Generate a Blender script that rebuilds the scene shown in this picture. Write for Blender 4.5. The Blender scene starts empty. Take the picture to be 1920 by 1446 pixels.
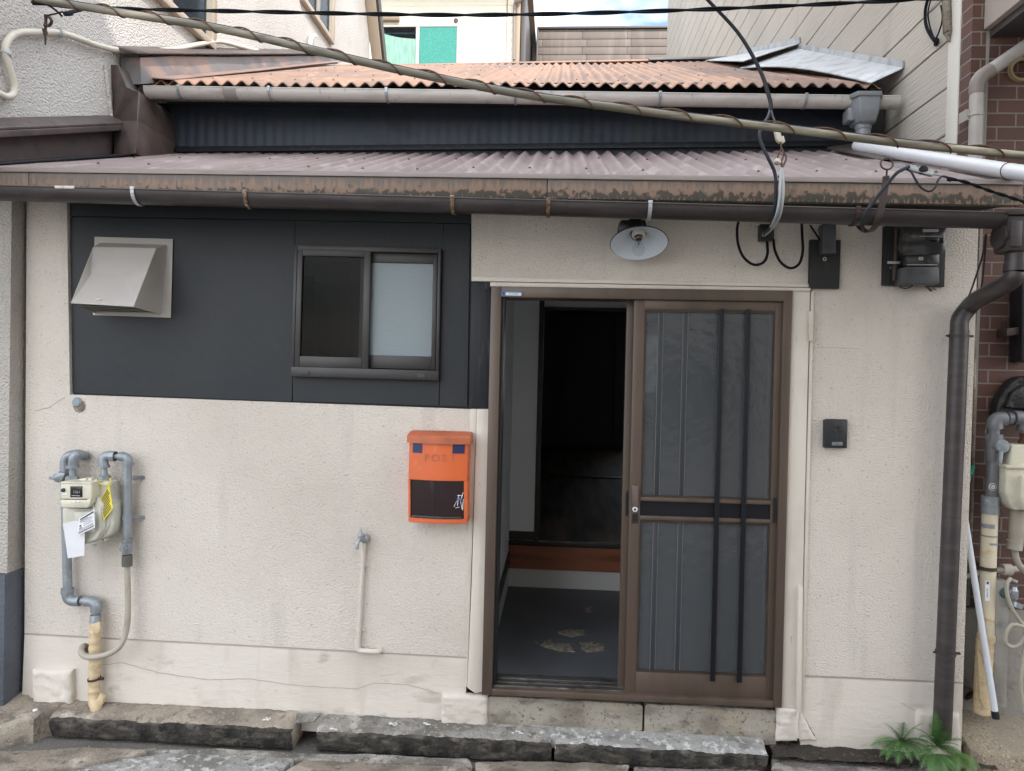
import bpy, bmesh, math, random
from mathutils import Vector, Matrix, noise
R = math.radians
rnd = random.Random(7)
scene = bpy.context.scene
col = scene.collection

# ------------------------------------------------------------------ camera
F_PX, IMG_W, IMG_H = 1340.0, 1920.0, 1446.0
CAM = Vector((0, -3.3, 1.6))
YAW, PITCH, ROLL = R(-3.6), R(-0.98), R(1.37)
_fw = Vector((math.sin(YAW)*math.cos(PITCH), math.cos(YAW)*math.cos(PITCH), math.sin(PITCH)))
_r0 = Vector((math.cos(YAW), -math.sin(YAW), 0)); _u0 = _r0.cross(_fw)
_rt = _r0*math.cos(ROLL) + _u0*math.sin(ROLL); _up = _u0*math.cos(ROLL) - _r0*math.sin(ROLL)
cd = bpy.data.cameras.new('camera'); cam = bpy.data.objects.new('camera', cd); col.objects.link(cam)
cd.sensor_fit = 'HORIZONTAL'; cd.sensor_width = 36; cd.lens = 36*F_PX/IMG_W
cd.clip_start = 0.05; cd.clip_end = 500
cam.matrix_world = Matrix(((_rt.x, _up.x, -_fw.x, CAM.x), (_rt.y, _up.y, -_fw.y, CAM.y), (_rt.z, _up.z, -_fw.z, CAM.z), (0, 0, 0, 1)))
scene.camera = cam

# ------------------------------------------------------------------ light
SUN = Vector((0.60, -1.0, 1.0)).normalized()          # towards the sun: front right
w = bpy.data.worlds.new('World'); scene.world = w; w.use_nodes = True
nt = w.node_tree; nt.nodes.clear()
out = nt.nodes.new('ShaderNodeOutputWorld'); bg = nt.nodes.new('ShaderNodeBackground')
sky = nt.nodes.new('ShaderNodeTexSky'); sky.sky_type = 'NISHITA'; sky.sun_disc = False
sky.sun_elevation = math.asin(SUN.z); sky.sun_rotation = math.atan2(SUN.x, SUN.y)
sky.air_density = 1.0; sky.dust_density = 1.5
tc = nt.nodes.new('ShaderNodeTexCoord'); mp = nt.nodes.new('ShaderNodeMapping')
mp.inputs['Scale'].default_value = (2.2, 2.2, 5.5); mp.inputs['Location'].default_value = (0.6, 1.35, 0.2)
nz = nt.nodes.new('ShaderNodeTexNoise'); nz.inputs['Scale'].default_value = 1.6; nz.inputs['Detail'].default_value = 7
rp = nt.nodes.new('ShaderNodeValToRGB'); rp.color_ramp.elements[0].position = 0.36; rp.color_ramp.elements[1].position = 0.64
mx = nt.nodes.new('ShaderNodeMix'); mx.data_type = 'RGBA'
mx.inputs['B'].default_value = (13.0, 13.1, 13.3, 1)
nt.links.new(tc.outputs['Generated'], mp.inputs['Vector']); nt.links.new(mp.outputs[0], nz.inputs['Vector'])
nt.links.new(nz.outputs['Fac'], rp.inputs['Fac']); nt.links.new(rp.outputs['Color'], mx.inputs['Factor'])
nt.links.new(sky.outputs['Color'], mx.inputs['A']); nt.links.new(mx.outputs['Result'], bg.inputs['Color'])
nt.links.new(bg.outputs[0], out.inputs['Surface'])
bg.inputs['Strength'].default_value = 0.15
sd = bpy.data.lights.new('sun', 'SUN'); sd.energy = 2.0; sd.angle = R(0.5); sd.color = (1.0, 0.93, 0.83)
so = bpy.data.objects.new('sun', sd); col.objects.link(so)
so.rotation_euler = SUN.to_track_quat('Z', 'Y').to_euler(); so.location = (4, -8, 12)
scene.view_settings.view_transform = 'Standard'; scene.view_settings.look = 'None'
scene.view_settings.exposure = 1.25; scene.view_settings.gamma = 1

# ------------------------------------------------------------------ helpers: picture point -> world point
def ray(px, py): return _rt*(px-IMG_W/2) - _up*(py-IMG_H/2) + _fw*F_PX
def P(px, py, y):
    d = ray(px, py); return CAM + d*((y-CAM.y)/d.y)
def PX(px, py, x):
    d = ray(px, py); return CAM + d*((x-CAM.x)/d.x)
def PZ(px, py, z):
    d = ray(px, py); return CAM + d*((z-CAM.z)/d.z)
V = Vector

class MB:
    """collects shapes into one mesh"""
    def __init__(s): s.bm = bmesh.new(); s.mi = 0
    def _join(s, t):
        for f in t.faces: f.material_index = s.mi
        me = bpy.data.meshes.new('tmp'); t.to_mesh(me); t.free()
        s.bm.from_mesh(me); bpy.data.meshes.remove(me); return s
    def _bev(s, t, b, seg=2):
        if b > 0: bmesh.ops.bevel(t, geom=list(t.edges), offset=b, segments=seg, affect='EDGES', profile=0.5)
    def prism(s, pts, vec, bevel=0, seg=2):
        t = bmesh.new(); a = [t.verts.new(p) for p in pts]; b = [t.verts.new(V(p)+V(vec)) for p in pts]; n = len(a)
        t.faces.new(a); t.faces.new(b[::-1])
        for i in range(n): t.faces.new((a[i], b[i], b[(i+1) % n], a[(i+1) % n]))
        bmesh.ops.recalc_face_normals(t, faces=t.faces); s._bev(t, bevel, seg); return s._join(t)
    def box(s, p0, p1, bevel=0, seg=2):
        x0, y0, z0 = p0; x1, y1, z1 = p1
        return s.prism([(x0, y0, z0), (x1, y0, z0), (x1, y0, z1), (x0, y0, z1)], (0, y1-y0, 0), bevel, seg)
    def rect(s, x0, y0, x1, y1, Y, t, bevel=0):            # picture rectangle on plane Y, thickness t backwards
        return s.poly([(x0, y0), (x1, y0), (x1, y1), (x0, y1)], Y, t, bevel)
    def poly(s, pts, Y, t, bevel=0): return s.prism([P(a, b, Y) for a, b in pts], (0, t, 0), bevel)
    def face(s, pts):
        t = bmesh.new(); t.faces.new([t.verts.new(p) for p in pts]); return s._join(t)
    def solid(s, verts, faces, bevel=0):
        t = bmesh.new(); vs = [t.verts.new(v) for v in verts]
        for f in faces: t.faces.new([vs[i] for i in f])
        bmesh.ops.recalc_face_normals(t, faces=t.faces); s._bev(t, bevel); return s._join(t)
    def tube(s, pts, r, seg=12, closed=False, cap=True):
        pts = [V(p) for p in pts]; n = len(pts); rs = r if isinstance(r, (list, tuple)) else [r]*n
        t = bmesh.new(); rings = []; nrm = None
        for i, p in enumerate(pts):
            if closed: d = pts[(i+1) % n]-pts[i-1]
            else: d = pts[min(i+1, n-1)]-pts[max(i-1, 0)]
            d.normalize()
            if nrm is None:
                nrm = d.orthogonal().normalized()
            else:
                nrm = (nrm - d*nrm.dot(d)); nrm = nrm.normalized() if nrm.length > 1e-6 else d.orthogonal().normalized()
            b = d.cross(nrm)
            rings.append([t.verts.new(p+(nrm*math.cos(2*math.pi*k/seg)+b*math.sin(2*math.pi*k/seg))*rs[i]) for k in range(seg)])
        m = n if closed else n-1
        for i in range(m):
            A, B = rings[i], rings[(i+1) % n]
            for k in range(seg): t.faces.new((A[k], A[(k+1) % seg], B[(k+1) % seg], B[k]))
        if cap and not closed: t.faces.new(rings[0][::-1]); t.faces.new(rings[-1])
        bmesh.ops.recalc_face_normals(t, faces=t.faces); return s._join(t)
    def cyl(s, a, b, r, seg=16, r2=None): return s.tube([a, b], [r, r if r2 is None else r2], seg)
    def lathe(s, prof, org, axis=(0, 0, 1), seg=24, arc=None):   # prof: (radius, height along axis)
        ax = V(axis).normalized(); e = ax.orthogonal().normalized(); f = ax.cross(e); t = bmesh.new(); org = V(org)
        rings = [[t.verts.new(org+ax*h+(e*math.cos(2*math.pi*k/seg)+f*math.sin(2*math.pi*k/seg))*max(r, 1e-4)) for k in range(seg)] for r, h in prof]
        for A, B in zip(rings, rings[1:]):
            for k in range(seg): t.faces.new((A[k], A[(k+1) % seg], B[(k+1) % seg], B[k]))
        return s._join(t)
    def grid(s, fn, nu, nv):
        t = bmesh.new(); g = [[t.verts.new(fn(i/nu, j/nv)) for i in range(nu+1)] for j in range(nv+1)]
        for j in range(nv):
            for i in range(nu): t.faces.new((g[j][i], g[j][i+1], g[j+1][i+1], g[j+1][i]))
        return s._join(t)
    def text(s, body, size, mat4, depth=0.0006):
        c = bpy.data.curves.new('t', 'FONT'); c.body = body; c.size = size; c.extrude = depth; c.align_x = 'CENTER'; c.align_y = 'CENTER'
        o = bpy.data.objects.new('t', c); col.objects.link(o)
        me = bpy.data.meshes.new_from_object(o.evaluated_get(bpy.context.evaluated_depsgraph_get()))
        me.transform(mat4)
        t = bmesh.new(); t.from_mesh(me); bpy.data.objects.remove(o); bpy.data.curves.remove(c); bpy.data.meshes.remove(me)
        return s._join(t)

def wallmat(o, tilt=0.0):       # text standing on a wall that faces the street (-y)
    return Matrix.Translation(o) @ Matrix.Rotation(tilt, 4, 'Y') @ Matrix.Rotation(R(90), 4, 'X')

def smooth(pts, n=6):
    pts = [V(p) for p in pts]; q = [pts[0]*2-pts[1]]+pts+[pts[-1]*2-pts[-2]]; o = []
    for i in range(1, len(q)-2):
        a, b, c, d = q[i-1:i+3]
        for k in range(n):
            t = k/n
            o.append(0.5*((2*b)+(c-a)*t+(2*a-5*b+4*c-d)*t*t+(3*b-a-3*c+d)*t**3))
    o.append(pts[-1]); return o

LOC = {}
def link(name, mb, mats, loc, sharp=35):
    me = bpy.data.meshes.new(name); mb.bm.to_mesh(me); mb.bm.free()
    me.transform(Matrix.Translation(-V(loc)))
    for m in (mats if isinstance(mats, (list, tuple)) else [mats]): me.materials.append(m)
    me.shade_smooth(); me.set_sharp_from_angle(angle=R(sharp))
    o = bpy.data.objects.new(name, me); col.objects.link(o); return o
def tag(o, label=None, cat=None, group=None, kind=None):
    if label: o['label'] = label
    if cat: o['category'] = cat
    if group: o['group'] = group
    if kind: o['kind'] = kind
    return o
def thing(name, loc, label, cat, group=None):
    o = bpy.data.objects.new(name, None); o.empty_display_size = 0.1; col.objects.link(o); o.location = loc
    LOC[o.name] = V(loc); return tag(o, label, cat, group)
def part(name, mb, mats, parent, label=None, sharp=35):
    base = LOC[parent.name]; o = link(name, mb, mats, base, sharp); o.parent = parent; LOC[o.name] = base
    return tag(o, label)
def solo(name, mb, mats, loc, label, cat, group=None, kind=None, sharp=35):
    o = link(name, mb, mats, loc, sharp); o.location = loc; LOC[o.name] = V(loc)
    return tag(o, label, cat, group, kind)
def struct(name, mb, mats, sharp=35):
    o = link(name, mb, mats, (0, 0, 0), sharp); return tag(o, kind='structure')

# ------------------------------------------------------------------ materials
def lin(c):                                    # 0-255 display colour -> linear
    return tuple(((x/255)/12.92 if x/255 <= 0.04045 else ((x/255+0.055)/1.055)**2.4) for x in c)
def mat(name, c, rough=0.6, metal=0.0, var=(), bumps=(), spec=None, coat=0.0):
    """var: (colour, scale3, low, high[, detail]) blotches laid over c ; bumps: (scale3, distance[, detail, kind])"""
    m = bpy.data.materials.new(name); m.use_nodes = True; n = m.node_tree; b = n.nodes['Principled BSDF']
    b.inputs['Roughness'].default_value = rough; b.inputs['Metallic'].default_value = metal
    if spec is not None: b.inputs['Specular IOR Level'].default_value = spec
    if coat: b.inputs['Coat Weight'].default_value = coat
    b.inputs['Base Color'].default_value = (*c, 1)
    tcn = n.nodes.new('ShaderNodeTexCoord')
    def noi(sc, det, kind='noise'):
        mpn = n.nodes.new('ShaderNodeMapping'); n.links.new(tcn.outputs['Object'], mpn.inputs['Vector'])
        mpn.inputs['Scale'].default_value = sc if isinstance(sc, (list, tuple)) else (sc, sc, sc)
        mpn.inputs['Location'].default_value = (rnd.random()*9, rnd.random()*9, rnd.random()*9)
        if kind == 'vor':
            t = n.nodes.new('ShaderNodeTexVoronoi'); t.feature = 'SMOOTH_F1'; t.inputs['Scale'].default_value = 1; o = t.outputs['Distance']
        else:
            t = n.nodes.new('ShaderNodeTexNoise'); t.inputs['Scale'].default_value = 1; t.inputs['Detail'].default_value = det; o = t.outputs['Fac']
        n.links.new(mpn.outputs[0], t.inputs['Vector']); return o
    prev = None
    for v in var:
        c2, sc, lo, hi = v[:4]; det = v[4] if len(v) > 4 else 5
        r = n.nodes.new('ShaderNodeMapRange'); r.inputs['From Min'].default_value = lo; r.inputs['From Max'].default_value = hi
        n.links.new(noi(sc, det), r.inputs['Value'])
        k = n.nodes.new('ShaderNodeMix'); k.data_type = 'RGBA'; k.inputs['A'].default_value = (*c, 1); k.inputs['B'].default_value = (*c2, 1)
        n.links.new(r.outputs[0], k.inputs['Factor'])
        if prev: n.links.new(prev, k.inputs['A'])
        prev = k.outputs['Result']
    if prev: n.links.new(prev, b.inputs['Base Color'])
    pn = None
    for v in bumps:
        sc, dist = v[:2]; det = v[2] if len(v) > 2 else 3; kind = v[3] if len(v) > 3 else 'noise'
        bp = n.nodes.new('ShaderNodeBump'); bp.inputs['Distance'].default_value = dist; bp.inputs['Strength'].default_value = 1
        n.links.new(noi(sc, det, kind), bp.inputs['Height'])
        if pn: n.links.new(pn, bp.inputs['Normal'])
        pn = bp.outputs[0]
    if pn: n.links.new(pn, b.inputs['Normal'])
    return m

CREAM = (0.625, 0.575, 0.515)
M = {}
M['stucco'] = mat('cream_stucco', CREAM, 0.75, var=[((0.54, 0.49, 0.435), 1.3, 0.45, 0.75), ((0.545, 0.50, 0.45), (11, 11, 0.9), 0.56, 0.74), ((0.42, 0.37, 0.32), (90, 60, 90), 0.66, 0.74, 2)],
                  bumps=[((115, 115, 150), 0.0050, 1), ((230, 230, 230), 0.0022, 1)])
M['render'] = mat('cream_brushed_render', (0.625, 0.575, 0.515), 0.75, var=[((0.52, 0.475, 0.42), (10, 10, 1.6), 0.56, 0.72), ((0.40, 0.36, 0.30), (7, 7, 14), 0.64, 0.74), ((0.50, 0.45, 0.39), 2.0, 0.45, 0.75), ((0.40, 0.36, 0.31), (3, 3, 9), 0.62, 0.8)],
                  bumps=[((16, 30, 45), 0.0028, 3), ((150, 150, 170), 0.0016, 1)])
M['white_wood'] = mat('cream_painted_wood', (0.62, 0.57, 0.50), 0.55, var=[((0.40, 0.36, 0.31), (60, 60, 12), 0.68, 0.74), ((0.5, 0.46, 0.4), 4, 0.5, 0.8)],
                      bumps=[((40, 40, 4), 0.003)])
M['black_panel'] = mat('charcoal_panel_paint', (0.0165, 0.0200, 0.0240), 0.5, spec=.32, var=[((0.022, 0.025, 0.029), 2.2, 0.4, 0.7), ((0.035, 0.04, 0.043), (25, 25, 25), 0.72, 0.78)],
                       bumps=[(18, 0.0012), (160, 0.0004)])
M['black_wood'] = mat('charcoal_painted_wood', (0.016, 0.019, 0.023), 0.55, spec=.32, var=[((0.05, 0.052, 0.055), (50, 50, 6), 0.6, 0.75)], bumps=[((70, 70, 5), 0.002)])
M['dark_wood'] = mat('blackened_old_wood', (0.016, 0.015, 0.015), 0.7, var=[((0.05, 0.045, 0.04), (60, 60, 8), 0.6, 0.75)], bumps=[((90, 90, 7), 0.003)])
M['void'] = mat('near_black_soffit_timber', (0.012, 0.011, 0.010), 0.9)  # one even near-black colour for the soffit boards
M['bronze'] = mat('bronze_aluminium', (0.105, 0.076, 0.058), 0.4, 0.2, var=[((0.072, 0.052, 0.041), (8, 8, 1.2), 0.45, 0.7), ((0.055, 0.04, 0.032), (70, 70, 70), 0.70, 0.78)])
M['bronze_dark'] = mat('dark_bronze_aluminium', (0.05, 0.036, 0.029), 0.4, 0.25, var=[((0.08, 0.06, 0.05), 12, 0.5, 0.75)])
M['win_frame'] = mat('umber_window_aluminium', (0.034, 0.031, 0.032), 0.42, 0.2, var=[((0.045, 0.041, 0.041), 6, 0.45, 0.7)])
M['black_bar'] = mat('black_lattice_bar', (0.010, 0.010, 0.014), 0.35, spec=.3)
M['glaze_bar'] = mat('slate_glazing_bar', (0.030, 0.034, 0.042), 0.45)
M['glaze_edge'] = mat('dull_grey_bar_edge', (0.13, 0.13, 0.128), 0.5)
M['sill_alu'] = mat('scuffed_sill_aluminium', (0.10, 0.095, 0.09), 0.35, 0.6, var=[((0.25, 0.24, 0.23), (8, 50, 50), 0.55, 0.7), ((0.04, 0.035, 0.03), 14, 0.55, 0.7)])
M['slate'] = mat('faded_mauve_corrugated_slate', (0.255, 0.205, 0.20), 0.8, var=[((0.18, 0.142, 0.137), (3, 1.2, 1.2), 0.42, 0.7), ((0.36, 0.315, 0.31), (9, 4, 4), 0.55, 0.75), ((0.12, 0.09, 0.08), (40, 14, 14), 0.66, 0.78)],
                 bumps=[(140, 0.002, 3)])
M['slate_sunlit'] = mat('sunlit_tone_corrugated_slate', (0.275, 0.168, 0.118), 0.8, var=[((0.19, 0.13, 0.105), (2.2, 1.0, 1.0), 0.42, 0.62), ((0.33, 0.225, 0.165), (9, 4, 4), 0.55, 0.75), ((0.16, 0.11, 0.09), (40, 14, 14), 0.66, 0.78)],
                    bumps=[(140, 0.002, 3)])  # same slate as the lower roof, with warm sunlight put into its colour
M['rust'] = mat('rusty_steel', (0.11, 0.050, 0.025), 0.8, var=[((0.06, 0.03, 0.018), 40, 0.45, 0.65)], bumps=[(200, 0.0006)])
M['fold'] = mat('brown_painted_flashing', (0.075, 0.058, 0.056), 0.5, var=[((0.13, 0.09, 0.08), 5, 0.5, 0.75), ((0.035, 0.03, 0.03), 9, 0.55, 0.75)], bumps=[(9, 0.006)])
M['fold_grey'] = mat('grey_weathered_flashing', (0.19, 0.18, 0.185), 0.5, var=[((0.30, 0.22, 0.19), (2, 2, 6), 0.52, 0.6), ((0.12, 0.115, 0.12), 4, 0.5, 0.8)], bumps=[(5, 0.008)])
M['fascia'] = mat('fascia_base', (0.135, 0.105, 0.085), 0.6)
M['gutter_brown'] = mat('brown_pvc_gutter', (0.036, 0.029, 0.030), 0.42, var=[((0.065, 0.054, 0.052), (5, 5, 30), 0.45, 0.75), ((0.026, 0.022, 0.022), (30, 30, 3), 0.55, 0.8)])
M['gutter_grey'] = mat('grey_pvc_gutter', (0.54, 0.515, 0.49), 0.45, var=[((0.42, 0.395, 0.37), (6, 6, 25), 0.45, 0.75), ((0.17, 0.15, 0.14), (40, 40, 4), 0.62, 0.8)])
M['hopper_grey'] = mat('blue_grey_pvc_hopper', (0.21, 0.225, 0.24), 0.4, var=[((0.16, 0.17, 0.18), 8, 0.5, 0.75)])
M['pvc_white'] = mat('white_pvc_pipe', (0.58, 0.59, 0.61), 0.35, var=[((0.6, 0.6, 0.6), (3, 20, 20), 0.55, 0.8)])
M['galv'] = mat('galvanised_steel', (0.46, 0.48, 0.495), 0.5, 0.4, var=[((0.28, 0.30, 0.32), 10, 0.45, 0.7), ((0.55, 0.57, 0.59), 25, 0.6, 0.75)], bumps=[(60, 0.0006)])
M['pipe_grey'] = mat('galvanised_gas_pipe', (0.27, 0.30, 0.325), 0.42, 0.35, var=[((0.20, 0.22, 0.24), 18, 0.45, 0.7), ((0.36, 0.38, 0.40), 40, 0.6, 0.75)], bumps=[(120, 0.0006)])
M['tape'] = mat('cream_wrapping_tape', (0.58, 0.46, 0.29), 0.5, var=[((0.45, 0.34, 0.2), (25, 25, 60), 0.5, 0.7)], bumps=[((20, 20, 60), 0.004)])
M['hose'] = mat('greige_gas_hose', (0.36, 0.33, 0.27), 0.5, var=[((0.28, 0.25, 0.2), 9, 0.5, 0.75)])
M['hose_cuff'] = mat('olive_rubber_cuff', (0.10, 0.098, 0.08), 0.6)
M['meter_cream'] = mat('cream_meter_enamel', (0.60, 0.57, 0.46), 0.38, var=[((0.50, 0.47, 0.37), 14, 0.5, 0.75)])
M['meter_alloy'] = mat('pale_meter_alloy', (0.52, 0.51, 0.44), 0.45, var=[((0.42, 0.41, 0.35), 14, 0.5, 0.75)])
M['black_plastic'] = mat('black_plastic', (0.012, 0.013, 0.016), 0.32)
M['grey_plastic'] = mat('dark_grey_plastic', (0.060, 0.064, 0.07), 0.4, var=[((0.04, 0.042, 0.046), 20, 0.5, 0.7)])
M['smoked'] = mat('smoked_clear_cover', (0.035, 0.035, 0.037), 0.18, var=[((0.09, 0.085, 0.08), 30, 0.55, 0.7)])
M['lcd'] = mat('dark_lcd', (0.01, 0.011, 0.013), 0.15)
M['print_grey'] = mat('grey_print', (0.30, 0.30, 0.31), 0.6)
M['print_dark'] = mat('dark_print', (0.03, 0.03, 0.035), 0.6)
M['paper'] = mat('white_paper', (0.72, 0.73, 0.76), 0.7, var=[((0.6, 0.62, 0.66), 9, 0.5, 0.8)], bumps=[(12, 0.004)])
M['yellow'] = mat('yellow_tag_plastic', (0.70, 0.58, 0.02), 0.45)
M['orange'] = mat('orange_mailbox_plastic', (0.62, 0.125, 0.035), 0.42, var=[((0.52, 0.125, 0.045), 5, 0.45, 0.7), ((0.62, 0.19, 0.09), 22, 0.6, 0.75)], bumps=[(220, 0.0004)])
M['orange_lid'] = mat('sun_bleached_orange_lid', (0.46, 0.125, 0.055), 0.5, var=[((0.33, 0.10, 0.05), 8, 0.5, 0.7), ((0.2, 0.07, 0.04), 40, 0.66, 0.74)])
M['navy'] = mat('navy_tape', (0.018, 0.025, 0.085), 0.45)
M['maroon_pane'] = mat('smoked_maroon_plastic', (0.020, 0.009, 0.011), 0.16, var=[((0.05, 0.035, 0.04), (14, 14, 2), 0.58, 0.75)])
M['white'] = mat('white_enamel', (0.72, 0.74, 0.77), 0.3)
M['shade_in'] = mat('pale_blue_white_enamel', (0.62, 0.68, 0.75), 0.3)
M['porcelain'] = mat('porcelain', (0.68, 0.66, 0.6), 0.3)
M['brass'] = mat('bulb_cap_metal', (0.35, 0.33, 0.31), 0.3, 0.9)
M['hood'] = mat('taupe_white_hood_steel', (0.42, 0.395, 0.37), 0.45, var=[((0.36, 0.335, 0.31), 6, 0.5, 0.75)])
M['louvre'] = mat('dark_louvre', (0.03, 0.03, 0.032), 0.5)
M['tap_metal'] = mat('dull_chrome_tap', (0.36, 0.39, 0.42), 0.35, 0.6, var=[((0.24, 0.26, 0.28), 40, 0.5, 0.7)])
M['pipe_cream'] = mat('cream_painted_pipe', (0.56, 0.51, 0.455), 0.5, var=[((0.46, 0.42, 0.36), 20, 0.55, 0.75)])
M['cable_black'] = mat('black_cable_sheath', (0.010, 0.011, 0.014), 0.75, spec=.1)
M['cable_slate'] = mat('slate_cable_sheath', (0.022, 0.026, 0.034), 0.6, spec=.2)
M['cable_grey'] = mat('grey_cable_sheath', (0.36, 0.38, 0.39), 0.45)
M['cable_old'] = mat('weathered_olive_cable_sheath', (0.135, 0.122, 0.092), 0.55, var=[((0.36, 0.32, 0.235), (1.2, 30, 30), 0.48, 0.72), ((0.06, 0.05, 0.04), (6, 20, 20), 0.58, 0.75)])
M['insul'] = mat('cream_insulator', (0.52, 0.49, 0.40), 0.4)
M['clamp_grey'] = mat('grey_clamp_plastic', (0.40, 0.43, 0.43), 0.45)
M['brown_steel'] = mat('brown_painted_steel', (0.040, 0.026, 0.024), 0.6, var=[((0.07, 0.04, 0.03), 30, 0.5, 0.7)])
M['wood_tan'] = mat('dark_tan_door', (0.42, 0.27, 0.15), 0.5, var=[((0.38, 0.25, 0.13), (20, 20, 2), 0.45, 0.7)])
M['hall_wall'] = mat('pale_grey_wallpaper', (0.88, 0.89, 0.90), 0.85, bumps=[(120, 0.001)])
M['hall_dark'] = mat('dark_varnished_timber', (0.022, 0.016, 0.014), 0.5)
M['step_board'] = mat('red_brown_step_board', (0.30, 0.10, 0.045), 0.45, var=[((0.15, 0.048, 0.022), (2, 20, 20), 0.45, 0.7)])
M['riser'] = mat('pale_grey_riser', (0.66, 0.66, 0.63), 0.6, bumps=[((2, 60, 60), 0.002)])
M['doma'] = mat('worn_dark_grey_floor_paint', (0.115, 0.125, 0.14), 0.55, var=[((0.085, 0.092, 0.104), 3, 0.4, 0.7)], bumps=[(50, 0.0015)])
M['bare'] = mat('bare_concrete_patch', (0.32, 0.285, 0.23), 0.85, var=[((0.14, 0.13, 0.11), 40, 0.45, 0.65)], bumps=[(60, 0.004)])
M['dark_floor'] = mat('dark_brown_floorboard', (0.20, 0.145, 0.10), 0.65, var=[((0.035, 0.027, 0.02), (10, 1, 1), 0.4, 0.7)])
M['dark_room'] = mat('dark_slate_wall', (0.22, 0.225, 0.24), 0.6)
M['blue_sticker'] = mat('blue_sticker', (0.06, 0.17, 0.36), 0.4)
M['left_stucco'] = mat('off_white_spray_stucco', (0.56, 0.545, 0.52), 0.8, var=[((0.46, 0.44, 0.41), 1.2, 0.45, 0.75), ((0.36, 0.34, 0.30), 60, 0.70, 0.78)],
                       bumps=[((70, 70, 90), 0.012, 1), ((160, 160, 160), 0.004, 1)])
M['left_low'] = mat('greige_spray_stucco', (0.40, 0.375, 0.34), 0.8, var=[((0.33, 0.31, 0.28), 3, 0.45, 0.75)], bumps=[((80, 80, 100), 0.010, 1)])
M['left_plinth'] = mat('slate_blue_plinth_paint', (0.085, 0.098, 0.12), 0.7, var=[((0.065, 0.07, 0.08), 3, 0.45, 0.7)], bumps=[(70, 0.006, 3)])
M['sash_beige'] = mat('beige_window_sash', (0.40, 0.34, 0.27), 0.5)
M['sash_grey'] = mat('grey_window_sash', (0.40, 0.38, 0.34), 0.45, 0.2)
M['back_siding'] = mat('pale_cream_siding', (0.74, 0.70, 0.58), 0.7, var=[((0.68, 0.64, 0.53), 1.5, 0.5, 0.8)], bumps=[(40, 0.002)])
M['tan_trim'] = mat('tan_trim', (0.30, 0.23, 0.165), 0.6)
M['dark_trim'] = mat('dark_brown_trim', (0.05, 0.045, 0.045), 0.5)
M['green_curtain'] = mat('turquoise_curtain', (0.050, 0.29, 0.24), 0.7, var=[((0.08, 0.36, 0.30), (40, 40, 25), 0.45, 0.65)])
M['pale_green'] = mat('pale_green_curtain', (0.25, 0.42, 0.34), 0.75, var=[((0.38, 0.58, 0.47), (30, 30, 4), 0.45, 0.7)])
M['shingle'] = mat('grey_brown_slate_shingle', (0.15, 0.125, 0.11), 0.75, var=[((0.21, 0.178, 0.155), (6, 6, 0.9), 0.52, 0.72), ((0.115, 0.098, 0.088), (3, 3, 1), 0.5, 0.75)])
M['siding'] = mat('oatmeal_ribbed_siding', (0.45, 0.415, 0.36), 0.7, var=[((0.37, 0.34, 0.295), 0.8, 0.45, 0.75), ((0.31, 0.29, 0.25), (2, 6, 2.5), 0.6, 0.8)], bumps=[((3, 5, 120), 0.006, 2)])
M['trim_white'] = mat('off_white_corner_trim', (0.60, 0.58, 0.52), 0.5)
M['balcony'] = mat('beige_balcony_render', (0.42, 0.37, 0.325), 0.75, var=[((0.33, 0.29, 0.25), 2, 0.45, 0.75)], bumps=[(80, 0.002)])
M['downpipe_beige'] = mat('grey_beige_downpipe', (0.36, 0.335, 0.31), 0.45, var=[((0.28, 0.26, 0.235), 6, 0.5, 0.75)])
M['elbow_brown'] = mat('grey_brown_elbow', (0.20, 0.17, 0.15), 0.5)
M['base_conc'] = mat('grey_beige_concrete', (0.30, 0.285, 0.26), 0.85, var=[((0.22, 0.21, 0.19), 3, 0.45, 0.7), ((0.16, 0.15, 0.135), 11, 0.58, 0.75)], bumps=[(40, 0.004)])
M['plinth'] = mat('stained_patched_concrete', (0.31, 0.285, 0.24), 0.9, var=[((0.20, 0.175, 0.14), (5, 5, 9), 0.46, 0.62), ((0.13, 0.115, 0.095), (9, 9, 16), 0.56, 0.68), ((0.36, 0.30, 0.21), (4, 4, 7), 0.58, 0.68), ((0.10, 0.09, 0.075), 70, 0.60, 0.70)], bumps=[(18, 0.012), (70, 0.005)])
M['agg'] = mat('sandy_exposed_aggregate', (0.27, 0.225, 0.165), 0.9, var=[((0.40, 0.34, 0.25), 110, 0.56, 0.66, 2), ((0.15, 0.125, 0.095), 70, 0.58, 0.68, 2), ((0.22, 0.19, 0.15), 4, 0.5, 0.75)], bumps=[(110, 0.006, 2)])
M['conc_old'] = mat('weathered_brown_concrete', (0.28, 0.24, 0.19), 0.92, var=[((0.16, 0.135, 0.11), (6, 9, 9), 0.48, 0.62), ((0.41, 0.36, 0.295), 7, 0.54, 0.66), ((0.13, 0.112, 0.09), 28, 0.57, 0.70), ((0.40, 0.37, 0.32), 80, 0.60, 0.72), ((0.16, 0.137, 0.112), (140, 140, 140), 0.56, 0.68)], bumps=[(25, 0.012), (110, 0.004)])
M['stone'] = mat('weathered_grey_granite', (0.27, 0.255, 0.23), 0.9, var=[((0.14, 0.13, 0.115), (5, 8, 8), 0.46, 0.60), ((0.40, 0.375, 0.335), 10, 0.55, 0.66), ((0.12, 0.11, 0.096), 34, 0.56, 0.68), ((0.42, 0.405, 0.375), 70, 0.60, 0.72), ((0.15, 0.138, 0.12), (140, 140, 140), 0.56, 0.68)], bumps=[(22, 0.016), (95, 0.006)])
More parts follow.
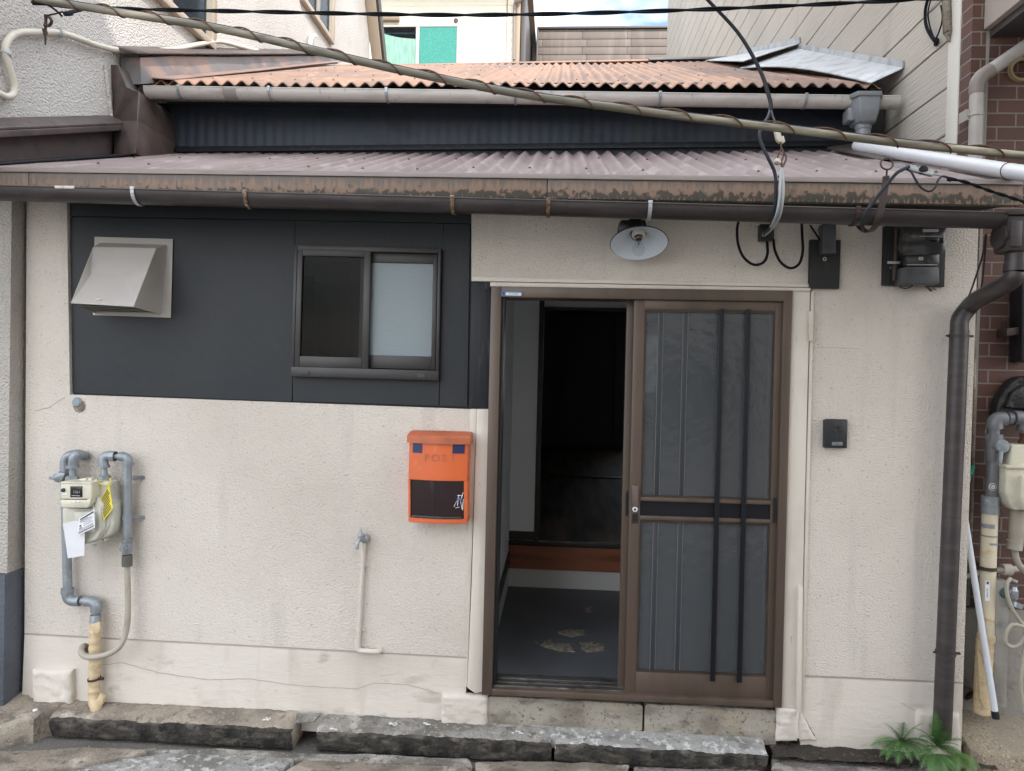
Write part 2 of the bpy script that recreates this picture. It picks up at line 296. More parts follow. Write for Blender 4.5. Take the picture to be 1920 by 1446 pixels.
M['stone_pale'] = mat('pale_lichened_granite', (0.33, 0.325, 0.31), 0.9, var=[((0.20, 0.195, 0.18), (5, 8, 8), 0.46, 0.60), ((0.52, 0.53, 0.52), 26, 0.55, 0.62), ((0.15, 0.144, 0.13), 34, 0.57, 0.69), ((0.19, 0.183, 0.168), (140, 140, 140), 0.56, 0.68)], bumps=[(24, 0.014), (95, 0.006)])
M['stone_grime'] = mat('black_mossy_stone_face', (0.050, 0.044, 0.038), 0.95, var=[((0.14, 0.125, 0.105), (14, 20, 34), 0.50, 0.70), ((0.016, 0.015, 0.013), 12, 0.5, 0.65)], bumps=[(40, 0.018), (120, 0.006)])
M['earth'] = mat('damp_black_earth', (0.035, 0.028, 0.022), 0.95, var=[((0.09, 0.075, 0.055), 40, 0.55, 0.7)], bumps=[(50, 0.02)])
M['asphalt'] = mat('grey_street_paving', (0.15, 0.14, 0.125), 0.9, var=[((0.10, 0.095, 0.085), 3, 0.45, 0.7), ((0.24, 0.225, 0.20), 60, 0.6, 0.7)], bumps=[(90, 0.006)])
M['paint_spot'] = mat('white_paint_drip', (0.70, 0.71, 0.74), 0.6)
M['crack'] = mat('hairline_crack', (0.40, 0.36, 0.315), 0.9)
M['crack_dark'] = mat('dark_joint', (0.05, 0.045, 0.04), 0.9)
M['putty'] = mat('blue_grey_putty', (0.25, 0.30, 0.33), 0.7)
M['broom_white'] = mat('white_broom_pole', (0.62, 0.65, 0.70), 0.35)
M['green_bristle'] = mat('green_bristle', (0.01, 0.30, 0.21), 0.6)
M['brush_block'] = mat('dirty_brush_block', (0.33, 0.27, 0.20), 0.7)
M['tarp'] = mat('black_tarpaulin', (0.014, 0.014, 0.015), 0.5, bumps=[(14, 0.03)])
M['fern'] = mat('fern_leaf', (0.090, 0.195, 0.050), 0.5, var=[((0.050, 0.12, 0.034), 30, 0.4, 0.65)])
M['fern_light'] = mat('young_fern_leaf', (0.12, 0.20, 0.045), 0.5, var=[((0.075, 0.15, 0.035), 30, 0.4, 0.65)])
M['opp_wall'] = mat('cream_opposite_render', (0.66, 0.62, 0.55), 0.8, var=[((0.58, 0.54, 0.48), 1, 0.45, 0.75)])

def brick_mat(name, axis):
    m = bpy.data.materials.new(name); m.use_nodes = True; n = m.node_tree; b = n.nodes['Principled BSDF']
    t = n.nodes.new('ShaderNodeTexCoord'); sp = n.nodes.new('ShaderNodeSeparateXYZ'); cb = n.nodes.new('ShaderNodeCombineXYZ')
    n.links.new(t.outputs['Object'], sp.inputs[0]); n.links.new(sp.outputs[axis], cb.inputs['X']); n.links.new(sp.outputs['Z'], cb.inputs['Y'])
    k = n.nodes.new('ShaderNodeTexBrick'); n.links.new(cb.outputs[0], k.inputs['Vector'])
    k.inputs['Scale'].default_value = 1; k.inputs['Brick Width'].default_value = 0.168; k.inputs['Row Height'].default_value = 0.0632
    k.inputs['Mortar Size'].default_value = 0.0042; k.inputs['Mortar Smooth'].default_value = 0.25; k.inputs['Bias'].default_value = 0
    k.inputs['Color1'].default_value = (0.112, 0.050, 0.037, 1); k.inputs['Color2'].default_value = (0.084, 0.039, 0.030, 1); k.inputs['Mortar'].default_value = (0.215, 0.185, 0.155, 1)
    nz = n.nodes.new('ShaderNodeTexNoise'); nz.inputs['Scale'].default_value = 5; nz.inputs['Detail'].default_value = 6; n.links.new(t.outputs['Object'], nz.inputs['Vector'])
    mr = n.nodes.new('ShaderNodeMapRange'); mr.inputs['From Min'].default_value = 0.4; mr.inputs['From Max'].default_value = 0.75; mr.inputs['To Max'].default_value = 0.45; n.links.new(nz.outputs['Fac'], mr.inputs['Value'])
    mxn = n.nodes.new('ShaderNodeMix'); mxn.data_type = 'RGBA'; mxn.inputs['B'].default_value = (0.06, 0.04, 0.035, 1)
    n.links.new(k.outputs['Color'], mxn.inputs['A']); n.links.new(mr.outputs[0], mxn.inputs['Factor']); n.links.new(mxn.outputs['Result'], b.inputs['Base Color'])
    n2 = n.nodes.new('ShaderNodeTexNoise'); n2.inputs['Scale'].default_value = 130; n.links.new(t.outputs['Object'], n2.inputs['Vector'])
    b0 = n.nodes.new('ShaderNodeBump'); b0.inputs['Distance'].default_value = 0.0025; n.links.new(n2.outputs['Fac'], b0.inputs['Height'])
    b1 = n.nodes.new('ShaderNodeBump'); b1.inputs['Distance'].default_value = 0.008; b1.invert = True
    n.links.new(k.outputs['Fac'], b1.inputs['Height']); n.links.new(b0.outputs[0], b1.inputs['Normal']); n.links.new(b1.outputs[0], b.inputs['Normal'])
    b.inputs['Roughness'].default_value = 0.65
    return m
M['brick_front'] = brick_mat('brown_red_brick_front', 'X'); M['brick_side'] = brick_mat('brown_red_brick_side', 'Y')

def glass_mat(name, tint, rough, see, bump=None, gloss=0.12, base=None, spec=0.6):
    """pane: part see-through, part reflecting; base adds the milky body of frosted glass"""
    m = bpy.data.materials.new(name); m.use_nodes = True; n = m.node_tree; n.nodes.clear()
    o = n.nodes.new('ShaderNodeOutputMaterial'); tr = n.nodes.new('ShaderNodeBsdfTransparent'); tr.inputs['Color'].default_value = (*tint, 1)
    p = n.nodes.new('ShaderNodeBsdfPrincipled'); p.inputs['Base Color'].default_value = (*(base or (0.01, 0.01, 0.012)), 1); p.inputs['Roughness'].default_value = rough
    p.inputs['Specular IOR Level'].default_value = spec
    mxs = n.nodes.new('ShaderNodeMixShader'); mxs.inputs['Fac'].default_value = 1-see
    n.links.new(tr.outputs[0], mxs.inputs[1]); n.links.new(p.outputs[0], mxs.inputs[2]); n.links.new(mxs.outputs[0], o.inputs['Surface'])
    if bump:
        t = n.nodes.new('ShaderNodeTexCoord'); mpn = n.nodes.new('ShaderNodeMapping'); mpn.inputs['Scale'].default_value = bump[0]
        nz = n.nodes.new('ShaderNodeTexNoise'); nz.inputs['Scale'].default_value = 1; nz.inputs['Detail'].default_value = 3
        bp = n.nodes.new('ShaderNodeBump'); bp.inputs['Distance'].default_value = bump[1]
        n.links.new(t.outputs['Object'], mpn.inputs['Vector']); n.links.new(mpn.outputs[0], nz.inputs['Vector']); n.links.new(nz.outputs['Fac'], bp.inputs['Height']); n.links.new(bp.outputs[0], p.inputs['Normal'])
    return m
M['door_glass'] = glass_mat('patterned_door_glass', (0.8, 0.82, 0.84), 0.2, 0.42, ((22, 22, 18), 0.0035), base=(0.085, 0.093, 0.10), spec=1.0)
M['dark_glass'] = glass_mat('dark_window_glass', (0.6, 0.57, 0.53), 0.03, 0.9)
M['frost_glass'] = glass_mat('frosted_window_glass', (0.7, 0.75, 0.78), 0.3, 0.42, ((14, 14, 90), 0.0012), base=(0.30, 0.36, 0.385))
M['house_glass'] = glass_mat('clear_house_glass', (0.6, 0.65, 0.68), 0.04, 0.7)
M['bulb_glass'] = glass_mat('clear_bulb_glass', (0.97, 0.98, 0.99), 0.02, 0.93)

def stained(name, base, top, stain, moss, z0, z1):
    """board with ragged run-off stains and moss creeping up from its lower edge"""
    m = mat(name, base, 0.65, bumps=[((30, 30, 12), 0.003)]); n = m.node_tree; b = n.nodes['Principled BSDF']
    t = n.nodes.new('ShaderNodeTexCoord'); sp = n.nodes.new('ShaderNodeSeparateXYZ'); n.links.new(t.outputs['Object'], sp.inputs[0])
    h = n.nodes.new('ShaderNodeMapRange'); h.inputs['From Min'].default_value = z0; h.inputs['From Max'].default_value = z1; n.links.new(sp.outputs['Z'], h.inputs['Value'])
    def mask(scale, amp, thr, soft):
        mpn = n.nodes.new('ShaderNodeMapping'); mpn.inputs['Scale'].default_value = scale; n.links.new(t.outputs['Object'], mpn.inputs['Vector'])
        nz = n.nodes.new('ShaderNodeTexNoise'); nz.inputs['Scale'].default_value = 1; nz.inputs['Detail'].default_value = 6; n.links.new(mpn.outputs[0], nz.inputs['Vector'])
        a = n.nodes.new('ShaderNodeMath'); a.operation = 'MULTIPLY_ADD'; a.inputs[1].default_value = -amp; n.links.new(nz.outputs['Fac'], a.inputs[0]); n.links.new(h.outputs[0], a.inputs[2])
        r = n.nodes.new('ShaderNodeMapRange'); r.inputs['From Min'].default_value = thr+soft; r.inputs['From Max'].default_value = thr-soft; n.links.new(a.outputs[0], r.inputs['Value'])
        return r.outputs[0]
    prev = None
    for c2, mk in ((stain, mask((60, 60, 8), 1.5, 0.02, 0.16)), ((base[0]*.45, base[1]*.45, base[2]*.42), mask((38, 38, 30), 1.7, -0.44, 0.07)), (moss, mask((14, 14, 20), 1.6, -0.58, 0.14)), (stain, mask((90, 90, 26), 1.7, -0.78, 0.05))):
        k = n.nodes.new('ShaderNodeMix'); k.data_type = 'RGBA'; k.inputs['A'].default_value = (*base, 1); k.inputs['B'].default_value = (*c2, 1); n.links.new(mk, k.inputs['Factor'])
        if prev: n.links.new(prev, k.inputs['A'])
        prev = k.outputs['Result']
    n.links.new(prev, b.inputs['Base Color'])
    return m

Y_BR = 0.20
X_L, X_R = -2.645, P(1817, 250, Y_BR).x+.003

# ================================================================== SETTING
m_ = MB()
m_.face([(-80, -80, -0.17), (80, -80, -0.17), (80, 80, -0.17), (-80, 80, -0.17)])
struct('ground', m_, M['asphalt'])
m_ = MB()
def street_fn(u, v):
    x = -14+u*28; y = -4.5+v*4.22
    return V((x, y, -0.140+0.006*noise.noise(V((x*2, y*2, 0)))))
m_.grid(street_fn, 240, 36); struct('street', m_, M['asphalt'])

def rough_slab(mb, outline, z_top, z_bot, amp=0.006, sub=0.03, nose=0.0, tilt=None, seed=0):
    """hewn slab: outline is a plan polygon; edges broken up, top slightly uneven"""
    pts = []
    n = len(outline)
    for i in range(n):
        a, b = V(outline[i]), V(outline[(i+1) % n]); k = max(1, int((b-a).length/sub))
        for j in range(k):
            p = a.lerp(b, j/k); q = V((p.x*14, p.y*14, seed)); pts.append(V((p.x+amp*noise.noise(q), p.y+amp*noise.noise(q+V((7, 3, 1))))))
    t = bmesh.new()
    def zt(p): return (z_top if tilt is None else tilt(p.x, p.y)) + amp*0.6*noise.noise(V((p.x*9, p.y*9, seed+4)))
    c = sum(pts, V((0, 0)))/len(pts)
    top_in = [t.verts.new((p.x+(c.x-p.x)*min(0.5, 0.014/max((p-c).length, .02)), p.y+(c.y-p.y)*min(0.5, 0.014/max((p-c).length, .02)), zt(p))) for p in pts]
    top = [t.verts.new((p.x, p.y, zt(p)-0.008-0.004*noise.noise(V((p.x*30, p.y*30, seed))))) for p in pts]
    bot = [t.verts.new((p.x+amp*noise.noise(V((p.x*25, p.y*25, 3+seed))), p.y+nose+amp*noise.noise(V((p.x*25, p.y*25, 9+seed))), z_bot)) for p in pts]
    m = len(pts); t.faces.new(top_in)
    for i in range(m):
        j = (i+1) % m
        t.faces.new((top_in[i], top[i], top[j], top_in[j])); t.faces.new((top[i], bot[i], bot[j], top[j]))
    bmesh.ops.triangulate(t, faces=[f for f in t.faces if len(f.verts) > 4])
    bmesh.ops.recalc_face_normals(t, faces=t.faces)
    return mb._join(t)

def kerb_block(x0, x1, y0, y1, zt0, zt1, zb, seed, mats, label, slope=0.02):
    """long hewn granite kerb, chamfered nose, mossy lower face"""
    N = 150
    prof = [(y1, -0.0), (y1*0.55+y0*0.45, 0.002), (y0*0.82+y1*0.18, -0.004-slope*0.4), (y0+0.010, -0.006-slope), (y0, -0.014-slope), (y0+0.004, -0.045-slope), (y0+0.02, None)]
    def fn(mi):
        mb = MB(); return mb
    mb = MB(); t = bmesh.new(); rows = []
    for i in range(N+1):
        u = i/N; e = 0.010*noise.noise(V((seed, i*0.9, 2))) if i in (0, N) else 0
        x = x0+(x1-x0)*u; zt = zt0+(zt1-zt0)*u; row = []
        for k, (y, dz) in enumerate(prof):
            q = V((x*9, k*.9, seed)); z = zb if dz is None else zt+dz+0.007*noise.noise(q)+0.004*noise.noise(V((x*45, k*2.9, seed)))
            end = min(i, N-i)*(x1-x0)/N; rnd_ = max(0, 0.016-end)*0.7 if k >= 0 else 0
            row.append(t.verts.new((x+(0.010*noise.noise(V((k*2.1, seed, i)))if i in (0, N) else 0), y+((0.011*noise.noise(q*1.7+V((3, 3, 3)))+0.006*noise.noise(V((x*50, k*3.3, seed+5)))) if 0 < k else 0)+(rnd_ if k >= 3 else 0), z-rnd_)))
        rows.append(row)
    for a, b in zip(rows, rows[1:]):
        for k in range(len(prof)-1):
            f = t.faces.new((a[k], a[k+1], b[k+1], b[k])); f.material_index = 1 if k >= 3 else 0
    for row, flip in ((rows[0], False), (rows[-1], True)):
        bk = t.verts.new((row[0].co.x, y1, zb)); ring = row+[bk]
        t.faces.new(ring if flip else ring[::-1])
    bmesh.ops.recalc_face_normals(t, faces=t.faces)
    me = bpy.data.meshes.new('tmp'); t.to_mesh(me); t.free(); mb.bm.from_mesh(me); bpy.data.meshes.remove(me)
    return solo('kerb_stone', mb, mats, ((x0+x1)/2, y0, zb), label, 'kerb stone', 'kerb stones along the foot of the house', sharp=50)

def xa(px, py, y): return P(px, py, y).x
ST, SP, SG = M['stone'], M['stone_pale'], M['stone_grime']
kerb_block(xa(92, 1375, -.12), xa(547, 1385, -.12), -0.135, 0.03, -0.036, -0.028, -0.15, 1.3, [M['conc_old'], SG], 'long brown kerb stone with a black mossy face below the gas meter pipes', 0.016)
kerb_block(xa(592, 1385, -.12), xa(1034, 1400, -.12), -0.125, 0.03, -0.034, -0.030, -0.15, 4.1, [ST, SG], 'grey kerb stone with white paint drips left of the cracked joint, before the open doorway', 0.016)
kerb_block(xa(1041, 1400, -.12), xa(1440, 1410, -.12), -0.128, -0.012, -0.036, -0.036, -0.15, 7.7, [SP, SG], 'pale lichened kerb stone in front of the closed door leaf', 0.010)

# ---- low street stones in front of the kerb
def paving(pxs, z, mats, label, seed):
    mb = MB(); pts = [PZ(a, b, z) for a, b in pxs]; out_ = [(p.x, p.y) for p in pts]
    rough_slab(mb, out_, z, z-0.06, 0.008, 0.02, seed=seed)
    c = sum(pts, V((0, 0, 0)))/len(pts)
    solo('paving_stone', mb, mats, (c.x, c.y, z-0.06), label, 'paving stone', 'stones of the street edge', sharp=50)
paving([(-60, 1412), (140, 1400), (300, 1404), (235, 1418), (60, 1452), (20, 1500), (-120, 1500)], -0.126, M['conc_old'], 'brown paving slab at the left corner of the street', 2)
paving([(70, 1456), (240, 1420), (330, 1409), (560, 1418), (515, 1450), (480, 1510), (60, 1510)], -0.124, SP, 'pale grey paving slab in front of the gas pipe', 5)
paving([(265, 1406), (400, 1404), (880, 1422), (884, 1434), (600, 1424), (330, 1410)], -0.120, ST, 'long thin grey edging stone between kerb and pale slab', 9)
paving([(525, 1450), (570, 1422), (882, 1437), (900, 1470), (900, 1520), (490, 1520)], -0.127, M['conc_old'], 'speckled paving slab below the grey edging stone', 13)
paving([(890, 1428), (970, 1424), (1180, 1432), (1176, 1446), (1190, 1520), (905, 1520)], -0.122, M['conc_old'], 'reddish brown paving stone below the cracked kerb joint', 17)
paving([(1190, 1437), (1420, 1440), (1440, 1452), (1450, 1520), (1200, 1520)], -0.124, ST, 'dark grey paving stone below the pale kerb stone', 21)
paving([(1446, 1411), (1560, 1411), (1735, 1420), (1745, 1440), (1750, 1530), (1452, 1530)], -0.095, ST, 'broad grey stone before the right corner, left of the ferns', 25)
paving([(1800, 1432), (1990, 1428), (2060, 1530), (1790, 1530)], -0.112, SP, 'pale grey paving stone right of the ferns', 29)

# ---- soil and concrete at the wall foot
m_ = MB(); rough_slab(m_, [(-3.4, 0.02), (-3.4, -0.36), (-2.75, -0.345), (-2.52, -0.235), (-2.385, -0.16), (-2.375, -0.10), (-2.24, 0.02)], 0, -0.19, 0.012, 0.02,
                      tilt=lambda x, y: -0.030+0.20*max(-0.33, min(0.0, y+0.04))+(0.015 if x < -2.5 else 0), seed=31)
struct('pavement', m_, M['conc_old'], 50)
m_ = MB()
def gapfloor(u, v):
    x = 1.0+u*0.95; y = -0.10+v*0.16
    return V((x, y, -0.068+0.02*v+0.010*noise.noise(V((x*14, y*14, 3)))+0.005*noise.noise(V((x*50, y*50, 3)))))
m_.grid(gapfloor, 80, 16); struct('soil', m_, M['earth'])
m_ = MB()
ap = [PZ(1662+26, 1340, 0.0), PZ(1700, 1352, -0.02)]
rough_slab(m_, [(1.87, 0.19), (1.87, -0.045), (1.90, -0.075), (2.15, -0.062), (2.9, -0.075), (2.9, 0.19)], 0, -0.16, 0.010, 0.02,
           tilt=lambda x, y: -0.018+0.30*max(0, y+0.08)-0.10*max(0, x-2.05), seed=37)
struct('alley_floor', m_, M['agg'], 50)

# ---- the house across the street (behind the camera): shades the street
opp = thing('opposite_house', (3, -4.7, -0.1), 'tall cream house standing across the street behind the viewer', 'house')
m_ = MB(); m_.box((-0.95, -10.5, -0.13), (6.6, -4.75, 8.75)); part('wall', m_, M['opp_wall'], opp)
m_ = MB(); m_.box((-1.1, -10.7, 8.753), (6.75, -4.62, 8.90)); part('roof', m_, M['dark_trim'], opp)
for wx, wz in ((0.6, 0.9), (3.4, 0.9), (0.6, 3.9), (3.4, 3.9), (0.6, 6.6), (3.4, 6.6)):
    m_ = MB(); m_.box((wx, -4.748, wz), (wx+1.5, -4.70, wz+1.1), 0.01); f_ = part('window', m_, M['sash_grey'], opp)
    m_ = MB(); m_.box((wx+.08, -4.699, wz+.08), (wx+1.42, -4.69, wz+1.02)); part('pane', m_, M['house_glass'], f_)

# ================================================================== THE HOUSE
H = thing('house', (0, 0, 0), 'low old house with charcoal and cream front, corrugated roofs and an open sliding door', 'house')
YB = 0.12
# lower left stucco field (L-shaped) and base course
m_ = MB(); m_.poly([(50, 370), (125, 370), (131, 740), (893, 768), (877, 1232), (46, 1187)], 0.0, YB)
part('stucco_wall', m_, M['stucco'], H)
m_ = MB(); m_.poly([(46, 1191), (876, 1236), (870, 1385), (40, 1345)], -0.002, YB)
part('base_course', m_, M['render'], H)
# right stucco with the strip over the door
m_ = MB(); m_.poly([(884, 385), (1836, 385), (1806, 1279), (1507, 1266), (1523, 540), (884, 527)], -0.004, YB)
part('stucco_wall', m_, M['stucco'], H)
m_ = MB(); m_.poly([(1507, 1271), (1806, 1284), (1802, 1420), (1500, 1410)], -0.006, YB)
part('base_course', m_, M['render'], H)
def rough_block(pxs, Y, t_, seed, amp=.006, name='corner_block'):
    mb = MB(); q = [P(a, b, Y) for a, b in pxs]; n = 22; t = bmesh.new()
    def pt(u, v): return (q[0].lerp(q[1], u)).lerp(q[3].lerp(q[2], u), v)
    def edge(x): return min(1, min(x, 1-x)/.07)
    g = []
    for j in range(n+1):
        row = []
        for i in range(n+1):
            p = pt(i/n, j/n); k = min(edge(i/n), edge(j/n)); d = V((p.x*22, p.z*22, seed))
            row.append(t.verts.new(p+V((amp*noise.noise(d+V((9, 1, 3))), amp*1.3*noise.noise(d)+amp*.6*noise.noise(d*3)+(1-k)**2*.012, amp*noise.noise(d+V((2, 7, 5)))))))
        g.append(row)
    for j in range(n):
        for i in range(n): t.faces.new((g[j][i], g[j][i+1], g[j+1][i+1], g[j+1][i]))
    rim = [g[0][i] for i in range(n+1)]+[g[j][n] for j in range(1, n+1)]+[g[n][i] for i in range(n-1, -1, -1)]+[g[j][0] for j in range(n-1, 0, -1)]
    bk = [t.verts.new(v.co+V((0, t_, 0))) for v in rim]
    for i in range(len(rim)): k = (i+1) % len(rim); t.faces.new((rim[i], bk[i], bk[k], rim[k]))
    bmesh.ops.recalc_face_normals(t, faces=t.faces); mb._join(t); part(name, mb, M['render'], H, sharp=60)
rough_block([(58, 1256), (133, 1258), (133, 1345), (58, 1345)], -.035, .034, 3)
rough_block([(828, 1304), (913, 1308), (913, 1380), (826, 1376)], -.03, .03, 7)
rough_block([(1722, 1336), (1802, 1340), (1805, 1420), (1718, 1420)], -.03, .026, 11, .004)
rough_block([(1457, 1327), (1500, 1330), (1533, 1392), (1456, 1392)], -.026, .022, 15, .004)
# grooves' dark backs
m_ = MB(); m_.poly([(46, 1185), (877, 1230), (877, 1238), (46, 1193)], 0.006, 0.01); part('groove', m_, M['crack'], H)
m_ = MB(); m_.poly([(1507, 1264), (1806, 1277), (1806, 1286), (1507, 1273)], 0.004, 0.01); part('groove', m_, M['crack'], H)
# cracks in the base render
def crack(pxs, wd, Y, m):
    mb = MB(); pts = []
    for (a, b), (c, d) in zip(pxs, pxs[1:]):
        n_ = max(2, int(math.hypot(c-a, d-b)/7))
        for k in range(n_): pts.append((a+(c-a)*k/n_, b+(d-b)*k/n_+2.2*noise.noise(V((a*.3+k*1.3, b, 1)))))
    up_ = [(x, y-wd*(0.5+0.5*abs(noise.noise(V((x*.2, y, 2)))))) for x, y in pts]; dn = [(x, y+wd*0.5) for x, y in pts]
    for i in range(len(pts)-1): mb.poly([up_[i], up_[i+1], dn[i+1], dn[i]], Y, 0.004)
    part('crack', mb, m, H)
crack([(190, 1246), (230, 1243), (300, 1262), (390, 1275), (470, 1273), (560, 1286), (668, 1292), (700, 1281), (760, 1283), (830, 1302)], 1.3, -0.0035, M['crack'])
crack([(1500, 1338), (1512, 1352), (1522, 1372), (1534, 1388)], 1.4, -0.0075, M['crack_dark'])
crack([(1690, 1318), (1722, 1336), (1760, 1340)], 1.2, -0.0075, M['crack'])
crack([(66, 771), (90, 765), (110, 752), (128, 740)], 1.6, -0.0015, M['crack'])
crack([(1526, 652), (1560, 652), (1620, 655)], 0.8, -0.0045, M['crack'])
# ragged dark joint at the wall foot
m_ = MB(); m_.poly([(868, 1340), (1000, 1340), (1500, 1372), (1836, 1400), (1836, 1420), (868, 1420)], 0.02, 0.05); part('foundation', m_, M['earth'], H)
# painted-over pipe hole and old screw plugs
m_ = MB(); c_ = P(147, 757, 0); m_.lathe([(0.0, -.014), (.018, -.013), (.024, -.006), (.026, 0)], c_+V((-.004, 0, .006)), (0, 1, 0), 14); m_.mi = 1
m_.lathe([(.0, -.006), (.022, -.006), (.032, 0)], c_+V((.006, -.001, -.012)), (0, 1, 0), 11); part('plugged_hole', m_, [M['putty'], M['conc_old']], H)
# charcoal panel, boards with joints between them
YP = 0.016
for q_ in ([(126, 375), (556, 375), (549, 755), (128, 745)], [(823, 375), (900, 375), (900, 770), (819, 767)], [(556.5, 375), (822.5, 375), (822.5, 467), (556.5, 463)], [(549.5, 703), (818.5, 710), (818.5, 766), (549.5, 756)]):
    m_ = MB(); m_.poly(q_, YP+0.012, 0.06); part('panel_back', m_, M['black_wood'], H)
m_ = MB()
m_.poly([(132, 408), (553, 414), (547, 753), (137, 737)], YP, 0.011); m_.poly([(554, 414), (831, 420), (831, 470), (553, 466)], YP, 0.011)
m_.poly([(549, 700), (824, 708), (822, 761), (549, 752)], YP, 0.011); m_.poly([(832, 420), (881, 421), (876, 763), (824, 761)], YP, 0.011)
m_.poly([(132, 376), (884, 388), (884, 419), (132, 405)], YP-.003, 0.013)
part('charcoal_panel', m_, M['black_panel'], H)
m_ = MB(); m_.poly([(884, 527), (921, 528), (917, 766), (879, 765)], -0.006, 0.05, 0.003); part('corner_post', m_, M['black_wood'], H)
m_ = MB(); m_.poly([(909, 528), (921, 528), (920, 545), (909, 544)], -0.012, 0.008, 0.001); m_.rect(909.5, 545, 911, 640, -0.0072, 0.003); part('post_batten', m_, M['black_wood'], H)
# cream timber around the door
m_ = MB(); m_.poly([(894, 767), (918, 767), (905, 1298), (890, 1300), (876, 1290), (884, 1100)], -0.018, 0.06, 0.003); m_.poly([(881, 767), (894, 767), (876, 1288), (874, 1288)], -0.008, 0.03, 0.002)
part('door_trim', m_, M['white_wood'], H)
m_ = MB(); m_.poly([(884, 519), (1522, 532), (1522, 539), (884, 527)], -0.02, 0.06, 0.002); m_.poly([(919, 529), (1520, 540), (1520, 546), (919, 537)], -0.03, 0.06, 0.002); part('door_trim', m_, M['white_wood'], H)
m_ = MB(); m_.poly([(1486, 546), (1519, 546), (1500, 1330), (1464, 1327)], -0.022, 0.07, 0.003); part('door_trim', m_, M['white_wood'], H)
m_ = MB(); m_.poly([(1521, 546), (1527, 546), (1508, 1338), (1501, 1338)], -0.016, 0.05, 0.002); m_.rect(1517, 583, 1525, 640, -0.03, 0.02, 0.003); part('door_trim', m_, M['white_wood'], H)
# side walls, rear wall, closing the shell except an added daylight opening
m_ = MB(); m_.box((-2.555, 0.13, -0.1), (-2.47, 1.2, 2.35)); m_.box((1.74, 0.13, -0.1), (1.832, 8.3, 2.60)); m_.box((-2.555, 8.21, -0.1), (1.10, 8.3, 3.3)); m_.box((1.10, 8.21, -.1), (1.66, 8.3, 1.0)); m_.box((1.10, 8.21, 2.3), (1.66, 8.3, 3.3)); m_.box((1.66, 8.21, -.1), (1.73, 8.3, 3.3)); m_.box((-2.555, 1.2, -0.1), (-2.47, 8.3, 2.7))
part('shell_wall', m_, M['stucco'], H)

# ---- eaves: soffit of dark boards, stained fascia with its metal edge strip
zF0, zF1 = P(0, 357, -.32).z, P(1915, 385, -.32).z
xF0, xF1 = -2.58, P(1918, 360, -.32).x
def fas(x, d): return (zF0+(zF1-zF0)*(x-xF0)/(xF1-xF0))+d
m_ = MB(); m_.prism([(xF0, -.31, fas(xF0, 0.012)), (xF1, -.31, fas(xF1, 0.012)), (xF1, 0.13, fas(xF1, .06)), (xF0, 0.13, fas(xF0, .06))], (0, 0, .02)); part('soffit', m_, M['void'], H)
M['fascia'] = stained('stained_fascia_board', (0.120, 0.098, 0.084), None, (0.21, 0.138, 0.098), (0.050, 0.050, 0.036), 2.315, 2.405)
segs = [(xF0, xa(53, 340, -.32)), (xa(54, 340, -.32), xa(1025.5, 340, -.32)), (xa(1027, 340, -.32), xF1)]
for a, b in segs:
    m_ = MB(); m_.prism([(a, -.32, fas(a, 0)), (b, -.32, fas(b, 0)), (b, -.32, fas(b, .079)), (a, -.32, fas(a, .079))], (0, .03, 0), 0.002); part('fascia_board', m_, M['fascia'], H)
m_ = MB(); m_.prism([(xF0, -.327, fas(xF0, .080)), (xF1, -.327, fas(xF1, .080)), (xF1, -.318, fas(xF1, .104)), (xF0, -.318, fas(xF0, .104))], (0, .02, 0), 0.003)
part('edge_strip', m_, mat('pale_brown_edge_strip', (0.20, 0.165, 0.15), 0.5, var=[((0.13, 0.105, 0.095), (4, 40, 40), 0.5, 0.75)]), H)

# ---- corrugated roofs
PITCH_W = 0.0845
def corrugated(name, x0, x1, f0, f1, b0, b1, amp, mats, phase=0.0, laps=9, nails=True, seed=1):
    """f0/f1: (y,z) of the front edge at x0/x1, b0/b1: of the back edge"""
    mb = MB(); n = int((x1-x0)/PITCH_W*10); rows = 10
    def pt(x, v, dn=0.0):
        t = (x-x0)/(x1-x0)
        y = (f0[0]*(1-t)+f1[0]*t)*(1-v)+(b0[0]*(1-t)+b1[0]*t)*v
        z = (f0[1]*(1-t)+f1[1]*t)*(1-v)+(b0[1]*(1-t)+b1[1]*t)*v
        lap = math.floor((x-x0)/0.72); z += 0.004*math.sin(lap*2.3+seed)+0.004*noise.noise(V((x*1.3, v*2, seed)))
        y += 0.010*noise.noise(V((lap*3.7, 0, seed)))*(1-v)
        return V((x, y, z+amp*math.cos(2*math.pi*(x-phase)/PITCH_W)-dn))
    mb.grid(lambda u, v: pt(x0+(x1-x0)*u, v), n, rows)
    mb.grid(lambda u, v: pt(x0+(x1-x0)*u, v, 0.007), n, 2)
    mb.grid(lambda u, v: pt(x0+(x1-x0)*u, 0, 0.007*v)-V((0, 0.0005, 0)), n, 1)
    if nails:
        mb.mi = 1; k0 = math.ceil((x0-phase)/PITCH_W)+1; r_ = random.Random(seed)
        for vv in (0.16, 0.55, 0.93) if seed == 1 else (0.05, 0.22, 0.42, 0.62, 0.82):
            for k in range(0, int((x1-x0)/PITCH_W)-2, 3):
                kk = k+(1 if vv in (0.55, 0.22, 0.62) else 0); x = phase+(k0+kk)*PITCH_W
                if x > x1-0.05 or r_.random() < .25: continue
                p = pt(x, vv+r_.uniform(-.015, .015)); nrm = V((0, -0.4, 0.92))
                mb.lathe([(0.0, .007), (.004, .006), (.005, .002), (.009, 0.0)], p, nrm, 8)
                q = p+V((r_.uniform(.012, .03)*r_.choice((-1, 1)), -0.05, -0.025))
    o = part(name, mb, [mats, M['rust']], H, sharp=60); return pt
zlf0, zlf1 = fas(xF0, .088), fas(xF1, .088)
xr0 = X_L+0.01
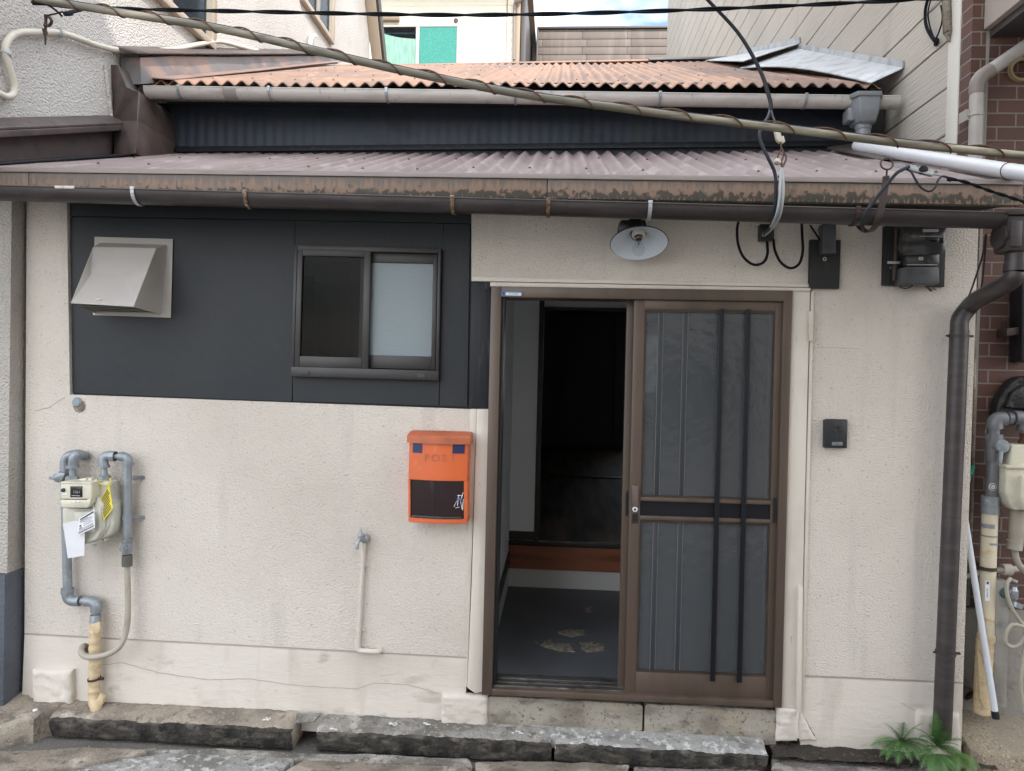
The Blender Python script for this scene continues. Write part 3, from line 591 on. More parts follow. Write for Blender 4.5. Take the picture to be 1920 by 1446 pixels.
ptl = corrugated('lower_roof', xF0, xF1, (-.312, zlf0), (-.312, zlf1), (1.2, P(300, 290, 1.15).z+.012), (1.2, P(1600, 275, 1.15).z-.012), 0.013, M['slate'], xa(1010, 290, 1.1)-.0, seed=1)
zuf0, zuf1 = P(290, 157, .95).z, P(1640, 162, .95).z
xu0, xu1 = xa(262, 158, .95), xa(1652, 165, .95)
ptu = corrugated('upper_roof', xu0, xu1, (.95, zuf0+.006), (.95, zuf1+.006), (4.7, P(500, 121, 4.7).z-.02), (4.7, P(1300, 113, 4.7).z-.02), 0.014, M['slate_sunlit'], xa(1136, 160, .95), seed=2)
# cover strips where sheets lap
# ridge cap
m_ = MB(); zr0, zr1 = P(500, 119, 4.66).z, P(1300, 111, 4.66).z
x_a, x_b = X_L, X_R-.02
def rz(x): return zr0+(zr1-zr0)*(x+0.9)/(1.9)
for a, b in ((x_a, -.9), (-.897, 0.35), (.353, xa(1216, 112, 4.66))):
    m_.prism([(a, 4.62, rz(a)-.03), (b, 4.62, rz(b)-.03), (b, 4.72, rz(b)+.03), (a, 4.72, rz(a)+.03)], (0, .2, 0), 0.004)
part('ridge_cap', m_, M['slate_sunlit'], H)
m_ = MB(); a = xa(1217, 112, 4.66); m_.prism([(a, 4.60, rz(a)-.03), (x_b, 4.60, rz(x_b)-.03), (x_b, 4.72, rz(x_b)+.045), (a, 4.72, rz(a)+.045)], (0, .2, 0), 0.004); part('ridge_cap', m_, M['dark_trim'], H)
# rear slope so the roof is a roof
m_ = MB(); m_.prism([(X_L, 4.80, rz(X_L)-.02), (X_R-.02, 4.80, rz(X_R)-.02), (X_R-.02, 8.6, 3.4), (X_L, 8.6, 3.4)], (0, 0, -.03)); part('rear_roof', m_, M['slate_sunlit'], H)

# ---- upper wall between the roofs: vertical ribbed dark sheet
m_ = MB(); xw0, xw1 = X_L+.005, 1.83
def uw(u, v):
    x = xw0+(xw1-xw0)*u; z = 2.90+v*0.50
    return V((x, 1.15+0.0014*math.cos(2*math.pi*x/0.0635), z))
m_.grid(uw, 700, 1); part('upper_wall', m_, mat('blue_black_ribbed_sheet', (0.032, 0.042, 0.060), 0.5, spec=.3, var=[((0.038, 0.045, 0.057), (9, 9, 1.5), 0.45, 0.7), ((0.016, 0.019, 0.024), (3, 3, 6), 0.55, 0.8)]), H)
m_ = MB(); za, zb_ = P(300, 284, 1.12).z, P(1600, 272, 1.12).z
m_.prism([(xw0, 1.115, za-.005), (xw1, 1.115, zb_-.005), (xw1, 1.138, zb_+.035), (xw0, 1.138, za+.035)], (0, .01, 0), 0.002); part('base_flashing', m_, M['black_wood'], H)
m_ = MB(); m_.prism([(X_L+.2, .985, zuf0-.035), (xu1+.02, .985, zuf1-.035), (xu1+.02, .985, zuf1-.095), (X_L+.2, .985, zuf0-.095)], (0, .03, 0)); m_.prism([(X_L, 1.0, zuf0-.10), (xu1, 1.0, zuf1-.10), (xu1, 1.3, zuf1-.02), (X_L, 1.3, zuf0-.02)], (0, 0, .02)); part('upper_eaves', m_, M['dark_wood'], H)
m_ = MB(); m_.box((1.80, 1.02, 2.75), (1.86, 1.10, 3.3)); part('corner_board', m_, M['dark_wood'], H)
m_ = MB(); m_.box((1.84, 1.16, 2.55), (X_R-.004, 1.25, 3.28)); part('end_board', m_, M['dark_wood'], H)

# ---- left verge: folded brown flashing box against the neighbour's wall
m_ = MB()
A = [P(206, 120, .75), P(222, 122, .72), P(238, 163, .72), P(262, 172, .78), P(258, 236, .72), P(214, 226, .75)]
m_.prism(A, (0.0, .45, 0.0), 0.006)
m_.prism([P(213, 227, .73), P(258, 226, .70), P(255, 288, .66), P(213, 290, .70)], (0, .4, 0), .004)
part('verge_box', m_, M['fold'], H)
m_ = MB(); m_.prism([P(250, 232, .70), P(262, 228, .74), P(292, 281, 1.10), P(258, 287, .66)], (-.02, .03, 0), .002)
m_.prism([P(262, 158, .86), P(272, 158, .93), P(262, 180, .95), P(256, 234, .76), P(248, 236, .72), P(258, 180, .78)], (-.03, .02, 0), .002)
m_.prism([P(262, 196, .78), P(278, 214, .92), P(298, 280, 1.12), P(270, 240, .86)], (-.02, .04, 0), .002); part('folded_corner', m_, M['fold'], H)
# step flashing running up the left edge of the upper roof
def up(x, y): return ptu(max(xu0, x), (y-.95)/3.75).z
m_ = MB(); ys = [.82+.37*i for i in range(11)]
for a, b in zip(ys, ys[1:]):
    h0 = .16-.010*(a-.8)*2; h1 = .16-.010*(b-.8)*2
    m_.prism([(X_L+.14, a, up(0, a)+.0), (X_L+.14, b, up(0, b)+.0), (X_L+.13, b, up(0, b)+h1+.01*noise.noise(V((b*3, 1, 1)))), (X_L+.13, a, up(0, a)+h0+.01*noise.noise(V((a*3, 1, 1))))], (-.12, 0, 0))
part('step_flashing', m_, M['fold_grey'], H)
m_ = MB(); ys = [.74+.50*i for i in range(8)]
for i, (a, b) in enumerate(zip(ys, ys[1:])):
    h0 = .165-.02*(a-.8); h1 = .165-.02*(b-.8); d = .006*math.sin(i*2.1)
    m_.prism([(X_L+.002, a, up(0, a)+h0+.05), (X_L+.165+d, a, up(0, a)+h0+.012), (X_L+.165-d, b, up(0, b)+h1+.012), (X_L+.002, b, up(0, b)+h1+.05)], (0, 0, .012), .002)
part('flashing_cap', m_, M['fold'], H)
m_ = MB()
for a, b in ((.93, 2.2), (2.2, 3.5), (3.5, 4.6)):
    m_.prism([(X_L+.14, a, up(0, a)+.028), (X_L+.30-.03*a, a, up(0, a)+.018), (X_L+.30-.03*b, b, up(0, b)+.018), (X_L+.14, b, up(0, b)+.028)], (0, 0, .008), .002)
part('valley_tray', m_, mat('dusky_pink_tray', (0.25, 0.17, 0.145), 0.6, var=[((0.17, 0.12, 0.11), 5, 0.5, 0.75)]), H)
# flashing along the left edge of the lower roof, over the neighbour's wall foot
m_ = MB()
def lo(x, y): return ptl(max(xF0, x), (y+.312)/1.512).z
g0, g1 = PX(0, 248, X_L+.05), PX(252, 236, X_L+.05); dgy = (g1-g0)/(g1.y-g0.y); s0 = g0-dgy*(g0.y+.75)
m_.prism([(X_L+.005, -.75, s0.z+.004), (X_L+.007, g1.y+.1, g1.z+.004), (X_L+.007, g1.y+.1, lo(X_L, g1.y+.1)-.03), (X_L+.005, -.75, lo(X_L, -.3)-.22)], (.022, 0, 0))
part('skirt_flashing', m_, M['fold'], H)
m_ = MB(); g0, g1 = PX(0, 248, X_L+.05), PX(252, 236, X_L+.05)
dy = (g1-g0)/(g1.y-g0.y); s0 = g0-dy*(g0.y+.75)
m_.prism([s0+V((-.048, 0, .055)), s0+V((.045, 0, .012)), g1+V((.045, 0, .012)), g1+V((-.048, 0, .055))], (0, 0, .012), .002)
m_.prism([s0+V((.03, 0, -.010)), s0+V((.045, 0, -.022)), g1+V((.045, 0, -.022)), g1+V((.03, 0, -.010))], (0, 0, .03), .002); part('skirt_cap', m_, M['fold'], H)
m_ = MB(); q0, q1 = V((X_L+.03, -.30, lo(X_L, -.30)+.012)), V((X_L+.03, 1.1, lo(X_L, 1.1)+.012))
m_.prism([q0, q0+V((.10, 0, .003)), q1+V((.16, 0, .003)), q1], (0, 0, .01), .002); part('skirt_tray', m_, M['black_wood'], H)

# ---- right verge: galvanised flashing lifted against the siding
m_ = MB()
def ur(y): return ptu(xu1, (y-.95)/3.75).z
T0, T1, T2 = PX(1692, 129, X_R-.012), PX(1492, 92, X_R-.012), PX(1385, 104, X_R-.012)
T2.z = max(T2.z, ur(T2.y)+.05)
L0 = P(1632, 158, .93)+V((0, 0, .004)); L1 = V((X_R-.47, T1.y-.05, ur(T1.y-.05)+.03)); L2 = V((X_R-.40, 4.55, ur(4.55)+.03))
def sheet(a0, a1, b0, b1, hgt, n=8, lift=0.0):
    mb = MB()
    for i in range(n):
        f, g = i/n, (i+1)/n
        q = [b0.lerp(b1, f)+V((0, 0, lift*math.sin(f*math.pi))), a0.lerp(a1, f), a0.lerp(a1, g), b0.lerp(b1, g)+V((0, 0, lift*math.sin(g*math.pi)))]
        mb.prism(q, (0, 0, .007))
        mb.prism([a0.lerp(a1, f)+V((-.001, 0, .0075)), a0.lerp(a1, g)+V((-.001, 0, .0075)), a0.lerp(a1, g)+V((-.001, 0, hgt)), a0.lerp(a1, f)+V((-.001, 0, hgt))], (.008, 0, 0))
    part('verge_flashing', mb, M['galv'], H)
sheet(T0, T1, L0, L1, .045, 8, .045)
sheet(T1+V((0, -.08, .004)), T2, L1+V((0, -.10, .012)), L2, .055, 6)
m_ = MB(); m_.prism([P(1550, 279, 1.05), P(1612, 270, 1.05), PX(1760, 300, X_R-.03), P(1640, 300, .55)], (0, 0, .01), .002); part('gap_tray', m_, M['fold'], H)

# ---- entrance hall seen through the door
hx0, hx1, hy, hz = -.31, 1.12, 1.69, P(1100, 560, 1.69).z
zf = 0.105
m_ = MB(); m_.box((hx0-.05, .10, .0), (hx1+.05, hy+.02, zf)); part('hall_floor', m_, M['doma'], H)
def patch(pxs, seed):
    mb = MB(); pts = [PZ(a, b, zf+.003) for a, b in pxs]; rough_slab(mb, [(p.x, p.y) for p in pts], zf+.003, zf+.0002, 0.012, 0.012, seed=seed)
    part('worn_patch', mb, M['bare'], H)
patch([(1000, 1202), (1030, 1197), (1036, 1204), (1070, 1206), (1080, 1222), (1050, 1222), (1010, 1212)], 3); patch([(1044, 1184), (1060, 1179), (1098, 1180), (1098, 1190), (1072, 1197), (1050, 1190)], 5)
patch([(1086, 1202), (1120, 1202), (1134, 1206), (1136, 1222), (1100, 1224), (1086, 1214)], 7); patch([(1092, 1140), (1110, 1136), (1114, 1148), (1098, 1150)], 9)
m_ = MB(); m_.box((hx0-.06, .12, zf+.18), (hx0, hy, 2.2)); part('hall_wall', m_, M['hall_wall'], H)
m_ = MB(); m_.box((hx0-.06, .12, zf), (hx0+.004, hy, zf+.17)); part('hall_skirting', m_, M['riser'], H)
m_ = MB(); m_.box((hx0-.03, .12, zf+.171), (hx0+.012, hy, zf+.25)); part('hall_rail', m_, M['hall_dark'], H)
m_ = MB(); q_ = PX(948, 750, hx0+.012); m_.box((hx0+.0005, q_.y-.05, q_.z-.06), (hx0+.008, q_.y+.05, q_.z+.06), .002); part('switch_plate', m_, M['white'], H)
m_ = MB(); m_.box((hx1, .12, zf), (hx1+.06, hy, 2.2)); part('hall_wall', m_, M['hall_wall'], H)
xo = P(1006, 800, hy).x; z_st = P(1100, 1018, hy).z
m_ = MB(); m_.box((hx0, hy, z_st), (xo, hy+.05, 2.2)); part('hall_wall', m_, M['hall_wall'], H)
m_ = MB(); m_.box((hx0+.001, hy-.008, z_st+.004), (xo, hy-.0005, z_st+.065)); m_.box((xo, hy-.02, z_st), (xo+.035, hy+.08, 2.15)); m_.box((xo+.035, hy-.01, P(1100, 577, hy).z-.02), (hx1, hy+.06, P(1100, 577, hy).z+.0)); part('inner_frame', m_, M['hall_dark'], H)
m_ = MB(); m_.box((xo+.035, hy+.01, P(1100, 577, hy).z+.001), (hx1, hy+.05, 2.2)); part('hall_wall', m_, M['riser'], H)
m_ = MB(); zb1 = P(1100, 1070, hy).z; m_.box((hx0, hy-.02, zb1), (hx1, hy+.01, z_st-.03)); part('step_board', m_, M['step_board'], H)
m_ = MB(); m_.box((hx0, hy-.03, z_st-.029), (hx1, hy+.02, z_st), .003); part('step_nosing', m_, M['hall_dark'], H)
m_ = MB(); m_.box((hx0, hy-.005, zf), (hx1, hy+.02, zb1-.001)); part('step_riser', m_, M['riser'], H)
m_ = MB(); m_.box((xo+.036, hy-.028, z_st+.0005), (hx1, hy-.012, z_st+.012)); part('threshold_strip', m_, M['sill_alu'], H)
m_ = MB(); m_.box((hx0-.1, .13, 2.201), (hx1+.1, hy+.1, 2.24)); part('hall_ceiling', m_, M['hall_wall'], H)
# dark room beyond
m_ = MB(); m_.box((-.9, hy+.03, z_st-.05), (1.73, 8.2, z_st-.002)); part('room_floor', m_, M['dark_floor'], H)
m_ = MB(); m_.box((-.95, hy+.09, z_st), (-.85, 8.2, 2.6)); m_.box((1.66, hy+.09, z_st), (1.73, 8.2, 2.6)); m_.box((-.85, 8.1, z_st), (1.10, 8.2, 2.6)); m_.box((1.10, 8.1, z_st), (1.66, 8.2, 1.0)); m_.box((1.10, 8.1, 2.3), (1.66, 8.2, 2.6)); m_.box((-.95, hy+.06, 2.6), (1.73, 8.2, 2.65))
m_.box((.12, 8.06, z_st+.05), (.90, 8.095, 2.5)); m_.box((.905, 8.03, z_st+.16), (1.06, 8.095, 2.5)); part('room_wall', m_, M['dark_room'], H)
m_ = MB(); m_.box((-.85, 4.85, z_st-.0015), (1.66, 4.97, z_st+.012)); m_.box((1.30, 4.85, z_st+.013), (1.42, 4.97, 2.5)); part('room_threshold', m_, M['hall_dark'], H)
m_ = MB(); m_.box((1.10, 8.13, 1.0), (1.14, 8.18, 2.3)); m_.box((1.62, 8.13, 1.0), (1.66, 8.18, 2.3)); m_.box((1.14, 8.13, 1.0), (1.62, 8.18, 1.05)); m_.box((1.14, 8.13, 2.25), (1.62, 8.18, 2.3)); part('added_opening_frame', m_, M['win_frame'], H)  # unseen rear opening, added to let daylight into the room
# kitchen behind the window
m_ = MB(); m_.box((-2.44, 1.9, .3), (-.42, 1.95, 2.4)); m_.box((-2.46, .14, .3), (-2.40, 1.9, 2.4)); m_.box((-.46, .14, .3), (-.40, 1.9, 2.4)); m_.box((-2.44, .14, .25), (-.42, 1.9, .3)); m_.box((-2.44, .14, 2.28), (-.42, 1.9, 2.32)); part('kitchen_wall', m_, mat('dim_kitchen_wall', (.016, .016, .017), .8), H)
m_ = MB(); m_.rect(588, 532, 652, 900, 1.2, .05); m_.rect(590, 420, 655, 529, 1.22, .05); part('kitchen_cupboard', m_, M['wood_tan'], H)

# ---- sliding window
WQ = [(552, 459), (827, 465), (822, 714), (545, 706)]
def bil(q, u, v):
    (ax, ay), (bx, by), (cx, cy), (dx, dy) = q
    return ((ax*(1-u)+bx*u)*(1-v)+(dx*(1-u)+cx*u)*v, (ay*(1-u)+by*u)*(1-v)+(dy*(1-u)+cy*u)*v)
def qrect(mb, q, u0, v0, u1, v1, Y, t, bev=0.0): mb.poly([bil(q, u0, v0), bil(q, u1, v0), bil(q, u1, v1), bil(q, u0, v1)], Y, t, bev)
m_ = MB(); qrect(m_, WQ, .02, .0, .98, .04, -.015, .08, .002); qrect(m_, WQ, 0, .925, 1, 1, -.022, .09, .003); qrect(m_, WQ, 0, 0, .02, .925, -.015, .08, .002); qrect(m_, WQ, .98, 0, 1, .925, -.015, .08, .002)
Wn = part('window', m_, M['win_frame'], H)
def sash(q, u0, v0, u1, v1, bl, bt, br, bb, Y, t, mats, gl, parent, nm='sash'):
    mb = MB(); qrect(mb, q, u0, v0, u0+bl, v1, Y, t, .002); qrect(mb, q, u1-br, v0, u1, v1, Y, t, .002); qrect(mb, q, u0+bl, v0, u1-br, v0+bt, Y, t, .002); qrect(mb, q, u0+bl, v1-bb, u1-br, v1, Y, t, .002)
    part(nm, mb, mats, parent); mb = MB(); qrect(mb, q, u0+bl, v0+bt, u1-br, v1-bb, Y+t*.5, .004); part('pane', mb, gl, parent)
sash(WQ, .505, .045, .978, .92, .02, .075, .03, .10, .012, .02, M['win_frame'], M['frost_glass'], Wn)
sash(WQ, .022, .02, .522, .925, .035, .062, .045, .082, -.014, .024, M['win_frame'], M['dark_glass'], Wn)
m_ = MB(); qrect(m_, WQ, .50, .07, .865, .90, .040, .004); part('blind', m_, M['white'], Wn)
m_ = MB(); qrect(m_, WQ, .455, .10, .487, .84, .040, .004); part('blind', m_, mat('pale_blue_blind_edge', (.30, .36, .40), .6), Wn)
for u in (.095, .885):
    m_ = MB(); qrect(m_, WQ, u-.03, .955, u+.03, .985, -.0245, .003, .0008); m_.mi = 1; qrect(m_, WQ, u-.022, .961, u+.022, .979, -.0255, .002)
    part('weep_cover', m_, [M['win_frame'], M['black_plastic']], Wn)

# ---- sliding door
DQ = [(921, 537), (1486, 545), (1466, 1328), (903, 1303)]
m_ = MB(); qrect(m_, DQ, 0, 0, .034, 1, -.04, .14, .002); qrect(m_, DQ, .972, 0, 1, 1, -.04, .14, .002); qrect(m_, DQ, .034, 0, .972, .026, -.04, .14, .002); qrect(m_, DQ, .034, .985, .972, 1.0, -.045, .14, .002)
Dr = part('sliding_door', m_, M['bronze'], H)
m_ = MB(); qrect(m_, DQ, .034, .026, .046, .978, .0, .10); qrect(m_, DQ, .046, .972, .972, .978, .06, .04); part('door_track', m_, M['black_plastic'], Dr)
m_ = MB(); s_ = [P(*bil(DQ, .034, .985), -.042), P(*bil(DQ, .972, .985), -.042)]
for y0_, y1_, dz in ((-.042, -.018, .0), (-.014, .012, .008), (.016, .046, .012), (.050, .098, .016)):
    m_.prism([s_[0]+V((0, y0_+.042, dz)), s_[1]+V((0, y0_+.042, dz)), s_[1]+V((0, y1_+.042, dz)), s_[0]+V((0, y1_+.042, dz))], (0, 0, -.02), .001)
part('sill_rail', m_, M['sill_alu'], Dr)
def leaf(u0, u1, Y, bars, front):
    nm = []
    mb = MB(); t = .026
    qrect(mb, DQ, u0, .027, u0+.036, .984, Y, t, .002); qrect(mb, DQ, u1-.025, .027, u1, .984, Y, t, .002); qrect(mb, DQ, u0+.036, .027, u1-.025, .050, Y, t, .002); qrect(mb, DQ, u0+.036, .928, u1-.025, .984, Y, t, .002)
    qrect(mb, DQ, u0+.036, .505, u1-.025, .514, Y-.004, t, .001); qrect(mb, DQ, u0+.036, .550, u1-.025, .559, Y-.004, t, .001)
    lf = part('door_leaf', mb, M['bronze'], Dr)
    mb = MB(); g = .006
    for a, b in ((.050, .505), (.559, .928)):
        qrect(mb, DQ, u0+.036, a, u1-.025, a+g, Y+.004, .01); qrect(mb, DQ, u0+.036, b-g, u1-.025, b, Y+.004, .01); qrect(mb, DQ, u0+.036, a+g, u0+.042, b-g, Y+.004, .01); qrect(mb, DQ, u1-.031, a+g, u1-.025, b-g, Y+.004, .01)
    part('glazing_bead', mb, M['bronze_dark'], lf) if False else part('glazing_bead', mb, M['bronze_dark'], Dr)
    mb = MB(); qrect(mb, DQ, u0+.036, .050, u1-.025, .505, Y+.013, .004); part('pane', mb, M['door_glass'], Dr)
    mb = MB(); qrect(mb, DQ, u0+.036, .559, u1-.025, .928, Y+.013, .004); part('pane', mb, M['door_glass'], Dr)
    mb = MB(); qrect(mb, DQ, u0+.036, .514, u1-.025, .550, Y+.008, .012); part('mid_panel', mb, M['black_bar'], Dr)
    for b in bars:
        mb = MB(); qrect(mb, DQ, b-.008, .046, b+.008, .944, Y-.016, .011, .002); part('lattice_bar', mb, M['black_bar'], Dr)
leaf(.476, .971, -.022, (.768, .857), True)
leaf(.452, .925, .020, (), False)
# glazing bars behind the front glass
for b in (.566, .648):
    for v0, v1 in ((.056, .499), (.565, .922)):
        mb = MB(); qrect(mb, DQ, b-.007, v0, b+.007, v1, -.0125, .003, .0005); gb_ = part('glazing_bar', mb, M['glaze_bar'], Dr)
        mb = MB(); qrect(mb, DQ, b-.0095, v0, b-.0075, v1, -.0120, .0028); qrect(mb, DQ, b+.0075, v0, b+.0095, v1, -.0120, .0028); mb.mi = 0; qrect(mb, DQ, b-.0095, v0-.0006, b+.0095, v0+.0006, -.0118, .0026); part('bar_edge', mb, M['glaze_edge'], gb_)
m_ = MB(); m_.prism([P(1185, 911, -.055), P(1197, 911, -.055), P(1197, 950, -.040), P(1186.5, 950, -.040)], (0, .018, 0), .003); part('door_handle', m_, mat('brown_pull_handle', (0.17, 0.125, 0.11), 0.4, 0.2), Dr)
m_ = MB(); m_.lathe([(0, -.006), (.009, -.006), (.0118, -.004), (.0122, .006)], P(1190.5, 955, -.026), (0, 1, 0), 20); m_.mi = 1; m_.lathe([(.0, -.0085), (.005, -.008), (.0055, -.006)], P(1190.5, 955, -.026), (0, 1, 0), 14); part('lock', m_, [M['white'], M['black_plastic']], Dr)
for a_, b_ in (((1184, 962, 1197, 982, -.0235, .004, .001), (1185.5, 964, 1195.5, 978, -.0245, .003)), ((1172, 920, 1178, 968, .0185, .004, .001), (1173.5, 923, 1177, 964, .0175, .003)), ((1448, 930, 1458, 982, -.0235, .004, .001), (1450, 934, 1456, 978, -.0245, .003))):
    m_ = MB(); m_.rect(*a_); m_.mi = 1; m_.rect(*b_); part('finger_pull', m_, [M['bronze_dark'], M['black_plastic']], Dr)
# threshold masonry below the sill
m_ = MB()
rough_slab(m_, [(P(912, 1345, -.02).x, -.012), (P(1205, 1350, -.02).x, -.012), (P(1205, 1350, -.02).x, .08), (P(912, 1345, -.02).x, .08)], .094, -.06, .004, .02, seed=41)
rough_slab(m_, [(P(1209, 1350, -.02).x, -.014), (P(1458, 1350, -.02).x, -.014), (P(1458, 1350, -.02).x, .08), (P(1209, 1350, -.02).x, .08)], .098, -.06, .004, .02, seed=43)
part('door_plinth', m_, M['plinth'], H)
m_ = MB(); rough_slab(m_, [(xa(985, 1352, -.05), -.045), (xa(1035, 1372, -.10), -.088), (xa(1438, 1380, -.10), -.095), (xa(1438, 1350, -.05), .0), (xa(985, 1345, 0), .0)], -.018, -.09, .006, .02, tilt=lambda x, y: -.016+.10*(y+.0)-.012, seed=47)
part('door_step', m_, M['stone_pale'], H)

# ================================================================== NEIGHBOURING BUILDINGS
# ---- left house: spray stucco side wall receding along our roofs
LH = thing('neighbour_house', (-4.5, 0, -0.1), 'off-white stucco house on the left with two small side windows and a slate blue plinth', 'house')
m_ = MB(); m_.box((-7, -0.62, 2.45), (X_L, 6.3, 7.6)); part('upper_wall', m_, M['left_stucco'], LH)
m_ = MB(); zpl = P(20, 1075, -.07).z
m_.box((-7, -0.075, zpl), (-2.585, 0.5, 2.45)); part('lower_wall', m_, M['left_low'], LH)
m_ = MB(); m_.prism([(-7, -.10, -.12), (-2.577, -.10, -.12), (-2.577, -.10, zpl-.002), (-7, -.10, zpl-.002)], (0, .4, 0), .004)
m_.prism([(-7, -.16, -.12), (-2.66, -.16, -.12), (-2.66, -.16, zpl-.13), (-7, -.16, zpl-.13)], (0, .059, 0), .01); part('plinth', m_, M['left_plinth'], LH)
def side_window(ya, yb, za, zb):
    x = X_L; mb = MB()
    mb.box((x+.001, ya-.05, za-.05), (x+.05, yb+.05, za), .004); mb.box((x+.001, ya-.05, za+.001), (x+.05, ya, zb+.05), .003); mb.box((x+.001, yb, za+.001), (x+.05, yb+.05, zb+.05), .003); mb.box((x+.001, ya+.001, zb), (x+.07, yb-.001, zb+.05), .003)
    wd = part('window', mb, M['sash_beige'], LH)
    mb = MB(); yc = (ya+yb)/2; mb.box((x+.004, yc-.03, za+.001), (x+.035, yc+.03, zb-.001), .002); mb.box((x+.004, ya+.002, za+.001), (x+.03, ya+.04, zb-.001)); mb.box((x+.004, yb-.04, za+.001), (x+.03, yb-.002, zb-.001)); part('sash', mb, M['sash_grey'], wd)
    mb = MB(); mb.box((x+.003, ya+.04, za+.001), (x+.012, yb-.04, zb-.001)); part('pane', mb, M['house_glass'], wd)
    mb = MB(); mb.box((x+.001, ya+.04, za+.002), (x+.002, yb-.04, zb-.002)); part('blind', mb, mat('pale_blue_blind', (0.36, 0.42, 0.48), 0.6), wd)
side_window(.75, 1.87, 4.0, 5.3); side_window(3.75, 4.62, 5.30, 6.5)
# verge of its rear roof, falling towards the back
m_ = MB(); m_.prism([(X_L+.002, 4.9, 8.2), (X_L+.002, 6.55, 5.62), (X_L+.002, 6.55, 5.80), (X_L+.002, 4.9, 8.45)], (.14, 0, 0), .01); part('roof_verge', m_, M['sash_beige'], LH)
m_ = MB(); m_.prism([(X_L+.145, 4.88, 8.22), (X_L+.145, 6.62, 5.58), (X_L+.145, 6.62, 5.86), (X_L+.145, 4.88, 8.52)], (.03, 0, 0), .004); m_.box((X_L+.12, 6.55, 5.55), (X_L+.26, 6.72, 5.70), .01); part('barge_board', m_, M['dark_trim'], LH)
m_ = MB(); m_.box((X_L+.003, 6.0, 5.42), (X_L+.13, 6.5, 5.60), .004); part('eaves_box', m_, M['back_siding'], LH)
m_ = MB(); p_ = [PX(588, 98, X_L+.03), PX(582, 84, X_L+.04), PX(584, 70, X_L+.04), PX(590, 67, X_L+.03)]; m_.tube(smooth(p_, 6), .022, 10); part('cable_inlet', m_, M['white'], LH)
# rough mortar bead along the flashing
m_ = MB(); a_, b_ = PX(-80, 233, X_L+.004), PX(209, 229, X_L+.004); m_.tube([a_.lerp(b_, i/20)+V((0, 0, .004*noise.noise(V((i*.7, 0, 0))))) for i in range(21)], .011, 8)
a_, b_ = PX(209, 226, X_L+.004), PX(196, 122, X_L+.004); m_.tube([a_.lerp(b_, i/12)+V((0, .006*noise.noise(V((i*.9, 2, 0))), 0)) for i in range(13)], .012, 8); part('mortar_bead', m_, M['left_stucco'], LH)
# conduit along that wall
cp_ = [PX(a, b, X_L+.035) for a, b in ((-30, 168), (-6, 174), (10, 181), (24, 178), (27, 162), (21, 138), (13, 112), (10, 90), (20, 70), (42, 61), (75, 61), (108, 61), (140, 70), (185, 86), (230, 95), (280, 96), (330, 92), (375, 83), (410, 78), (445, 86), (490, 98))]
m_ = MB(); m_.tube(smooth(cp_, 6), .0165, 12)
CN = solo('wall_conduit', m_, mat('pale_conduit', (0.56, 0.53, 0.45), 0.5, var=[((0.45, 0.42, 0.36), 9, 0.5, 0.75)]), tuple(cp_[10]), 'pale wavy conduit clipped to the left neighbour wall above the roofs', 'conduit')
for a, b in ((12, 99), (111, 62)):
    m_ = MB(); c_ = PX(a, b, X_L+.035); ax = V((0, .3, 1)) if a < 50 else V((0, 1, -.1)); m_.lathe([(.017, -.012), (.023, -.012), (.023, .012), (.017, .012)], c_, ax, 14); part('saddle_clip', m_, M['clamp_grey'], CN)
# iron hook with insulated clamp on that wall
hk = PX(86, 60, X_L+.06)
WH = thing('wall_hook', tuple(hk), 'rusty iron hook with a dark wire clamp on the left neighbour wall', 'hook')
m_ = MB(); m_.tube([PX(85, 84, X_L+.05), PX(86, 28, X_L+.06)], [.004, .008], 8); m_.tube(smooth([PX(85, 29, X_L+.06), PX(92, 32, X_L+.08), PX(97, 40, X_L+.09), PX(92, 48, X_L+.07), PX(82, 47, X_L+.055)], 5), .007, 8); m_.lathe([(.0, -.006), (.017, -.004), (.017, .004), (0, .006)], PX(84, 60, X_L+.05), (1, 0, 0), 12); part('hook', m_, M['brown_steel'], WH)
m_ = MB(); m_.prism([PX(116, 22, X_L+.1), PX(118, 29, X_L+.1), PX(145, 22, X_L+.14), PX(143, 16, X_L+.14)], (.03, 0, 0), .004); m_.prism([PX(118, 29, X_L+.1), PX(121, 31, X_L+.1), PX(128, 29, X_L+.11), PX(127, 25, X_L+.11)], (.03, 0, 0), .003); part('wire_clamp', m_, M['cable_slate'], WH)
m_ = MB(); m_.tube(smooth([PX(90, 29, X_L+.08), PX(104, 26, X_L+.09), PX(118, 22, X_L+.11)], 4), .004, 6); m_.tube(smooth([PX(116, 30, X_L+.1), PX(104, 19, X_L+.12), PX(88, 9, X_L+.16), PX(50, -4, X_L+.25)], 5), .005, 6); part('wire', m_, M['cable_black'], WH)

# ---- cream house behind
YBk = 11.0
BH = thing('rear_house', tuple(P(840, 700, YBk+1)), 'bright cream clad house behind the roof ridge with turquoise curtained window', 'house')
def bz(py, px=840): return P(px, py, YBk).z
x0b, x1b = P(640, 60, YBk).x, P(963, 60, YBk).x
m_ = MB(); z = bz(330); i = 0
while z < bz(-90):
    m_.prism([(x0b, YBk, z), (x1b, YBk, z), (x1b, YBk-.012, z+.01), (x0b, YBk-.012, z+.01)], (0, .1, 0)) if False else m_.box((x0b, YBk, z), (x1b, YBk+.3, z+.1755), 0.002); z += .178
part('wall', m_, M['back_siding'], BH)
m_ = MB(); m_.box((x0b, YBk+.02, bz(330)), (x1b-.01, YBk+4, bz(-90))); part('wall_core', m_, M['back_siding'], BH)
m_ = MB(); zsh = bz(22); m_.box((x0b-.3, YBk-.62, zsh+.50), (x1b+.35, YBk+4, zsh+.62), .01); part('eaves', m_, M['tan_trim'], BH)
m_ = MB(); m_.box((P(949, 60, YBk).x, YBk-.012, bz(330)), (P(951, 60, YBk).x, YBk-.001, bz(-40))); part('joint_strip', m_, M['tan_trim'], BH)
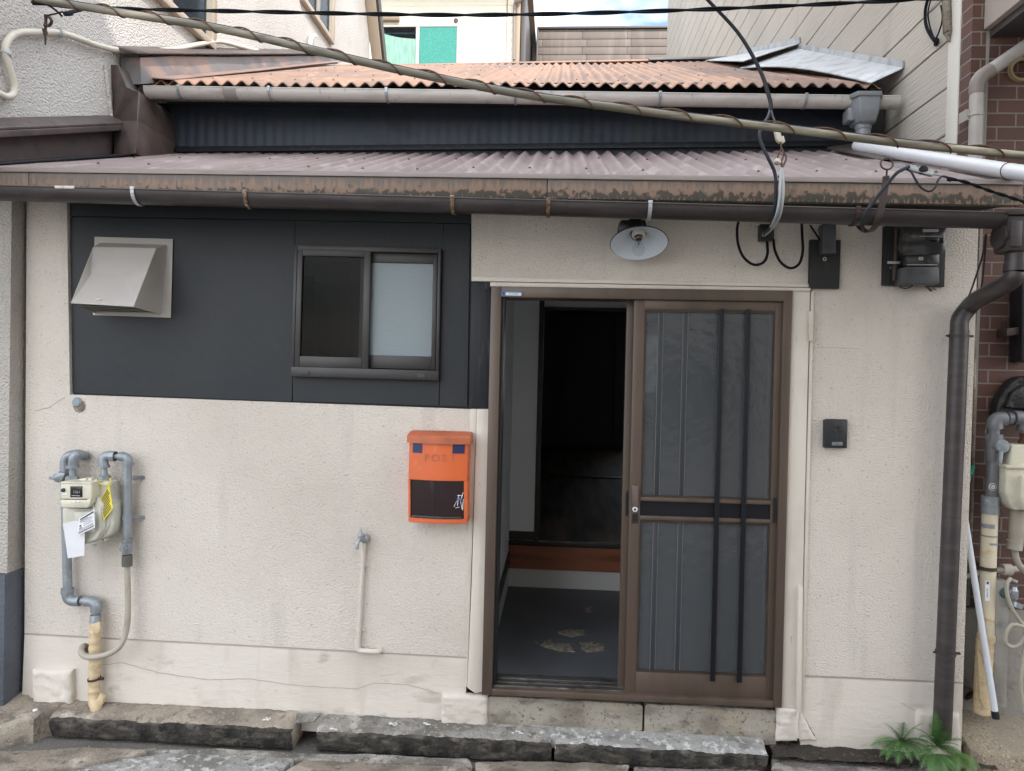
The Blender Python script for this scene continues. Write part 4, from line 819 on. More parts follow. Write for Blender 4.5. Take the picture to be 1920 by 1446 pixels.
m_ = MB(); m_.box((x1b+.002, YBk-.01, bz(330)), (P(975, 60, YBk).x, YBk+.3, bz(-60)), .01); part('corner_trim', m_, M['tan_trim'], BH)
m_ = MB(); m_.box((P(976, 60, YBk).x, YBk+.05, bz(330)), (P(986, 60, YBk).x, YBk+3, bz(-60)), .01); part('side_wall', m_, M['dark_trim'], BH)
m_ = MB(); m_.tube(smooth([P(963.5, 112, YBk-.06), P(964, 60, YBk-.06), P(965, 10, YBk-.06), P(968, 5, YBk-.08), P(978, 0, YBk-.2), P(980, -20, YBk-.3)], 4), .028, 10); part('downpipe', m_, M['elbow_brown'], BH)
qx0, qx1, qz0, qz1 = P(708, 90, YBk).x, P(861, 90, YBk).x, bz(150), bz(46.5)
m_ = MB(); e = .05; Yw = YBk-.03
m_.box((qx0, Yw, qz1-e), (qx1, Yw+.08, qz1), .006); m_.box((qx1-e, Yw, qz0), (qx1, Yw+.08, qz1-e-.001), .006); m_.box((qx0, Yw, qz0), (qx0+e, Yw+.08, qz1-e-.001), .006)
xm = P(783, 90, YBk).x; m_.box((xm-.035, Yw-.005, qz0), (xm+.035, Yw+.06, qz1-e-.002), .006)
BW = part('window', m_, M['sash_grey'], BH)
m_ = MB(); m_.box((xm+.036, Yw+.012, qz0), (qx1-e-.001, Yw+.018, qz1-e-.003)); part('curtain', m_, M['green_curtain'], BW)
m_ = MB()
for i in range(12):
    a = i/12; b = (i+1)/12; xa_ = qx0+e+(xm-.036-qx0-e)*a; xb_ = qx0+e+(xm-.036-qx0-e)*b
    def sag(t): return qz1-.15-.13*(1-(1-t)**2)
    m_.prism([(xa_, Yw+.02, qz0), (xb_, Yw+.02, qz0), (xb_, Yw+.02, sag(b)), (xa_, Yw+.02, sag(a))], (0, .004, 0))
part('curtain', m_, M['pale_green'], BW, 'pale green sagging curtain')
m_ = MB(); m_.box((qx0+e, Yw+.03, qz0), (qx1-e, Yw+.035, qz1-e)); part('dark_room', m_, mat('deep_teal_room', (0.02, 0.11, 0.13), 0.5), BW)
m_ = MB(); m_.box((qx0+e, Yw+.004, qz0), (qx1-e, Yw+.007, qz1-e-.001)); part('pane', m_, glass_mat('sunlit_house_glass', (.97, 1, 1), .05, .92), BW)
m_ = MB(); c_ = P(743, 36, YBk); m_.tube([P(700, 35, YBk-.07), P(749, 36, YBk-.07)], .045, 10); m_.tube([P(700, 33, YBk-.10), P(747, 34, YBk-.10)], .02, 8); part('rolled_awning', m_, M['tan_trim'], BH)
m_ = MB(); m_.lathe([(.0, -.03), (.045, -.025), (.05, 0)], P(855, 39, YBk), (0, 1, 0), 14); part('vent_cap', m_, M['dark_trim'], BH)

# ---- grey shingled roof farther back
YG = 13.0
GH = thing('shingled_building', tuple(P(1130, 300, YG)), 'grey brown shingle clad building block beyond the ridge, below the sky', 'building')
m_ = MB(); gx0, gx1 = P(1009, 80, YG).x, P(1275, 80, YG).x; z = P(1130, 160, YG).z; r_ = random.Random(3); row = 0
zt_ = P(1130, 55, YG).z; hrow = (P(1130, 62, YG).z-P(1130, 76.5, YG).z)
while z < zt_-.02:
    x = gx0-(.9 if row % 2 else 0)
    while x < gx1:
        a, b = max(x, gx0), min(x+1.0, gx1)
        if b-a > .03: m_.prism([(a+.004, YG-.006, z), (b-.004, YG-.006, z), (b-.004, YG+.004, min(z+hrow-.004, zt_)), (a+.004, YG+.004, min(z+hrow-.004, zt_))], (0, .03, 0), .001)
        x += 1.0
    z += hrow; row += 1
part('shingle_cladding', m_, M['shingle'], GH)
m_ = MB(); m_.box((gx0+.01, YG+.03, zt_-4), (gx1, YG+4, zt_-.01)); part('wall_core', m_, M['shingle'], GH)
m_ = MB(); m_.box((gx0-.03, YG-.05, zt_), (gx1, YG+4, zt_+.05), .006); m_.box((gx0-.04, YG-.04, zt_-4), (gx0+.003, YG+.1, zt_-.001), .006); part('coping', m_, M['dark_trim'], GH)

# ---- right building: ribbed siding on its flank, brick on its front
RB = thing('brick_building', (3.2, Y_BR, -0.1), 'right hand building with oatmeal siding flank and brown brick front', 'building')
y_tr0, y_tr1 = PX(1801, 150, X_R).y, PX(1780, 150, X_R).y
def topz(y): return 5.05+.45*y
m_ = MB(); yb1 = 10.4; bh = .236; z = P(1786, 250, y_tr1).z-bh*14
z0b = z
while z < 10:
    zt1 = z+bh-.007
    ya = y_tr1+.001
    if topz(ya) < zt1: ya = (zt1-5.05)/.45
    if ya < yb1-.2:
        for p, q in ((ya, 6.4), (6.404, yb1)) if ya < 6.3 else ((ya, yb1),):
            m_.box((X_R, p, z), (X_R+.04, q, zt1), .004, 1)
    z += bh
part('siding', m_, M['siding'], RB)
m_ = MB(); m_.prism([(X_R+.012, y_tr1+.01, z0b), (X_R+.012, yb1-.01, z0b), (X_R+.012, yb1-.01, topz(yb1)-.05), (X_R+.012, y_tr1+.01, topz(y_tr1)-.05)], (2.5, 0, 0)); part('wall_core', m_, mat('dark_siding_joint', (0.10, 0.088, 0.072), 0.8), RB)
m_ = MB(); m_.box((X_R-.012, y_tr0, .3), (X_R+.05, y_tr1, 5.3), .004); part('corner_trim', m_, M['trim_white'], RB)
x_br = P(1816, 250, Y_BR).x
zc_ = P(1880, 1142, Y_BR).z
m_ = MB(); m_.box((x_br, Y_BR+.012, zc_), (x_br+.2, y_tr0-.001, 5.2)); part('brick_return', m_, M['brick_side'], RB)
m_ = MB(); m_.box((x_br, Y_BR, zc_), (6.5, Y_BR+.011, 5.2)); m_.box((x_br+.201, Y_BR+.0111, zc_), (6.5, 2.0, 5.2)); part('brick_front', m_, M['brick_front'], RB)
xj = P(1850, 150, Y_BR).x
m_ = MB(); m_.box((xj-.008, Y_BR-.002, zc_+.01), (xj+.006, Y_BR-.0002, 3.32)); part('expansion_joint', m_, mat('grey_joint_sealant', (0.26, 0.245, 0.22), 0.6), RB)
m_ = MB(); m_.box((x_br-.02, Y_BR-.02, -.13), (6.5, 1.9, zc_-.001), .004); part('concrete_base', m_, M['base_conc'], RB)
zbal = PX(1832, 66, x_br+.05).z
m_ = MB(); m_.box((x_br+.05, -.55, zbal), (6.5, Y_BR-.001, 4.86), .006); part('balcony', m_, M['balcony'], RB)  # extended upward, unseen, to cast shade on the upper roof's right end
m_ = MB(); m_.box((x_br+.08, -.52, zbal-.035), (6.45, Y_BR-.004, zbal-.001)); part('balcony_soffit', m_, M['dark_trim'], RB)
m_ = MB(); m_.lathe([(.040, -.012), (.055, -.02), (.058, -.004), (.058, 0)], P(1913, 132, Y_BR-.001), (0, 1, 0), 24); VR = part('vent_ring', m_, mat('stained_yellow_ring', (0.33, 0.26, 0.14), 0.5), RB)
m_ = MB()
for k in range(-3, 4): m_.box((P(1913, 132, Y_BR).x-.035, Y_BR-.012, P(1913, 132, Y_BR).z+k*.011-.0015), (P(1913, 132, Y_BR).x+.035, Y_BR-.010, P(1913, 132, Y_BR).z+k*.011+.0015))
part('vent_grille', m_, M['rust'], VR)
# beige downpipe on the brick front
yd = Y_BR-.055; pts = [P(1826, 420, yd), P(1829, 300, yd), P(1831.5, 168, yd), P(1834, 150, yd), P(1848, 138, yd), P(1900, 103, yd), P(1930, 82, yd-.02)]
DP = thing('beige_downpipe', tuple(pts[0]), 'grey beige downpipe with a bend on the brown brick front', 'downpipe')
m_ = MB(); m_.tube([pts[0], pts[2]], .030, 16); part('pipe', m_, M['downpipe_beige'], DP)
m_ = MB(); m_.tube(smooth([pts[2]+V((0, 0, -.02)), pts[2], P(1833, 155, yd), P(1841, 143, yd), pts[4], P(1858, 131, yd)], 5), .0325, 16); part('elbow', m_, M['elbow_brown'], DP)
m_ = MB(); m_.tube([P(1856, 132.5, yd), pts[6]], .030, 16); part('pipe', m_, M['downpipe_beige'], DP)
m_ = MB(); m_.lathe([(.031, -.006), (.034, -.006), (.034, .006), (.031, .006)], P(1829.6, 216, yd), (0, 0, 1), 16); m_.box(tuple(P(1813, 222, yd)-V((.004, 0, .008))), tuple(P(1816, 208, yd)+V((.004, .06, .008)))); part('clamp', m_, M['downpipe_beige'], DP)
# cables tied on the siding
m_ = MB(); m_.tube(smooth([PX(1742, -10, X_R-.03), PX(1735, 20, X_R-.03), PX(1737, 50, X_R-.03), PX(1750, 74, X_R-.03), PX(1758, 79, X_R-.02)], 6), .008, 8); m_.tube(smooth([PX(1747, -10, X_R-.04), PX(1740, 30, X_R-.04), PX(1752, 72, X_R-.04), PX(1764, 50, X_R-.04), PX(1767, 30, X_R-.04), PX(1764, 10, X_R-.04)], 6), .004, 8); m_.lathe([(0, -.01), (.02, -.008), (.02, 0)], PX(1757, 79, X_R-.003), (1, 0, 0), 10)
solo('cable_loop', m_, M['cable_black'], tuple(PX(1757, 79, X_R-.03)), 'black cable loops tied to the oatmeal siding under its top right', 'cable')
m_ = MB(); a_ = PX(1775, -14, X_R-.025); b_ = PX(1777, 62, X_R-.025)
n_ = 60; m_.tube([a_.lerp(b_, i/n_) for i in range(n_+1)], [.019+(.003 if i % 2 else 0) for i in range(n_+1)], 12); m_.tube([b_, b_+V((.01, .0, -.045))], [.019, .004], 10)
solo('ribbed_conduit', m_, M['conc_old'], tuple(b_), 'short beige ribbed conduit hanging beside the white siding trim', 'conduit')

# ================================================================== GUTTERS
def gutter(a, b, r, depth_axis_y, mats, name, label, lip=.004, closed_ends=(True, True)):
    """half-round trough from a to b (world points of its axis at the rim height)"""
    mb = MB(); n = 60; seg = 12
    th = .0025
    def ring(p, rr, sag): return [p+V((0, -math.cos(k*math.pi/seg)*rr, -math.sin(k*math.pi/seg)*rr*1.0+sag)) for k in range(seg+1)]
    t = bmesh.new(); O = []; I = []
    for i in range(n+1):
        p = a.lerp(b, i/n); s_ = .0025*noise.noise(V((p.x*1.1, 5, r*99)))
        O.append([t.verts.new(q) for q in ring(p, r, s_)]); I.append([t.verts.new(q) for q in ring(p, r-th, s_)])
    for i in range(n):
        for k in range(seg):
            t.faces.new((O[i][k], O[i+1][k], O[i+1][k+1], O[i][k+1])); t.faces.new((I[i][k], I[i][k+1], I[i+1][k+1], I[i+1][k]))
        for k in (0, seg): t.faces.new((O[i][k], I[i][k], I[i+1][k], O[i+1][k]))
    for e, R_ in ((0, O), (n, O)):
        if closed_ends[0 if e == 0 else 1]: t.faces.new(R_[e])
    bmesh.ops.recalc_face_normals(t, faces=t.faces)
    mb._join(t)
    mb.tube([a+V((0, -r+.001, .002)), b+V((0, -r+.001, .002))], lip, 8)
    g = thing(name, tuple(a), label, 'gutter'); part('trough', mb, mats, g); return g
def bracket(g, a, b, r, x, mats, label=None):
    t_ = (x-a.x)/(b.x-a.x); p = a.lerp(b, t_); mb = MB(); w_ = .0075
    path = [p+V((0, -math.cos(k*math.pi/12)*(r+.003), -math.sin(k*math.pi/12)*(r+.003))) for k in range(0, 11)]
    for s_, e_ in zip(path, path[1:]): mb.prism([s_+V((-w_, 0, 0)), s_+V((w_, 0, 0)), e_+V((w_, 0, 0)), e_+V((-w_, 0, 0))], ((s_+e_)/2-p-V((0, 0, 0))).normalized()*.0025)
    mb.box(tuple(p+V((-w_-.001, -r-.006, .0))), tuple(p+V((w_+.001, -r+.004, .012))), .001); mb.box(tuple(p+V((-.0025, -r+.002, .005))), tuple(p+V((.0025, .05, .010))))
    part('bracket', mb, mats, g, label)
r1 = .050
ga = P(-90, 346.5, -.435)+V((0, r1, 0)); gb = P(1892, 400, -.435)+V((0, r1, 0))
G1 = gutter(ga, gb, r1, 0, M['gutter_brown'], 'brown_gutter', 'long dark brown gutter under the stained fascia of the lower roof')
rust_b = mat('rust_streaked_bracket', (0.22, 0.15, 0.09), 0.6, var=[((0.09, 0.04, 0.02), 60, 0.4, 0.6), ((0.45, 0.42, 0.36), 45, 0.58, 0.68)])
for px, m in ((248, M['galv']), (459, rust_b), (848, rust_b), (1028, rust_b), (1219.5, M['galv']), (1610, M['brown_steel'])):
    bracket(G1, ga, gb, r1, xa(px, 380, -.435), m)
m_ = MB(); p0_ = ga.lerp(gb, (xa(118, 355, -.43)-ga.x)/(gb.x-ga.x)); m_.lathe([(r1+.003, -.04), (r1+.003, .04)], p0_, (1, 0, 0), 24) if False else None
m_.prism([p0_+V((-.03, -r1-.005, -.004)), p0_+V((.055, -r1-.005, -.005)), p0_+V((.055, -r1-.005, .007)), p0_+V((-.03, -r1-.005, .008))], (0, .02, 0), .002); part('joint_clip', m_, M['gutter_grey'], G1)
# dark hopper and downpipe at the right corner
HD = thing('brown_downpipe', tuple(P(1766, 1378, -.07)), 'dark brown downpipe with hopper and elbow at the right wall corner', 'downpipe')
hx = xa(1888, 430, -.44); hz1 = P(1900, 394, -.44).z
m_ = MB(); m_.solid([(hx, -.445, hz1), (hx+.14, -.445, hz1), (hx+.14, -.32, hz1), (hx, -.32, hz1), (hx, -.445, hz1-.018), (hx+.14, -.445, hz1-.018), (hx+.14, -.32, hz1-.018), (hx, -.32, hz1-.018)],
         [(0, 1, 2, 3), (4, 7, 6, 5), (0, 4, 5, 1), (1, 5, 6, 2), (2, 6, 7, 3), (3, 7, 4, 0)], .003)
m_.solid([(hx+.006, -.44, hz1-.018), (hx+.134, -.44, hz1-.018), (hx+.134, -.325, hz1-.018), (hx+.006, -.325, hz1-.018), (hx+.012, -.435, hz1-.155), (hx+.128, -.435, hz1-.155), (hx+.128, -.33, hz1-.155), (hx+.012, -.33, hz1-.155)],
         [(0, 1, 2, 3), (4, 7, 6, 5), (0, 4, 5, 1), (1, 5, 6, 2), (2, 6, 7, 3), (3, 7, 4, 0)], .012)
m_.box((hx+.012, -.4445, hz1-.14), (hx+.055, -.436, hz1-.04), .003); part('hopper', m_, M['gutter_brown'], HD)
m_ = MB(); m_.tube([(hx-.001, -.385, hz1-.09), (hx+.03, -.385, hz1-.09)], .05, 18); part('gutter_end', m_, M['gutter_brown'], HD)
c1 = V((hx+.070, -.385, hz1-.15)); e1 = V((hx+.070, -.385, hz1-.225)); e2 = P(1878, 545, -.25); e3 = P(1815, 578, -.07); e4 = P(1800, 600, -.062); e5 = P(1766, 1382, -.062)
m_ = MB(); m_.tube([c1, e1], .038, 18); m_.tube([e1+V((0, 0, .028)), e1+V((0, 0, -.0))], .042, 18); m_.tube(smooth([e1, e1+V((-.004, .01, -.03)), e1.lerp(e3, .3)+V((0, 0, -.018)), e1.lerp(e3, .8)+V((0, 0, .006)), e3, e4, e4+V((-.001, 0, -.06))], 8), .036, 18); part('elbow', m_, M['gutter_brown'], HD)
m_ = MB(); m_.tube([e4+V((-.001, 0, -.045)), e5], .0375, 20); part('pipe', m_, M['gutter_brown'], HD)
for a, b in ((1797, 630), (1773, 1224)):
    m_ = MB(); c_ = P(a, b, -.062); m_.lathe([(.038, -.006), (.0415, -.006), (.0415, .006), (.038, .006)], c_, (0, 0, 1), 20); m_.box(tuple(c_+V((.036, -.006, -.005))), tuple(c_+V((.062, .006, .005))), .002); m_.box(tuple(c_+V((-.052, -.006, -.004))), tuple(c_+V((-.036, .006, .004))), .002); part('clamp', m_, M['brown_steel'], HD)
m_ = MB(); m_.tube(smooth([P(1848, 440, -.30), P(1842, 480, -.24), P(1826, 530, -.14), P(1812, 572, -.11), P(1820, 586, -.03), P(1838, 548, -.10), P(1846, 490, -.22), P(1849, 440, -.30)], 6), .004, 6); part('tie_wire', m_, M['brown_steel'], HD)
# grey gutter and hopper of the upper roof
r2 = .052
ua = P(268, 162, .82)+V((0, r2, 0)); ub = P(1690, 181, .82)+V((0, r2, 0))
G2 = gutter(ua, ub, r2, 0, M['gutter_grey'], 'grey_gutter', 'weathered light grey gutter along the edge of the upper roof')
for px in (333, 503, 724, 966, 1238, 1513): bracket(G2, ua, ub, r2, xa(px, 175, .82), M['tap_metal'])
m_ = MB(); p0_ = ua.lerp(ub, (xa(429, 175, .82)-ua.x)/(ub.x-ua.x)); path = [V((0, -math.cos(k*math.pi/12)*(r2+.002), -math.sin(k*math.pi/12)*(r2+.002))) for k in range(13)]
for s_, e_ in zip(path, path[1:]): m_.prism([p0_+s_+V((-.04, 0, 0)), p0_+s_+V((.04, 0, 0)), p0_+e_+V((.04, 0, 0)), p0_+e_+V((-.04, 0, 0))], (s_+e_)*.02)
part('joint_sleeve', m_, mat('pale_joint_sleeve', (0.30, 0.275, 0.26), 0.5), G2)
UH = thing('grey_hopper', tuple(P(1620, 270, .85)), 'blue grey rain hopper at the right end of the upper gutter', 'hopper')
def loft(mb, secs):
    t = bmesh.new(); rows = [[t.verts.new(p) for p in s] for s in secs]
    for A_, B_ in zip(rows, rows[1:]):
        n = len(A_)
        for k in range(n): t.faces.new((A_[k], A_[(k+1) % n], B_[(k+1) % n], B_[k]))
    t.faces.new(rows[0]); t.faces.new(rows[-1][::-1]); bmesh.ops.recalc_face_normals(t, faces=t.faces); mb._bev(t, .004, 2); mb._join(t)
def hsec(px0, px1, py, yf, yb, ch=.25):
    a = P(px0, py, yf); b = P(px1, py, yf); z = (a.z+b.z)/2; w_ = b.x-a.x; d = (yb-yf)
    return [V((a.x+w_*ch*.6, yf, z)), V((b.x-w_*ch*.6, yf, z)), V((b.x, yf+d*ch*1.4, z)), V((b.x, yb, z)), V((a.x, yb, z)), V((a.x, yf+d*ch*1.4, z))]
m_ = MB(); loft(m_, [hsec(1599, 1664, 170, .765, .93), hsec(1600, 1663, 179, .768, .93)]); loft(m_, [hsec(1603, 1660, 179.5, .775, .925), hsec(1606, 1656, 205, .78, .925), hsec(1610, 1648, 226, .795, .92), hsec(1616, 1636, 232, .81, .90)])
m_.box(tuple(P(1590, 226, .83)), tuple(P(1605, 200, .83)+V((0, .09, 0))), .012); part('hopper_body', m_, M['hopper_grey'], UH)
m_ = MB(); c_ = P(1619, 228, .855); m_.lathe([(.044, .0), (.044, -.045), (.040, -.05), (.040, -.12)], c_, (0, 0, 1), 20); part('spout', m_, M['hopper_grey'], UH)
wp = [c_+V((0, 0, -.09)), c_+V((.0, 0, -.12)), P(1609, 275, .84), P(1650, 282, .66), P(1760, 299, .14), P(1905, 323, -.36), P(1990, 336, -.62)]
WPp = thing('white_drain_pipe', tuple(wp[2]), 'fat white drain pipe lying across the right of the lower roof', 'pipe')
m_ = MB(); m_.tube(smooth(wp[:4], 6)+[wp[5], wp[6]], [.031]*19+[.031, .031], 20); part('pipe', m_, M['pvc_white'], WPp)
m_ = MB(); c_ = wp[4].lerp(wp[5], .93); ax = (wp[5]-wp[4]).normalized(); e = ax.orthogonal().normalized(); f2 = ax.cross(e)
m_.tube([c_+(e*math.cos(k*math.pi/9)+f2*math.sin(k*math.pi/9))*.0325+ax*(.012*math.sin(k*math.pi/9)) for k in range(18)], .0018, 6, closed=True); part('wire_tie', m_, M['rust'], WPp)

# ================================================================== THINGS ON THE FRONT
# ---- ventilation hood on the charcoal panel
VH = thing('vent_hood', tuple(P(250, 592, .0)), 'taupe white sheet metal vent hood on the left of the charcoal panel', 'vent hood')
yp = .012
m_ = MB(); m_.poly([(177, 444), (324, 448), (320, 596), (174, 591)], yp-.004, .0035, .001)
for a, b in ((180, 447), (320.5, 451), (317, 592.5), (178, 588)): m_.lathe([(0, -.0035), (.0035, -.003), (.0045, 0)], P(a, b, yp-.004), (0, 1, 0), 8)
part('wall_plate', m_, M['hood'], VH)
A_ = P(187, 455, yp-.005); B_ = P(313, 459, yp-.005); I_ = P(302, 590, yp-.005); J_ = P(180, 588, yp-.005)
C_ = P(174, 463, -.062); D_ = P(292, 465.5, -.062); E_ = P(171, 513, -.105); F_ = P(231, 515, -.112); G_ = P(132, 569, -.225); H_ = P(251, 573.5, -.225)
m_ = MB(); t = bmesh.new(); vs = [t.verts.new(v) for v in (A_, B_, C_, D_, E_, F_, G_, H_, I_, J_)]
for f in ((0, 1, 3, 2), (2, 3, 5, 4), (4, 5, 7, 6), (3, 7, 5), (1, 8, 7, 3), (2, 4, 6), (0, 2, 6, 9)): t.faces.new([vs[i] for i in f])
bmesh.ops.recalc_face_normals(t, faces=t.faces); bmesh.ops.bevel(t, geom=[e for e in t.edges if not e.is_boundary], offset=.003, segments=1, affect='EDGES'); bmesh.ops.solidify(t, geom=t.faces[:], thickness=.0015); m_._join(t); part('hood', m_, M['hood'], VH, sharp=14)
for k in range(5):
    m_ = MB(); f = .10+k*.19; a = J_.lerp(G_, 1-f)+V((.010, 0, .002)); b = I_.lerp(H_, 1-f)+V((-.010, 0, .002)); m_.prism([a, b, b+V((0, .016, .006)), a+V((0, .016, .006))], (0, 0, .002))
    part('louvre_slat', m_, M['hood'], VH)
m_ = MB(); m_.prism([J_+V((.01, -.002, .012)), I_+V((-.01, -.002, .012)), H_+V((-.022, .035, .012)), G_+V((.022, .035, .012))], (0, 0, .002)); part('duct_opening', m_, M['louvre'], VH)
m_ = MB(); c_ = G_.lerp(H_, .44).lerp(E_.lerp(F_, .5), .16)+V((0, -.0045, 0)); m_.box(tuple(c_+V((-.011, -.001, -.0022))), tuple(c_+V((.011, .002, .0022))), .0005); part('badge', m_, M['trim_white'], VH)

# ---- orange mailbox
MBx = thing('mailbox', tuple(P(822, 980, 0)), 'orange wall mailbox with bleached lid, smoked window and navy tape corners', 'mailbox')
fx0, fx1 = P(766, 900, -.10).x, P(876.5, 900, -.10).x; mz0, mz1 = P(820, 980, -.10).z, P(820, 829, -.10).z; mxc = (fx0+fx1)/2; mw = fx1-fx0
def bulge(u): return -.105-.022*(1-(2*u-1)**2)
def mshell(mb, u0, u1, z0_, z1_, off=0, back=-.002, n=16, lean=(0, 0), bev=.003):
    t = bmesh.new(); n = max(2, int(n*(u1-u0)))
    fr = [[t.verts.new((fx0+mw*(u0+(u1-u0)*i/n)+lean[k], bulge(u0+(u1-u0)*i/n)-off, z)) for i in range(n+1)] for k, z in enumerate((z0_, z1_))]
    bk = [[t.verts.new((fx0+mw*(u0+(u1-u0)*i/n)+lean[k], back if back is not None else bulge(u0+(u1-u0)*i/n)-off+.004, z)) for i in range(n+1)] for k, z in enumerate((z0_, z1_))]
    for i in range(n):
        t.faces.new((fr[0][i], fr[0][i+1], fr[1][i+1], fr[1][i])); t.faces.new((bk[0][i], bk[1][i], bk[1][i+1], bk[0][i+1])); t.faces.new((fr[1][i], fr[1][i+1], bk[1][i+1], bk[1][i])); t.faces.new((fr[0][i], bk[0][i], bk[0][i+1], fr[0][i+1]))
    for i in (0, n): t.faces.new((fr[0][i], fr[1][i], bk[1][i], bk[0][i]))
    bmesh.ops.recalc_face_normals(t, faces=t.faces)
    if bev: bmesh.ops.bevel(t, geom=[e for e in t.edges if len(e.link_faces) == 2 and e.calc_face_angle(0) > .8], offset=bev, segments=3, affect='EDGES')
    mb._join(t)
LN = (P(766, 978, -.1).x-fx0, P(768, 832, -.1).x-fx0)
wz0, wz1 = P(820, 973, -.12).z, P(820, 901.5, -.12).z; ll = LN[0]
m_ = MB(); mshell(m_, 0, 1, wz1, mz1, lean=(0, LN[1])); mshell(m_, 0, 1, mz0, wz0, lean=(ll, ll)); mshell(m_, 0, .035, wz0, wz1, lean=(ll, 0), bev=0); mshell(m_, .945, 1, wz0, wz1, lean=(ll, 0), bev=0); m_.box((fx0+.004, -.04, wz0), (fx1-.006, -.003, wz1)); part('body', m_, M['orange'], MBx)
m_ = MB(); mshell(m_, .036, .944, wz0+.001, wz1-.001, off=-.006, back=-.045, lean=(ll, 0), bev=0); part('window', m_, M['maroon_pane'], MBx)
m_ = MB(); mshell(m_, .06, .90, wz0+.004, wz0+.012, off=.002, back=None, lean=(ll, ll), bev=.001); part('window_lip', m_, M['grey_plastic'], MBx)
m_ = MB(); lz0, lz1 = P(820, 832, -.12).z, P(820, 818, -.11).z
t = bmesh.new(); n = 16; secs = []
for (z, off, uu) in ((lz0, .010, .035), (lz1-.004, .010, .035), (lz1+.004, .004, .03), (lz1+.016, -.035, .015)):
    secs.append([t.verts.new((fx0+LN[1]+mw*(-uu+(1+2*uu)*i/n), bulge(min(1, max(0, -uu+(1+2*uu)*i/n)))-off, z+(.006*(1-(2*i/n-1)**2) if off < 0 else 0))) for i in range(n+1)]+[t.verts.new((fx0+LN[1]+mw*(1+uu), -.002, z)), t.verts.new((fx0+LN[1]-mw*uu, -.002, z))])
for a, b in zip(secs, secs[1:]):
    k = len(a)
    for i in range(k): t.faces.new((a[i], a[(i+1) % k], b[(i+1) % k], b[i]))
t.faces.new(secs[0][::-1]); t.faces.new(secs[-1]); bmesh.ops.recalc_face_normals(t, faces=t.faces); m_._join(t); part('lid', m_, M['orange_lid'], MBx)
for u0, u1 in ((.065, .235), (.745, .945)):
    m_ = MB(); mshell(m_, u0, u1, lz0-.045+.004*u0, lz0-.0005, off=.0012, back=None, lean=(LN[1]*.5, LN[1]), bev=0); part('tape', m_, M['navy'], MBx)
m_ = MB(); z = P(820, 859, -.125).z
for i, ch in enumerate('POST'):
    u = .32+i*.145; m_.text(ch, .050, Matrix.Translation((fx0+mw*u, bulge(u)-.0002, z)) @ Matrix.Rotation(R(90), 4, 'X') @ Matrix.Diagonal((1.0, .9, 1, 1)), .0025)
part('lettering', m_, M['orange_lid'], MBx)
m_ = MB(); r_ = random.Random(5)
for (u, zz, a, wd, l) in ((.855, .50, .1, .003, .05), (.90, .44, -.2, .0025, .06), (.83, .30, 1.3, .0025, .030), (.86, .62, 1.5, .003, .035), (.92, .62, .3, .004, .030), (.935, .38, .05, .004, .05), (.81, .40, .4, .002, .03)):
    c_ = V((fx0+mw*u, bulge(u)+.0045, wz0+(wz1-wz0)*zz)); d = V((math.sin(a), 0, math.cos(a)))*l*.5; s_ = V((math.cos(a), 0, -math.sin(a)))*wd*.5; m_.prism([c_-d-s_, c_-d+s_, c_+d+s_*.6, c_+d-s_*.6], (0, .0015, 0))
m_.mi = 1; c_ = V((fx0+mw*.87, bulge(.87)+.0035, wz0+(wz1-wz0)*.52)); m_.box(tuple(c_+V((-.014, 0, -.004))), tuple(c_+V((.014, .001, .004)))); part('torn_sticker', m_, [M['paper'], mat('torn_blue_sticker', (.08, .09, .3), .5)], MBx)

# ---- water tap
TP = thing('water_tap', tuple(P(675, 1225, 0)), 'small chrome wall tap on a cream painted standpipe below the mailbox', 'tap')
yt = -.022
m_ = MB(); m_.tube([P(682, 1022, yt), P(671.5, 1208, yt)], .0095, 14); m_.tube(smooth([P(671.5, 1196, yt), P(671, 1214, yt), P(676, 1220, yt), P(690, 1221, yt), P(705, 1222, yt), P(711, 1221, yt*.4), P(711, 1221, .01)], 6), .0125, 14); m_.tube([P(681.6, 1030, yt), P(681.8, 1018, yt)], .0125, 14); m_.lathe([(.0, -.006), (.019, -.005), (.020, 0)], P(711, 1219, -.001), (0, 1, 0), 16); part('standpipe', m_, M['pipe_cream'], TP)
for a, b in ((680, 1062), (673, 1183)):
    m_ = MB(); c_ = P(a, b, yt); m_.lathe([(.0098, -.004), (.0118, -.004), (.0118, .004), (.0098, .004)], c_, (0, 0, 1), 14); m_.box(tuple(c_+V((-.024, .010, -.004))), tuple(c_+V((.024, .0215, .004))), .001); part('pipe_clip', m_, M['pipe_cream'], TP)
m_ = MB(); c_ = P(684, 1011, yt); m_.lathe([(.0, -.012), (.018, -.008), (.021, .004), (.021, .018)], c_, (0, 1, 0), 18); b0 = P(676, 1008, -.055); m_.tube([c_+V((0, -.01, 0)), b0], .010, 12); m_.lathe([(.010, -.016), (.012, -.008), (.012, .006), (.014, .008), (.013, .020), (.009, .024), (.008, .026)], b0, (0, 0, 1), 16); m_.tube(smooth([b0+V((0, 0, -.006)), b0+V((-.004, -.018, -.010)), b0+V((-.007, -.026, -.026)), b0+V((-.007, -.027, -.048))], 6), [.010]*6+[.0092]*6+[.0088]*7, 12); part('tap_body', m_, M['tap_metal'], TP)
m_ = MB(); m_.lathe([(.0075, .024), (.0075, .044), (.006, .047), (0, .047)], b0, (0, 0, 1), 14); part('spindle', m_, M['tap_metal'], TP)

